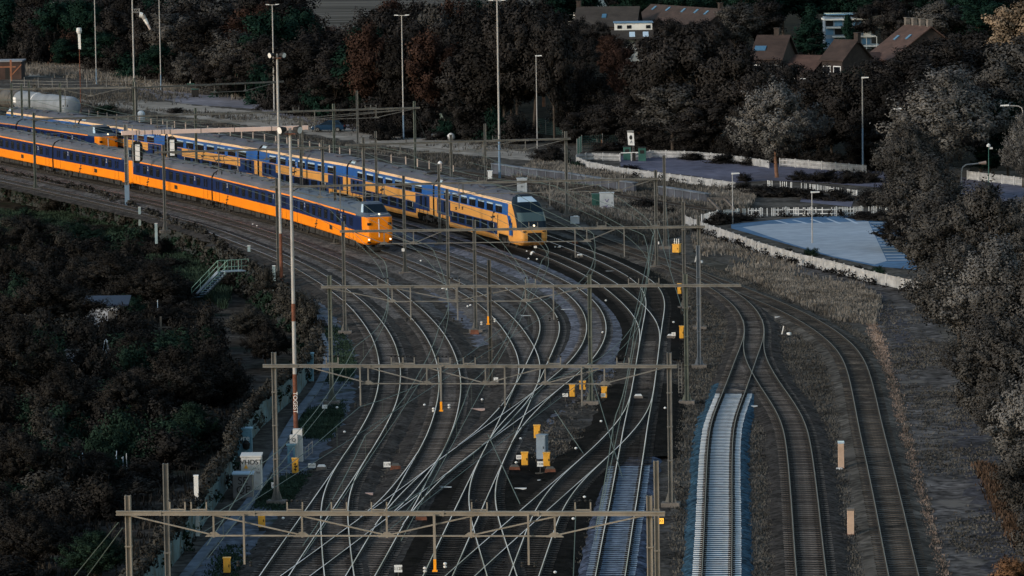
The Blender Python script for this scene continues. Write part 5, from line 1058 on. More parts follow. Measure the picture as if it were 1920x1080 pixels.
meshfence('green mesh fence at the edge of the wood right of the very tall mast', [(1008, 250), (1060, 258), (1110, 266), (1160, 272)], 2.1)
meshfence('green mesh fence in front of the big dark trees', [(1215, 283), (1290, 288), (1380, 292), (1440, 296)], 1.9)
meshfence('green mesh fence corner by the gate of the upper car park', [(1082, 292), (1092, 284), (1130, 282)], 2.0)
meshfence('long thin wire fence behind the tank wagons', [(20, 163), (120, 166), (240, 163), (380, 162)], 1.6, mat=polegrey, hstep=.5, wstep=3)
def postrow(label, px, post=4.2, h=1.0):
    b = resample([P(x, y, 0) for x, y in px], post); t = thing('post_fence', label, 'fence', (b[0][0], b[0][1], 0)); o = np.array(b[0])
    for p in b: m = MB(); m.box((p[0] - o[0], p[1] - o[1], h / 2), (.14, .14, h)); m.build('post', M('pinkish_post', (.48, .38, .32), .8, 0, .2, 1), t)
    m = MB()
    for p, q in zip(b[:-1], b[1:]): m.bar((p[0] - o[0], p[1] - o[1], h * .8), (q[0] - o[0], q[1] - o[1], h * .8), .04)
    m.build('rail', steel, t)
postrow('row of pale short posts along the far side of the double deck train', [(150, 216), (212, 226), (330, 241), (420, 254), (500, 266), (580, 279), (665, 296), (760, 309), (850, 326)])
fence_tall = None
# barrier machines, boom, sign, stones
for x, y, h, l in ((1176, 300, 1.6, 'dark green ticket machine left of the barrier'), (1204, 302, 1.6, 'dark green ticket machine right of the barrier')):
    t = thing('ticket_machine', l, 'ticket machine', at(x, y)); b = MB(); b.box((0, 0, h / 2), (.9, .6, h)); b.build('body', cabgreen, t); b = MB(); b.box((0, 0, h + .05), (1.0, .7, .1)); b.build('cap', ink, t); b = MB(); b.box((0, -.31, h * .7), (.5, .02, .4)); b.build('screen', ink, t)
t = thing('barrier', 'white barrier boom at the car park entrance', 'barrier', at(1189, 302)); b = MB(); b.box((0, 0, .5), (.35, .35, 1.0)); b.build('housing', ink, t); b = MB(); b.bar((-1.6, 0, 1.0), (.7, 0, 1.05), .1); b.build('boom', white, t)
t = thing('sign_board', 'tilted white sign with a black disc on two thin posts', 'sign', at(1188, 293)); t.scale = (.62, .62, .92); b = MB(); b.bar((-.15, 0, 0), (-.3, 0, 2.0), .06); b.bar((.15, 0, 0), (.0, 0, 2.0), .06); b.build('posts', polegrey, t)
b = MB(); b.add([(x * .62 - .28 - z * .09, y, z) for y in (-.04, .04) for x, z in ((-1, 1.5), (1, 1.45), (1, 3.1), (-1, 3.15))], [(0, 1, 2, 3), (7, 6, 5, 4), (0, 4, 5, 1), (1, 5, 6, 2), (2, 6, 7, 3), (3, 7, 4, 0)]); b.build('board', white, t)
b = MB(); b.tube((-.50, -.05, 2.5), (-.50, -.07, 2.5), .3, n=16); b.bar((-.62, -.06, 1.75), (-.42, -.06, 2.1), .06); b.bar((-.42, -.06, 2.1), (-.25, -.06, 1.75), .06); b.build('emblem', ink, t)
b = MB(); b.box((-.57, 0, 3.3), (1.3, .09, .30)); b.build('top_bar', polegrey, t)
for x, y in ((863, 252), (881, 255), (903, 256), (933, 258), (958, 260), (988, 261), (1150, 281), (846, 262)):
    t = thing('boulder', 'whitewashed round stone in the rough grass by the lane', 'stone', at(x, y), x, 'whitewashed stones along the lane'); b = MB(); b.lathe([(.45, 0), (.62, .25), (.55, .6), (.25, .85), (.05, .9)], 9); b.v = [(v[0] * (1 + .12 * math.sin(v[2] * 9 + v[0] * 5)), v[1] * .8, v[2]) for v in b.v]; b.build('stone', whitedirty, t, smooth=True)
# long dark loading platform
b = resample([P(x, y, 0) for x, y in [(925, 325), (985, 334), (1060, 343), (1130, 354), (1230, 368), (1328, 384)]], 2.0); n, d = normals(b); o = np.array(b[0]); t = thing('loading_platform', 'long low dark loading platform with a panelled face', 'platform', (o[0], o[1], 0)); mb = MB(); mp = MB()
pf = M('dark_blue_grey_planks', (.060, .066, .085), .9, 0, .3, .6); pt = M('platform_edge', (.12, .14, .17), .9, 0, .3, .6)
for i in range(len(b) - 1):
    if 17 < i < 21: continue
    p, q = b[i] - o, b[i + 1] - o; m = (p + q) / 2; rz = math.atan2(q[1] - p[1], q[0] - p[0]); mb.box((m[0], m[1], .55), (1.93, .3, 1.1), rz); mp.box((m[0], m[1], 1.15), (2.0, .7, .1), rz)
    mp.box((p[0], p[1], .55), (.18, .4, 1.12), rz)
mb.build('panels', pf, t); mp.build('coping', pt, t)
t = thing('buffer_stop', 'timber buffer stop with two slanting struts at the end of the siding', 'buffer stop', at(1350, 395)); b = MB()
for s in (-.8, .8): b.bar((s - .4, .6, 1.3), (s + .9, -.8, 0), .2)
b.build('strut', sl_old, t); b = MB(); b.bar((-1.3, .6, 1.2), (1.3, .6, 1.2), .3); b.build('cross_beam', sl_old, t)
# cars
def car(label, loc, rz, paint, suv=False):
    t = thing('parked_car', label, 'car', loc, rz); L, H, w = (4.6, 1.5, 1.78) if not suv else (4.7, 1.85, 1.85)
    sec = [(-L / 2, .45, .75, .78), (-L / 2 + .12, .32, .95, .94), (-1.5, .30, 1.0, 1.0), (.9, .30, .98, 1.0), (1.6, .32, .90, .98), (L / 2 - .15, .35, .74, .90), (L / 2, .45, .62, .74)]
    def shell(rows_, mb):
        o = len(mb.v); m = 6
        for x, z0, z1, k in rows_:
            hw = w / 2 * k; mb.v += [(x, -hw * .96, z0), (x, -hw, (z0 + z1) / 2), (x, -hw * .93, z1), (x, hw * .93, z1), (x, hw, (z0 + z1) / 2), (x, hw * .96, z0)]
        for a in range(len(rows_) - 1):
            for i in range(m): mb.f.append((o + a * m + i, o + a * m + (i + 1) % m, o + (a + 1) * m + (i + 1) % m, o + (a + 1) * m + i)); mb.m.append(0)
        mb.f += [tuple(o + i for i in reversed(range(m))), tuple(o + (len(rows_) - 1) * m + i for i in range(m))]; mb.m += [0, 0]
    mb = MB(); shell(sec, mb); mb.build('body', paint, t)
    zr = H; xr = -L / 2 + (.25 if suv else .35)
    b = MB(); b.hexa([(xr, -.82, .95), (1.15, -.82, .95), (1.15, .82, .95), (xr, .82, .95), (xr + .45, -.62, zr - .06), (.15, -.62, zr - .06), (.15, .62, zr - .06), (xr + .45, .62, zr - .06)]); b.build('windows', maskglass if not suv else glass, t)
    b = MB(); b.hexa([(xr + .42, -.64, zr - .06), (.18, -.64, zr - .06), (.18, .64, zr - .06), (xr + .42, .64, zr - .06), (xr + .55, -.55, zr), (.05, -.55, zr), (.05, .55, zr), (xr + .55, .55, zr)])
    for x0, x1 in ((xr + .02, xr + .44), (1.12, .16), (-.55, -.5)):
        for s in (-1, 1): b.bar((x0, s * .83, .97), (x1, s * .635, zr - .05), .07)
    b.build('roof', paint, t)
    for x in (-1.38, 1.38):
        for s in (-1, 1): b = MB(); b.tube((x, s * .66, .33), (x, s * .90, .33), .33, n=14); wh = b.build('wheel', rubber, t); b = MB(); b.tube((x, s * .9, .33), (x, s * .91, .33), .2, n=10); b.build('rim', steel, wh)
    for s in (-1, 1): b = MB(); b.box((L / 2 - .12, s * .6, .66), (.16, .32, .14)); b.build('headlight', whitedirty, t); b = MB(); b.box((-L / 2 + .06, s * .62, .82), (.1, .25, .16)); b.build('tail_light', M('red_lens', (.3, .02, .02), .3, 0, 0), t)
    b = MB(); b.box((L / 2 - .0, 0, .5), (.03, .52, .11)); b.build('licence_plate', yellowbox, t)
    return t
car('dark blue estate car parked on the lane behind the portals', at(616, 247), math.pi - .12, M('deep_blue_car_paint', (.008, .028, .060), .5, 0, .1, 1, spec=.08))
car('black off road car facing the camera under the trees', at(812, 238), -1.95, M('black_car_paint', (.010, .013, .022), .3, 0, .1, 1, spec=.6), True)
car('dark van half hidden behind the far mast', at(790, 237), -1.2, M('black_car_paint', (.010, .013, .022), .3, 0, .1, 1, spec=.6), True)
for x, y, l in ((366, 182, 'dark waste bin behind the banded marker'), (358, 172, 'dark green box at the foot of the banded marker')):
    t = thing('waste_bin', l, 'bin', at(x, y)); b = MB(); b.box((0, 0, .6), (1.0, .9, 1.2), taper=1.08); b.build('tub', black, t); b = MB(); b.box((0, 0, 1.26), (1.15, 1.0, .12)); b.build('lid', cabgreen, t)
t = thing('plastic_tank', 'pale plastic tank beside the sand track', 'tank', at(265, 228)); b = MB(); b.lathe([(.5, 0), (.55, .2), (.55, 1.2), (.3, 1.5)], 12); b.build('vessel', M('pale_plastic', (.45, .50, .55), .5, 0, .1), t); b = MB(); b.box((0, 0, 1.55), (.4, .4, .1)); b.build('cap', cabgrey, t)
for x, y, w, l in ((840, 250, 1.6, 'pale boxes and a trolley in the grass near the white stones'), (815, 262, .8, 'small white crate in the grass'), (1078, 420, .9, 'pale debris heap beside the platform')):
    t = thing('crate', l, 'crate', at(x, y)); b = MB(); b.box((0, 0, .4), (w, .6, .7)); b.build('box', whitegrey, t); b = MB(); b.box((.1, -.1, .78), (w * .5, .5, .08)); b.build('lid', white, t)
# shed at the far left with orange scaffold
t = thing('shed', 'dark brown flat roofed shed at the far left', 'shed', at(10, 149)); b = MB(); b.box((-2, 3, 1.5), (9.5, 6, 3.0)); b.build('wall', M('brown_shed_wall', (.055, .035, .030), .9, 0, .3, .6), t); b = MB(); b.box((-2, 3, 3.1), (9.9, 6.4, .22)); b.build('roof', M('pale_grey_roof', (.22, .23, .26), .8, 0, .2, .5), t)
b = MB(); b.box((.5, -.02, 1.1), (1.0, .06, 2.1)); b.build('door', ink, t)
t = thing('steel_frame', 'orange rusty steel gallows in front of the brown shed', 'frame', at(21, 152)); b = MB(); b.bar((0, 0, 0), (0, 0, 3.6), .3); b.build('post', M('orange_primer', (.24, .10, .055), .8, 0, .2, 1), t); b = MB(); b.bar((-2.5, 0, 2.4), (.8, 0, 2.4), .2); b.bar((0, 0, .9), (1.8, 0, 2.8), .16); b.build('brace', M('orange_primer', (.24, .10, .055), .8, 0, .2, 1), t)
# ------------------------------------------------------------------ foliage
def leafmat(name, col, k=.5):
    m = M(name, col, .75, 0, k, .35, spec=.12, leaf=True); return m
lf_dark = leafmat('dark_brown_grey_foliage', (.0235, .0222, .0220)); lf_black = leafmat('near_black_foliage', (.0165, .0158, .0155)); lf_green = leafmat('deep_green_foliage', (.009, .022, .017))
lf_pale = leafmat('silvery_grey_foliage', (.100, .099, .098)); lf_mid = leafmat('mid_grey_foliage', (.053, .052, .051)); lf_rust = leafmat('rusty_autumn_foliage', (.036, .022, .018)); lf_gold = leafmat('sunlit_golden_foliage', (.19, .145, .105))  # golden leaf tone carries the sunlight on the corner tree
lf_orange = leafmat('orange_brown_leaves', (.15, .085, .05)); lf_garden = leafmat('shaded_garden_foliage', (.0225, .0212, .0200)); lf_ggreen = leafmat('shaded_green_foliage', (.017, .032, .023)); lf_ivy = leafmat('withered_ivy_foliage', (.040, .039, .036))  # garden leaf colours are darkened to carry the shade there
bark = M('bark', (.045, .036, .030), .95, 0, .35, 2); bark_lit = M('sunlit_bark', (.16, .085, .055), .95, 0, .3, 2)  # second bark has the orange sunlight put into its colour
def cloud(rng, cen, rad, n, size, squash=.8, up=.35, crown=.5, spray=0.0):
    """n leaf quads round every centre, facing mostly outward"""
    k = len(cen); C = np.repeat(cen, n, 0); Rr = np.repeat(rad, n); d = rng.normal(size=(k * n, 3)); d /= np.linalg.norm(d, axis=1)[:, None]
    off = d * (Rr * rng.uniform(.2, 1, k * n) ** .6)[:, None] * np.array([1, 1, squash])
    if spray:                                  # clumps drawn out along their branch, outward and upward
        ax = cen - cen.mean(0); ax /= np.linalg.norm(ax, axis=1)[:, None] + 1e-6; ax = ax * .8 + rng.normal(0, .45, (k, 3)); ax[:, 2] += .55; ax /= np.linalg.norm(ax, axis=1)[:, None]; AX = np.repeat(ax, n, 0)
        al = (off * AX).sum(1); off = off * (1 - .35 * spray) + AX * (al * (1.1 * spray))[:, None]
    p = C + off; nn = d + rng.normal(0, .45, (k * n, 3)); nn[:, 2] += up; nn /= np.linalg.norm(nn, axis=1)[:, None]
    a = np.cross(nn, rng.normal(size=(k * n, 3))); a /= np.linalg.norm(a, axis=1)[:, None] + 1e-9; b = np.cross(nn, a); s = size * rng.uniform(.6, 1.35, k * n)[:, None]
    V = np.stack([p - a * s, p - b * s * .55, p + a * s, p + b * s * .55], 1).reshape(-1, 3)
    fl = (np.einsum('ij,ij->i', np.cross(V[1::4] - V[0::4], V[2::4] - V[0::4]), nn) < 0); V4 = V.reshape(-1, 4, 3); V4[fl] = V4[fl][:, ::-1]; V = V4.reshape(-1, 3)
    mid = cen.mean(0); o = p - mid; o /= np.linalg.norm(o, axis=1)[:, None] + 1e-6; N = d * .8 + o * crown + rng.normal(0, .18, (k * n, 3)); N[:, 2] += .15; N /= np.linalg.norm(N, axis=1)[:, None]
    return V, np.repeat(N, 4, 0)
def leafobj(name, V, mat, parent=None):
    V, N = V if isinstance(V, tuple) else (V, None)
    q = np.arange(len(V)).reshape(-1, 4); me = fastmesh(name, V, q, [mat], N); o = bpy.data.objects.new(name, me); COL.objects.link(o)
    if parent: o.parent = parent
    return o
def tree_proto(seed, H, W, nc, nl, size, z0=.28, shape='round', barkmat=None, mat=None, crad=(.16, .26), cat='tree', name='tree'):
    rng = np.random.default_rng(seed); t = thing(name, 'prototype', cat, (0, 0, -500)); zc = H * (z0 + 1) / 2; rz = H * (1 - z0) / 2; cen = []
    while len(cen) < nc:
        d = rng.normal(size=3); d /= np.linalg.norm(d); r = rng.uniform(.35, 1) ** .45
        if shape == 'cone':
            f = rng.uniform(0, 1) ** .8; z = H * z0 * .5 + f * H * (1 - z0 * .5) * .97; ra = W / 2 * (1 - f) ** .9 * rng.uniform(.6, 1); th = rng.uniform(0, 6.283); cen.append((ra * math.cos(th), ra * math.sin(th), z)); continue
        w = W / 2 * (1 - (.72 if shape == 'egg' else .18) * max(0, d[2])) * (1.16 if shape == 'egg' and d[2] < 0 else 1) * (1 + .22 * math.sin(3 * math.atan2(d[1], d[0]) + seed)); k = .82
        if shape == 'bush': z = abs(d[2]) * r * H * .82
        else: z = zc + d[2] * r * rz * k
        cen.append((d[0] * r * w * k, d[1] * r * w * k, z))
    cen = np.array(cen); rad = rng.uniform(*crad, nc) * W * (.62 if shape == 'cone' else 1)
    V = cloud(rng, cen, rad, nl, size, 1.0 if shape == 'egg' else .8, spray=1.0 if shape in ('egg', 'bush') else .7); leafobj('crown' if shape != 'bush' else 'foliage', V, mat or lf_dark, t)
    mb = MB(); h0 = H * z0 if shape != 'bush' else H * .2; r0 = max(.04, H * .018); lean = rng.normal(0, .02 * H, 2); top = (lean[0], lean[1], H * .62)
    mb.tube((0, 0, -.3), (lean[0] * .5, lean[1] * .5, h0), r0, r0 * .8, 9); mb.tube((lean[0] * .5, lean[1] * .5, h0), top, r0 * .8, r0 * .25, 8)
    for i in rng.choice(nc, min(nc, 9), replace=False):
        f = rng.uniform(.1, .8); s = Vector((lean[0] * .5, lean[1] * .5, h0)).lerp(Vector(top), f); mb.tube(s, cen[i], r0 * .42 * (1 - f * .5), r0 * .10, 6)
    mb.build('trunk' if shape != 'bush' else 'stem', barkmat or bark, t); t['H'] = H; t['W'] = W; kids(t); return t
FAR = [tree_proto(11 + k, 16, 9.5, 54, 230, .235, z0=.22, crad=(.13, .22)) for k in range(5)]
FARB = [tree_proto(31 + k, 16, 9, 44, 230, .24, z0=.05, crad=(.14, .24)) for k in range(3)]
CON = [tree_proto(51 + k, 15, 8, 110, 90, .24, z0=.06, shape='cone', mat=lf_green) for k in range(2)]
NEAR = [tree_proto(61 + k, 9, 7, 190, 190, .10, z0=.12, crad=(.05, .14), mat=lf_pale, barkmat=bark, shape='egg') for k in range(4)]
BUSH = [tree_proto(71 + k, 3, 4, 32, 190, .105, shape='bush', crad=(.14, .26), mat=lf_garden, cat='shrub', name='shrub') for k in range(4)]
LONE = tree_proto(91, 11.5, 10, 210, 180, .125, z0=.17, crad=(.045, .115), mat=lf_pale, barkmat=bark_lit, shape='egg')
rt = random.Random(5)
def plant(protos, x, base, top, width, label, group, mat=None, z0=0.0, bm=None, rz=None):
    pr = rt.choice(protos) if isinstance(protos, list) else protos; p = P(x, base, z0); s = FPX / math.hypot(p.y, CAMH - z0); h = (base - top) / s; w = width / s
    m = {}
    if mat: m = {'crown': mat, 'foliage': mat}
    if bm: m['trunk'] = bm
    return copy_tree(pr, (p.x, p.y, z0), rt.uniform(0, 6.28) if rz is None else rz, (w / pr['W'], w / pr['W'], h / pr['H']), label, group, m)
def il2(tab, x): return float(np.interp(x, [t[0] for t in tab], [t[1] for t in tab]))
front = [(-40, 110), (60, 116), (180, 124), (300, 152), (420, 172), (560, 208), (700, 246), (860, 256), (960, 264)]
topl = [(-40, -25), (60, -20), (200, -8), (330, -5), (450, 2), (530, 3), (560, 14), (620, 38), (665, 44), (690, 6), (780, 12), (880, 8), (960, -4)]
GL = 'wood along the far side of the yard'
L1 = {'d': 'dark leafy tree of the dense wood along the far side of the yard', 'g': 'deep green tree of the dense wood along the far side of the yard', 'r': 'rust tinted tree of the dense wood along the far side of the yard', 'm': 'greyish tree of the dense wood along the far side of the yard'}
def woodtree(x, base, top, w, key=None, protos=None):
    key = key or rt.choices('dgrm', (6, 1.6, 1.0, 1.8) if x > 330 else (4, 3, .5, 3))[0]; mm = {'d': rt.choice([lf_dark, lf_black]), 'g': lf_green, 'r': lf_rust, 'm': lf_mid if rt.random() < .25 else lf_dark}[key]
    plant(protos or (FARB if rt.random() < .5 else FAR), x, base, top, w, L1[key], GL, mm)
for row, (dy, dt) in enumerate(((0, 75), (-14, 40), (-30, 14), (-48, 4))):
    x = -50 + row * 17
    while x < 975:
        b = il2(front, x) + dy + rt.uniform(-5, 3); tp = il2(topl, x) + dt * rt.uniform(.5, 1.15) * (1 if x > 330 else .55) + rt.uniform(-4, 8) - (16 if x < 560 or x > 690 else 4)
        if b > 90 and b - tp > 40: woodtree(x, b, tp, rt.uniform(88, 132) * (.8 if x < 300 else 1))
        x += rt.uniform(50, 72) * (.85 if x < 300 else 1)
x = -40
while x < 985:                                             # undergrowth at the wood's edge
    b = il2(front, x) + rt.uniform(0, 7); woodtree(x, b, b - rt.uniform(38, 80), rt.uniform(55, 85), protos=BUSH); x += rt.uniform(26, 40)
for x, b, tp, w, k in ((352, 170, 92, 60, 'm'), (440, 186, 96, 78, 'm'), (395, 176, 108, 70, 'd'), (300, 160, 80, 80, 'g'), (195, 136, 60, 90, 'g'), (120, 128, 68, 60, 'g'), (740, 240, 205, 60, 'm')): woodtree(x, b, tp, w, k)
for x, b, tp, w, k in ((1000, 262, 4, 128, 'd'), (948, 262, -8, 118, 'd'), (1040, 268, 30, 90, 'd'), (1085, 272, 205, 70, 'd'), (1130, 274, 190, 80, 'd'), (1150, 150, 70, 60, 'r'), (1160, 200, 78, 70, 'r'), (1180, 240, 110, 66, 'r'), (1020, 200, -4, 110, 'd'), (1100, 160, 66, 50, 'd'), (1075, 120, 40, 60, 'd'), (1195, 276, 160, 96, 'd'), (1238, 280, 66, 128, 'd'), (1308, 284, 42, 160, 'd'), (1376, 290, 72, 130, 'd'), (1262, 290, 150, 130, 'm'), (1336, 293, 180, 130, 'd'), (1420, 298, 120, 116, 'd'), (1210, 283, 190, 90, 'd'), (1300, 293, 205, 110, 'd'), (1400, 299, 190, 90, 'd')):
    plant(FAR if b - tp > 100 else FARB, x, b, tp, w, {'d': 'dark spreading tree of the group behind the mesh fence', 'r': 'rust brown tree in the gap before the houses', 'm': 'greyish tree of the group behind the mesh fence'}[k], 'dark trees before the houses', {'d': lf_dark, 'r': lf_rust, 'm': lf_mid}[k], bm=bark_lit if k == 'd' and rt.random() < .3 else None)
for x in range(350, 575, 34): woodtree(x, 130 + rt.uniform(-6, 6), rt.uniform(-22, -4), rt.uniform(96, 120))
for x in range(700, 960, 40): woodtree(x, 190 + rt.uniform(-6, 6), rt.uniform(-14, 6), rt.uniform(100, 124))
for x, b, tp, w in ((1066, 266, 150, 70), (1092, 262, 120, 66), (1122, 264, 132, 74), (1150, 266, 170, 60), (1105, 270, 190, 60)): plant(FARB, x, b, tp, w, 'dark spreading tree of the group behind the mesh fence', 'dark trees before the houses', lf_black)
x = 1180
while x < 1670: b = 281 + (x - 1180) * .082; plant(BUSH, x, b, b - rt.uniform(26, 52), rt.uniform(46, 70), 'dark low bush among the car parks and lanes', 'bushes among the car parks and lanes', lf_black); x += rt.uniform(22, 34)
RB = 'brown trees behind the car parks'
for x, b, tp, w, mm in ((1470, 302, 150, 110, lf_black), (1535, 308, 132, 120, lf_dark), (1600, 313, 118, 120, lf_dark), (1660, 318, 140, 110, lf_black), (1560, 312, 190, 110, lf_black), (1640, 320, 210, 100, lf_black), (1500, 306, 200, 100, lf_black), (1720, 320, 150, 120, lf_dark), (1840, 326, 150, 120, lf_black), (1890, 330, 180, 100, lf_green), (1860, 333, 240, 90, lf_green), (1700, 250, 96, 130, lf_dark), (1775, 245, 74, 150, lf_dark), (1850, 240, 64, 150, lf_dark), (1920, 250, 60, 140, lf_mid), (1640, 240, 108, 110, lf_dark), (1590, 250, 128, 100, lf_green), (1540, 250, 118, 90, lf_dark), (1470, 240, 108, 90, lf_dark), (1440, 200, 108, 60, lf_dark), (1800, 300, 120, 150, lf_mid), (1880, 310, 108, 150, lf_mid), (1740, 200, 70, 120, lf_dark), (1820, 190, 50, 130, lf_dark), (1440, 300, 150, 90, lf_dark)):
    plant(FAR if b - tp > 110 else FARB, x, b, tp, w, 'brown leafy tree of the belt behind the right hand car parks', RB, mm)
plant(FAR, 1905, 190, -4, 130, 'golden grey sunlit tree in the top right corner', 'trees at the top right', lf_gold)
for x, b, tp, w, mm, l in ((1520, 140, 10, 96, lf_green, 'broad dark green conifer left of the modern white house'), (1590, 118, 30, 56, lf_green, 'slim green conifer in front of the modern white house')): plant(CON, x, b, tp, w, l, 'conifers by the houses', mm)
x = 1040
while x < 1960:
    plant(FAR if x % 2 else CON, x, rt.uniform(52, 76), rt.uniform(-50, -20), rt.uniform(70, 110), 'blue green tree of the farthest row above the roofs', 'farthest tree row', rt.choice([lf_green, lf_green, lf_dark])); x += rt.uniform(32, 48)
for x, b, tp, w, mm in ((1380, 118, 0, 90, lf_mid), (1430, 100, -6, 100, lf_dark), (1660, 90, -8, 80, lf_dark), (1680, 110, 10, 70, lf_dark), (1765, 110, -5, 110, lf_mid), (1840, 110, -6, 120, lf_green), (1305, 80, 30, 40, lf_rust), (1160, 64, 18, 36, lf_dark), (1340, 110, 40, 60, lf_dark), (1060, 118, 44, 60, lf_dark), (1105, 112, 46, 50, lf_dark), (1145, 122, 62, 50, lf_rust), (1235, 108, 34, 60, lf_dark), (1275, 112, 40, 60, lf_dark), (1320, 112, 36, 60, lf_dark), (1215, 128, 66, 50, lf_dark), (1440, 128, 96, 50, lf_dark), (1475, 130, 98, 50, lf_dark), (1580, 132, 112, 50, lf_green), (1630, 140, 110, 60, lf_dark), (1700, 120, 84, 60, lf_dark), (1085, 108, 30, 50, lf_dark), (1125, 114, 38, 56, lf_dark), (1165, 128, 72, 50, lf_dark), (1255, 116, 34, 56, lf_dark), (1298, 118, 38, 56, lf_dark), (1345, 122, 36, 50, lf_dark), (1225, 140, 80, 60, lf_dark), (1090, 190, 140, 60, lf_black), (1125, 200, 150, 60, lf_black), (1060, 180, 120, 60, lf_black), (1460, 140, 104, 60, lf_dark), (1500, 152, 96, 64, lf_dark), (1552, 152, 100, 64, lf_dark), (1640, 152, 92, 64, lf_dark), (1722, 142, 74, 76, lf_dark), (1760, 130, 60, 70, lf_dark), (1500, 150, 118, 60, lf_dark), (1560, 146, 118, 60, lf_dark), (1600, 150, 120, 60, lf_dark), (1650, 146, 104, 50, lf_dark), (1690, 140, 96, 60, lf_dark), (1735, 120, 84, 60, lf_dark), (1620, 92, 8, 70, lf_dark)):
    plant(FAR, x, b, tp, w, 'garden tree standing among the houses', 'garden trees among the houses', mm)
plant(LONE, 1457, 333, 146, 190, 'lone silvery grey tree with an orange sunlit trunk in the upper car park', 'silvery trees at the car parks', rz=1.0)
SL = 'silvery trees at the car parks'
for x, b, tp, w, mm, l in ((1775, 338, 118, 236, lf_pale, 'tall silvery tree with a wide crown behind the thin armed street lamp'), (1704, 380, 222, 134, lf_mid, 'rounded grey tree left of the peach headed lamp'), (1918, 352, 205, 84, lf_pale, 'silvery tree cut by the right edge under the street lamp'), (1742, 462, 288, 176, lf_mid, 'grey tree right of the half hidden fence'),
                          (1765, 548, 350, 200, lf_mid, 'dark grey tree overhanging the corner of the blue lot'), (1850, 560, 330, 210, lf_mid, 'grey tree behind the overhanging one'), (1925, 560, 360, 190, lf_pale, 'silvery tree at the right edge above the gravel'), (1800, 650, 440, 180, lf_mid, 'grey tree at the bend of the gravel track'), (1870, 690, 440, 220, lf_pale, 'big silvery tree in the middle of the right hand row'),
                          (1935, 730, 470, 200, lf_mid, 'grey tree behind the big silvery one'), (1850, 745, 590, 150, lf_mid, 'lower grey tree spilling onto the gravel track'), (1905, 840, 580, 210, lf_mid, 'grey tree above the rust coloured weeds'), (1950, 930, 660, 200, lf_pale, 'silvery tree cut by the right edge lower down'), (1888, 850, 700, 130, lf_mid, 'small grey tree leaning over the gravel track'), (1950, 1010, 780, 180, lf_mid, 'grey tree at the lower right edge'), (1945, 905, 800, 110, lf_mid, 'bushy grey tree beside the rust coloured weeds'), (1690, 470, 400, 110, lf_black, 'dark bushy tree touching the blue lot'), (1990, 1100, 880, 160, lf_mid, 'last grey tree in the bottom right corner')):
    plant(NEAR, x, b, tp, w, l, SL, mm)
for x, b, tp, w in ((222, 640, 592, 70), (205, 650, 606, 90), (245, 640, 578, 80), (168, 648, 606, 60), (225, 632, 594, 70), (250, 640, 590, 60), (195, 640, 606, 50), (185, 720, 690, 50), (225, 715, 682, 50)): plant(BUSH, x, b, tp, w, 'shaded shrub in front of the white garden shed', 'shrubs by the garden shed', lf_garden, z0=-3.0)
plant(BUSH, 1900, 1078, 1040, 84, 'orange brown leafy twig bush in the bottom right corner', 'shrubs', lf_orange)
for x, b, tp, w, mm in ((1500, 338, 318, 46, lf_black), (1545, 341, 316, 70, lf_black), (1590, 343, 318, 70, lf_black), (1625, 342, 315, 60, lf_dark), (1395, 362, 340, 70, lf_black), (1430, 368, 344, 80, lf_dark), (1470, 368, 346, 80, lf_black), (1520, 372, 350, 70, lf_black), (1570, 376, 354, 70, lf_dark), (1640, 386, 350, 80, lf_black), (1680, 370, 320, 70, lf_black), (1350, 420, 396, 60, lf_black), (1385, 414, 396, 60, lf_dark), (1660, 412, 392, 90, lf_black), (1620, 410, 396, 70, lf_dark), (1040, 308, 264, 62, lf_dark), (1015, 300, 276, 50, lf_dark), (1080, 316, 300, 40, lf_ggreen), (1112, 300, 293, 34, lf_ggreen), (1140, 283, 262, 60, lf_dark), (1235, 284, 268, 60, lf_rust), (722, 262, 220, 56, lf_black), (770, 258, 240, 40, lf_dark), (200, 214, 196, 60, lf_ggreen), (330, 212, 200, 40, lf_dark), (1210, 395, 368, 70, lf_dark), (1240, 404, 380, 60, lf_dark), (1180, 318, 308, 40, lf_black), (1395, 340, 322, 30, lf_black), (1300, 300, 284, 60, lf_black), (1360, 306, 288, 70, lf_black), (1410, 310, 290, 60, lf_black), (1870, 400, 372, 90, lf_black), (1910, 398, 370, 70, lf_black), (1060, 268, 248, 60, lf_dark), (985, 262, 244, 60, lf_dark), (820, 262, 246, 50, lf_dark), (900, 268, 255, 40, lf_dark), (620, 214, 202, 40, lf_dark), (1520, 480, 462, 30, lf_ggreen), (1645, 520, 496, 40, lf_ggreen), (1610, 512, 496, 34, lf_black), (1560, 500, 484, 40, lf_black), (1475, 478, 464, 36, lf_black)):
    plant(BUSH, x, b, tp, w, 'dark low bush among the car parks and lanes', 'bushes among the car parks and lanes', mm)
for x, b, tp, w, l in ((585, 618, 560, 50, 'a'), (560, 600, 540, 50, 'a'), (540, 585, 535, 60, 'a'), (500, 540, 500, 50, 'a'), (520, 530, 505, 30, 'a')):
    plant(BUSH, x, b, tp, w, 'brown bush crowning the retaining wall by the first mast', 'bushes on the wall', lf_ivy)
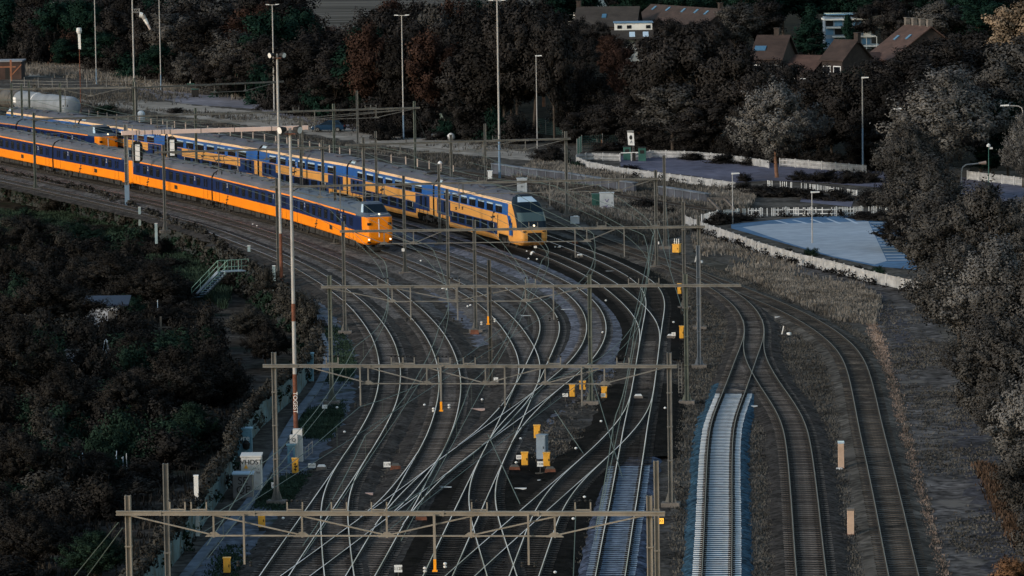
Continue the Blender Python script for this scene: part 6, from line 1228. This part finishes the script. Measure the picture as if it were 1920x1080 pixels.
# allotment gardens below the embankment, in shade
rbound = [(400, 120), (440, 210), (500, 330), (560, 345), (640, 400), (720, 432), (780, 440), (850, 380), (900, 300), (1000, 195), (1100, 90)]
GG = 'shrubs of the allotment gardens'; y = 404.0
while y < 1125:
    x = -30 + rt.uniform(0, 40); xr = il2(rbound, y)
    while x < xr - 8:
        s = FPX / P(x, y, -3).y; hh = rt.uniform(1.2, 3.6) * (1.15 if y > 640 and y < 800 else 1) * (.5 if y < 480 else 1)
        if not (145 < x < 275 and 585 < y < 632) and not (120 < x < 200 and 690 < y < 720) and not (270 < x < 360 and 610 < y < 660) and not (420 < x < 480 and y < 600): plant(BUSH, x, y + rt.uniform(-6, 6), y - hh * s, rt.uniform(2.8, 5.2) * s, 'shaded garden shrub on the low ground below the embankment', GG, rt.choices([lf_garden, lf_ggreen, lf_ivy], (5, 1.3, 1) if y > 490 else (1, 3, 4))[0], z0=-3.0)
        x += rt.uniform(2.6, 4.0) * s
    y += rt.uniform(12, 17) * (y / 600) ** .8
for x, b, tp, w, mm in ((215, 560, 468, 150, lf_garden), (290, 575, 490, 130, lf_garden), (90, 640, 510, 190, lf_garden), (40, 760, 590, 170, lf_garden), (330, 800, 640, 170, lf_garden), (400, 790, 640, 130, lf_garden), (240, 820, 690, 150, lf_garden), (120, 820, 680, 150, lf_garden), (250, 700, 620, 90, lf_garden), (360, 850, 750, 100, lf_ggreen), (330, 620, 575, 70, lf_garden), (20, 560, 470, 100, lf_garden), (60, 480, 405, 110, lf_garden), (150, 470, 420, 120, lf_ggreen), (270, 480, 440, 110, lf_garden), (470, 640, 570, 90, lf_ivy), (500, 690, 600, 90, lf_garden), (40, 940, 800, 150, lf_garden), (180, 930, 840, 120, lf_garden), (60, 1080, 950, 150, lf_garden), (180, 1090, 990, 130, lf_ggreen), (440, 545, 500, 60, lf_garden), (410, 500, 455, 70, lf_ivy)):
    plant(NEAR, x, b, tp, w, 'shaded fruit tree in the allotment gardens', 'fruit trees of the allotment gardens', mm, z0=-3.0)
# ------------------------------------------------------------------ retaining wall, ivy and the noise fence
wallmat = M('dark_wall_boards', (.028, .034, .036), .9, 0, .4, .8, stretch=(4, 4, .4)); fpan = M('blue_green_fence_panels', (.070, .125, .150), .8, 0, .4, .5, dirt=((.028, .040, .036), .7, .52))
def wall(label, pts, z0, z1, mat, name, thick=.25, cap=None):
    o = pts[0]; t = thing(name, label, 'wall', (o.x, o.y, 0)); mb = MB()
    for a, c in zip(pts[:-1], pts[1:]):
        L = (c - a).length; m = (a + c) / 2 - o; mb.box((m.x, m.y, (z0 + z1) / 2), (L + .05, thick, z1 - z0), math.atan2((c - a).y, (c - a).x))
    mb.build('wall_face', mat, t); return t
def hang(parent, pts, z0, z1, dens, mat, th=.5, size=.15, name='ivy', bias=1.0, seed=1, side=0):
    rng = np.random.default_rng(seed); V = []
    o = parent.location
    for a, c in zip(pts[:-1], pts[1:]):
        L = (c - a).length; n = max(2, int(L * dens)); f = rng.uniform(0, 1, n); h = z0 + (z1 - z0) * rng.uniform(0, 1, n) ** bias; nrm = Vector((-(c - a).y, (c - a).x, 0)).normalized(); w = rng.normal(side, th * .5, n)
        cen = np.stack([a.x + (c.x - a.x) * f + nrm.x * w - o.x, a.y + (c.y - a.y) * f + nrm.y * w - o.y, h], 1); V.append(cloud(rng, cen, np.full(n, .38), 34, size, 1.0, .2, 0))
    return leafobj(name, (np.concatenate([v[0] for v in V]), np.concatenate([v[1] for v in V])), mat, parent)
w1 = [v.copy() for v in WALL[:11]]
t = wall('ivy grown retaining wall between the gardens and the leftmost track', w1, -3.1, -.02, wallmat, 'retaining_wall'); hang(t, w1, -3.0, .5, 9, lf_ivy, seed=3); hang(t, w1, -3.0, -.6, 3.5, lf_ggreen, name='green_ivy', seed=4, th=.7)
w2 = [v.copy() for v in WALL[10:]]
t = wall('blue green panel fence topped with withered ivy along the service path', w2, -.1, 1.95, fpan, 'noise_fence', .14); hang(t, w2, 1.8, 2.25, 5, lf_ivy, th=.22, seed=5, size=.11); hang(t, w2, .2, 1.5, .35, lf_ggreen, th=.3, seed=6, name='green_ivy', size=.12); hang(t, w2, .0, 1.6, .4, lf_ivy, th=.3, seed=16, name='hanging_ivy', size=.12)
o = WALL[-6]
b = MB()
for i in range(0, 40): pass
for x, y, h, l in ((370, 1005, 3.3, 'pale white post rising from the ivy fence'),): t = thing('fence_post', l, 'post', at(x, y)); b = MB(); b.box((0, 0, h / 2), (.24, .2, h)); b.build('body', whitedirty, t); b = MB(); b.box((0, 0, h + .03), (.28, .24, .06)); b.build('cap', white, t)
for x, y, z1, l in ((293, 438, 1.0, 'pale post end of the wall niche nearer the camera'), (262, 405, .9, 'pale post end of the wall niche farther away'), (514, 533, 1.6, 'thin pale green post behind the rusty mast foot'), (467, 475, .7, 'short pale post above the green stairs')):
    t = thing('wall_post', l, 'post', at(x, y)); b = MB(); b.box((0, 0, z1 / 2 - .5), (.26, .26, z1 + 1)); b.build('body', M('pale_teal_post', (.24, .32, .35), .7, 0, .2, 1), t); b = MB(); b.box((0, 0, z1 + .02), (.3, .3, .05)); b.build('cap', whitedirty, t)
# green garden stairs
st = M('pale_green_railing', (.16, .28, .24), .6, 0, .2, 1); A_ = P(418, 509, -.1); B_ = P(369, 560, -3.0); t = thing('stairs', 'steep pale green metal stairs with railings going down to the gardens', 'stairs', (A_.x, A_.y, 0)); B_ = B_ - Vector((A_.x, A_.y, 0)); A_ = Vector((0, 0, -.1)); dx = (B_ - A_); nrm = Vector((-dx.y, dx.x, 0)).normalized() * .5
b = MB()
for s in (-1, 1): b.bar(A_ + nrm * s, B_ + nrm * s, .08, .25)
b.build('stringer', cabgrey, t)
for k in range(11): b = MB(); q = A_.lerp(B_, (k + .5) / 11); b.box((q.x, q.y, q.z + .05), (.34, 1.0, .05), math.atan2(dx.y, dx.x)); b.build('step', M('bluish_step', (.12, .19, .26), .7, 0, .2), t)
for s in (-1, 1):
    b = MB(); up = Vector((0, 0, 1.0))
    for f in (.55, 1.0): b.bar(A_ + nrm * s + up * f, B_ + nrm * s + up * f, .05)
    for k in range(4): q = A_.lerp(B_, k / 3) + nrm * s; b.bar(q, q + up, .05)
    lx = Vector((1.8, .8, 0))
    for f in (.4, 1.0): b.bar(A_ + nrm * s + up * f, A_ + nrm * s + up * f + lx, .05)
    for k in range(1, 4): q = A_ + nrm * s + lx * (k / 3); b.bar(q - Vector((0, 0, .3)), q + up, .05)
    b.build('railing', st, t)
b = MB(); b.box((.9, .4, -.1), (2.0, 1.2, .08), math.atan2(.8, 1.8)); b.build('landing', cabgrey, t)
# garden sheds, stakes, beds
t = thing('garden_shed', 'white garden shed with a dark blue roof in the allotments', 'shed', at(202, 614, -3.0)); b = MB(); b.box((-.4, 0, .9), (2.7, 2.4, 1.8)); b.build('wall', M('dim_white_boards', (.42, .43, .46), .8, 0, .15, 1), t); b = MB(); b.hexa([(-1.95, -1.4, 1.98), (1.95, -1.4, 1.98), (1.95, 1.4, 2.5), (-1.95, 1.4, 2.5), (-1.95, -1.4, 2.1), (1.95, -1.4, 2.1), (1.95, 1.4, 2.62), (-1.95, 1.4, 2.62)]); b.build('roof', M('dark_blue_tarp', (.010, .017, .040), .5, 0, .3, .8), t); b = MB(); b.box((.5, -1.22, .8), (.7, .05, 1.5)); b.build('door', M('grey_wood', (.12, .11, .10), .9, 0, .2), t)
t = thing('pale_hut', 'small pale hut corner showing between the fruit trees', 'hut', at(136, 704, -3.0)); b = MB(); b.box((0, 0, .95), (.9, 1.2, 1.9)); b.build('wall', M('pale_hut_wall', (.16, .18, .22), .8, 0, .2), t); b = MB(); b.box((0, 0, 1.95), (1.1, 1.4, .12)); b.build('roof', ink, t)
t = thing('pergola', 'low timber rail frame in the gardens', 'frame', at(310, 636, -3.0)); b = MB(); b.bar((-2.2, 0, 1.0), (2.4, 0, 1.0), .1); b.build('rail', M('weathered_lath', (.13, .11, .09), .9, 0, .2), t)
for x in (-.35, 2.2): b = MB(); b.bar((x, 0, 0), (x, 0, 1.9 if x < 0 else 1.1), .16); b.build('post', M('weathered_lath', (.13, .11, .09), .9, 0, .2), t)
t = thing('clothes_frame', 'pale blue scaffold of poles with cloth between the fruit trees', 'frame', at(200, 690, -3.0)); b = MB()
for p, q in (((-.5, 0, 0), (-.1, 0, 2.2)), ((.6, 0, 0), (.0, 0, 2.3)), ((-.5, 0, 1.0), (.7, 0, .9)), ((.1, 0, 0), (.1, 0, 2.2))): b.bar(p, q, .06)
b.build('poles', cabgrey, t); b = MB(); b.box((.05, 0, 1.0), (.25, .06, .9)); b.build('cloth', M('pale_cloth', (.30, .42, .50), .8, 0, .2), t)
for k, (x, y) in enumerate(((122, 905), (126, 906), (139, 908), (150, 900), (163, 898), (230, 893), (238, 890), (155, 892), (340, 612), (296, 590), (110, 900), (218, 888))):
    t = thing('bean_stake', 'thin pale stake standing in the garden beds', 'stake', at(x, y, -3.0), 0, 'garden stakes'); b = MB(); b.tube((0, 0, 0), (0.03 * (k % 3), 0, 1.2 + .1 * (k % 4)), .025, n=5); b.build('cane', glasspale if k % 2 else whitedirty, t); b = MB(); b.lathe([(.03, 0), (.04, .05), (.02, .08)], 6, (0, 0, 1.15)); b.build('cap', whitedirty, t)
for x, y, mm, l in ((104, 982, orangeins, 'orange pumpkin coloured pot in the garden beds'), (150, 925, yellowbox, 'yellow flower head in the garden beds'), (184, 875, orangeins, 'orange bloom cluster among the stakes'), (173, 559, M('blue_barrel', (.02, .06, .22), .5, 0, .1), 'blue garden barrel behind the white shed'), (316, 650, white, 'white cloth bundle in the garden')):
    t = thing('garden_pot', l, 'garden item', at(x, y, -3.0)); b = MB(); b.lathe([(.06, 0), (.12, .06), (.13, .15), (.06, .22)], 10, (0, 0, .6)); b.build('bowl', mm, t); b = MB(); b.tube((0, 0, 0), (0, 0, .6), .03, n=6); b.build('stem', darkmetal, t)
for lab, px, dens, sd in (('dark creepers climbing the long white board fence', [(1300, 431), (1360, 454), (1420, 476), (1500, 500), (1560, 513), (1620, 530), (1740, 558)], 1.5, 31), ('dark creepers over the fence at the back of the blue lot', [(1316, 421), (1345, 414), (1400, 409), (1480, 407), (1560, 407), (1664, 404)], 2.0, 32), ('creepers along the near fence of the upper car park', [(1100, 318), (1162, 330), (1230, 339), (1300, 348), (1379, 359)], .7, 33)):
    pts = [P(x, y, 0) for x, y in px]; t = thing('creeper', lab, 'creeper', (pts[0].x, pts[0].y, 0), 0, 'creepers on the white fences'); hang(t, pts, .0, .55, dens, lf_black, th=.35, seed=sd, size=.11, name='foliage', bias=1.5)
# ------------------------------------------------------------------ houses beyond the wood
tile_r = M('red_brown_roof_tiles', (.043, .029, .025), .9, 0, .3, .4, stretch=(1, 1, 3)); tile_g = M('grey_brown_roof_tiles', (.036, .032, .030), .9, 0, .3, .4, stretch=(1, 1, 3)); tile_t = M('terracotta_roof_tiles', (.066, .039, .032), .9, 0, .3, .4, stretch=(1, 1, 3)); brick = M('brown_house_brick', (.038, .029, .026), .9, 0, .25, 1.5); render_w = M('white_render', (.62, .62, .60), .8, 0, .1, .5)
sky_g = M('roof_window_glass', (.05, .13, .22), .2, 0, 0, spec=.7)
def house(label, l, r, zr=8.5, ze=5.0, half=4.6, roof=tile_g, wallm=brick, sky_=(), chim=(), win=4, big=False):
    A = P(l[0], l[1], zr); B = P(r[0], r[1], zr); ax = B - A; L = ax.length; rz = math.atan2(ax.y, ax.x); t = thing('house', label, 'house', (A.x, A.y, 0), rz, 'houses beyond the wood')
    b = MB(); b.box((L / 2, 0, ze / 2), (L, half * 1.84, ze)); b.add([(0, -half * .92, ze), (0, half * .92, ze), (0, 0, zr - .2), (L, -half * .92, ze), (L, half * .92, ze), (L, 0, zr - .2)], [(0, 2, 1), (3, 4, 5)]); b.build('wall', wallm, t)
    b = MB()
    for s in (-1, 1): b.hexa([(-.4, s * half, ze - .15), (L + .4, s * half, ze - .15), (L + .4, 0, zr - .12), (-.4, 0, zr - .12), (-.4, s * half, ze + .03), (L + .4, s * half, ze + .03), (L + .4, 0, zr + .06), (-.4, 0, zr + .06)])
    ro = b.build('roof', roof, t)
    for f, g in sky_:
        y = -half * (1 - g); z = ze + (zr - ze) * g + .1; b = MB(); k = .42 if not big else .9; b.hexa([(L * f - k, y - .40, z - .33), (L * f + k, y - .40, z - .33), (L * f + k, y + .40, z + .30), (L * f - k, y + .40, z + .30), (L * f - k, y - .45, z - .22), (L * f + k, y - .45, z - .22), (L * f + k, y + .35, z + .41), (L * f - k, y + .35, z + .41)]); b.build('roof_window', sky_g, ro)
    for f in chim: b = MB(); b.box((L * f, .2, zr + .3), (.8, .7, 1.5)); b.box((L * f, .2, zr + 1.08), (.95, .85, .12)); b.build('chimney', brick if roof != tile_t else concrete, ro)
    for k in range(win):
        x = L * (k + .5) / win; b = MB(); b.box((x, -half * .92 - .01, ze - 1.5), (1.5, .08, 1.3)); w = b.build('window', white, t); b = MB(); b.box((x, -half * .92 - .06, ze - 1.5), (1.25, .04, 1.05)); b.build('pane', glass, w)
    return t
house('long dark roofed house with one blue roof window behind the rust brown trees', (1085, 13), (1196, 12), roof=tile_g, sky_=((.46, .5),), chim=(.0,)); house('wide red brown roofed house with a row of pale roof windows', (1222, 8), (1356, 17), roof=tile_r, sky_=((.1, .8), (.3, .8), (.52, .78), (.7, .78), (.85, .75)), chim=(.95,)); house('white walled house cut by the top edge', (1068, -14), (1125, -14), roof=tile_r, wallm=render_w, sky_=((.5, .3),), win=2)
house('brown roofed house with a bright blue roof window left of the conifer', (1424, 66), (1478, 66), roof=tile_r, sky_=((.2, .42),), big=True, chim=(.6,)); house('small gabled house right of the conifer with a white edged gable', (1568, 74), (1606, 75), 8, 5, 3.6, tile_r, chim=(1.0,), win=2); house('low red roofed house below the conifer', (1494, 103), (1546, 104), 5.5, 3, 4, tile_t, win=2); house('low red roofed annex below the gabled house', (1592, 101), (1646, 98), 5.5, 3, 4, tile_t, win=2); house('terracotta roofed terrace with a stepped row of chimneys', (1698, 46), (1745, 50), 9.5, 4.5, 7, tile_t, chim=(.02, .3, .6, .9), sky_=((.3, .6), (.7, .65)), win=3)
t = thing('house', 'white flat roofed house with a pale blue roof in front of the long dark roof', 'house', at(1188, 114), 0, 'houses beyond the wood'); b = MB(); b.box((0, 0, 3.4), (6.6, 5, 6.8)); b.build('wall', render_w, t); b = MB(); b.box((0, 0, 6.9), (7.0, 5.4, .2)); b.build('roof', M('pale_blue_flat_roof', (.10, .19, .30), .7, 0, .2, .5), t)
b = MB(); b.hexa([(-4, -4.4, 4.0), (3.5, -4.4, 4.0), (3.5, -2.52, 5.5), (-4, -2.52, 5.5), (-4, -4.4, 4.1), (3.5, -4.4, 4.1), (3.5, -2.52, 5.6), (-4, -2.52, 5.6)]); lr = b.build('lean_to_roof', tile_g, t)
for x in (-.8, 1.6): b = MB(); b.hexa([(x, -4.0, 4.43), (x + 1, -4.0, 4.43), (x + 1, -3, 5.23), (x, -3, 5.23), (x, -4.0, 4.5), (x + 1, -4.0, 4.5), (x + 1, -3, 5.3), (x, -3, 5.3)]); b.build('roof_window', glasspale, lr)
for x in (-2.5, -.8, 2.6): b = MB(); b.box((x, -2.53, 6.15), (.8, .06, .6)); b.build('window', glass, t)
t = thing('house', 'modern white house with glass fronts, terraces and thin columns', 'house', at(1595, 92), 0, 'houses beyond the wood'); b = MB(); b.box((-.5, 2, 3.0), (8.6, 6, 6.0)); b.build('wall', cabgrey, t)
for z, x0, w in ((5.6, -.8, 8.6), (4.1, -.5, 8.2), (2.4, .5, 8.0), (.6, 1.5, 8)): b = MB(); b.box((x0, 1.4, z), (w, 6.6, .28)); b.build('terrace_slab', render_w, t)
b = MB(); b.box((-.8, 2, 6.5), (7.6, 6, .2)); b.build('roof', glassblue, t); b = MB(); b.box((3.0, -1.4, 3.6), (1.4, .3, 3.0)); b.build('white_pier', render_w, t); b = MB(); b.box((5.0, .5, 5.0), (2.4, 4, 2.4)); b.build('penthouse', M('tan_cladding', (.22, .17, .13), .8, 0, .15), t)
for k in range(5):
    for z in (1.5, 3.3, 4.9): b = MB(); b.box((-4 + 1.7 * k, -1.02, z), (1.4, .06, 1.1)); b.build('window', glassblue if (k + int(z)) % 2 else glass, t)
for k in range(4): b = MB(); b.bar((-1 + 1.9 * k, -1.9, 0), (-1 + 1.9 * k, -1.9, 2.4), .12); b.build('column', render_w, t)
# ------------------------------------------------------------------ grass and weeds
def tufts(name, label, poly, n, h, mat, seed, clear=1.9, z=0.0, wide=.05, blades=4, patch=None):
    rng = np.random.default_rng(seed); pts = np.array([tuple(P(x, y, z))[:2] for x, y in poly]); lo, hi = pts.min(0), pts.max(0); Q = rng.uniform(lo, hi, (n * 6, 2)); inside = np.zeros(len(Q), bool); j = len(pts) - 1
    for i in range(len(pts)):
        a, c = pts[i], pts[j]; m = ((a[1] > Q[:, 1]) != (c[1] > Q[:, 1])) & (Q[:, 0] < (c[0] - a[0]) * (Q[:, 1] - a[1]) / (c[1] - a[1] + 1e-12) + a[0]); inside ^= m; j = i
    Q = Q[inside]
    if patch:
        f = np.sin(Q[:, 0] / patch + 1.3 * np.sin(Q[:, 1] / patch * .35 + seed)) + np.sin(Q[:, 1] / patch * .45 + seed * 1.7) + rng.normal(0, .5, len(Q)); Q = Q[f > .35]
    Q = Q[:n]
    if clear:
        for b in TRK.values():
            d = np.full(len(Q), 1e9)
            for k in range(0, len(b), 2): d = np.minimum(d, (Q[:, 0] - b[k, 0]) ** 2 + (Q[:, 1] - b[k, 1]) ** 2)
            Q = Q[d > clear ** 2]
    m = len(Q); base = np.repeat(np.c_[Q, np.full(m, z)], blades, 0) + np.c_[rng.normal(0, .16, (m * blades, 2)), np.zeros(m * blades)]; hh = h * rng.uniform(.4, 1.3, m * blades); th = rng.uniform(0, 6.283, m * blades); lean = rng.normal(0, .45, m * blades) * hh
    dx, dy = np.cos(th), np.sin(th); w = wide * rng.uniform(.6, 1.6, m * blades); tip = base + np.c_[-dy * lean, dx * lean, hh]; sd = np.c_[dx, dy, np.zeros_like(dx)] * w[:, None]
    V = np.stack([base - sd, base + sd, tip + sd * .3, tip - sd * .3], 1).reshape(-1, 3); o = leafobj(name, V, mat); o['kind'] = 'stuff'; o['label'] = label; o['category'] = 'grass'; return o
gs_dark = leafmat('dark_dry_grass', (.074, .070, .064)); gs_pale = leafmat('pale_dry_grass', (.150, .138, .125)); gs_green = leafmat('dull_green_grass', (.030, .048, .034)); gs_rust = leafmat('rusty_weeds', (.066, .044, .032)); gs_straw = leafmat('straw_grass', (.19, .145, .122))
tufts('grass', 'dark dry grass between and beside the sidings', [(1262, 1090), (1262, 560), (1200, 480), (1330, 500), (1500, 560), (1640, 640), (1690, 740), (1740, 940), (1780, 1090)], 30000, .12, gs_dark, 1, wide=.035)
tufts('grass', 'pale grass and dead stalks on the bank right of the gantries', [(1310, 490), (1300, 440), (1420, 480), (1600, 530), (1650, 560), (1640, 610), (1560, 600), (1420, 530)], 8000, .36, gs_pale, 2, patch=3.0)
tufts('grass', 'grey grass on the slope between platform and white fence', [(960, 330), (1020, 290), (1080, 318), (1300, 350), (1420, 362), (1400, 400), (1300, 408), (1290, 440), (1200, 460), (1060, 405)], 13000, .32, gs_dark, 3)
tufts('grass', 'pale seed heads on the slope between platform and white fence', [(960, 330), (1020, 300), (1080, 318), (1300, 350), (1420, 362), (1400, 400), (1290, 440), (1060, 395)], 9000, .5, gs_pale, 4, patch=4)
tufts('grass', 'rough grass along the lanes behind the trains', [(60, 150), (300, 172), (520, 205), (700, 250), (900, 262), (1010, 285), (1000, 300), (700, 262), (540, 240), (330, 212), (60, 190)], 7000, .4, gs_dark, 5, patch=5)
tufts('grass', 'grass strip between the sand track and the double deck train', [(100, 196), (330, 226), (540, 256), (800, 305), (930, 325), (920, 300), (640, 268), (540, 250), (330, 222), (100, 185)], 6000, .35, gs_dark, 6)
tufts('grass', 'pale rough grass under the wood edge', [(40, 120), (180, 128), (300, 158), (430, 178), (520, 200), (360, 176), (200, 160), (40, 150)], 7000, .7, gs_pale, 7, patch=6)
tufts('grass', 'green weeds on the service path', [(596, 580), (640, 600), (665, 680), (640, 780), (570, 920), (480, 1080), (380, 1090), (480, 945), (575, 770), (612, 700)], 7000, .14, gs_green, 8, clear=2.2, patch=2.0)
tufts('grass', 'straw coloured stalks along the outermost siding', [(1610, 550), (1622, 552), (1665, 660), (1708, 830), (1765, 1040), (1785, 1100), (1745, 1100), (1705, 960), (1665, 760), (1640, 660)], 2600, .13, gs_straw, 9, clear=1.5, wide=.03)
tufts('grass', 'rust coloured weeds under the right hand trees', [(1828, 868), (1880, 880), (1900, 960), (1925, 1030), (1905, 1030), (1860, 950)], 600, .3, gs_rust, 10, clear=0)
tufts('grass', 'sparse grass on the gravel track', [(1640, 560), (1720, 580), (1800, 720), (1880, 900), (1940, 1090), (1800, 1090), (1740, 900), (1690, 740)], 2500, .10, gs_dark, 11, clear=0, patch=2)
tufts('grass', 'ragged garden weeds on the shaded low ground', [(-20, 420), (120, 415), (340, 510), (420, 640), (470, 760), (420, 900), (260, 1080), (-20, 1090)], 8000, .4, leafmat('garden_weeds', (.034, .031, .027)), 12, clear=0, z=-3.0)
tufts('grass', 'weeds between the main tracks', [(560, 560), (700, 560), (900, 640), (1180, 700), (1230, 1090), (560, 1090), (700, 800), (770, 690)], 5000, .12, gs_dark, 13, clear=1.7, patch=2.5)
tufts('grass', 'grey green rough grass on the slope under the retaining wall', [(-20, 400), (120, 405), (300, 450), (440, 540), (420, 580), (300, 520), (120, 470), (-20, 450)], 12000, .6, gs_green, 14, clear=0, z=-3.0)
# the hidden prototypes stay far below the ground: remove them
for pr in FAR + FARB + CON + NEAR + BUSH + [LONE]:
    for c in KIDS[pr]: bpy.data.objects.remove(c)
    bpy.data.objects.remove(pr)
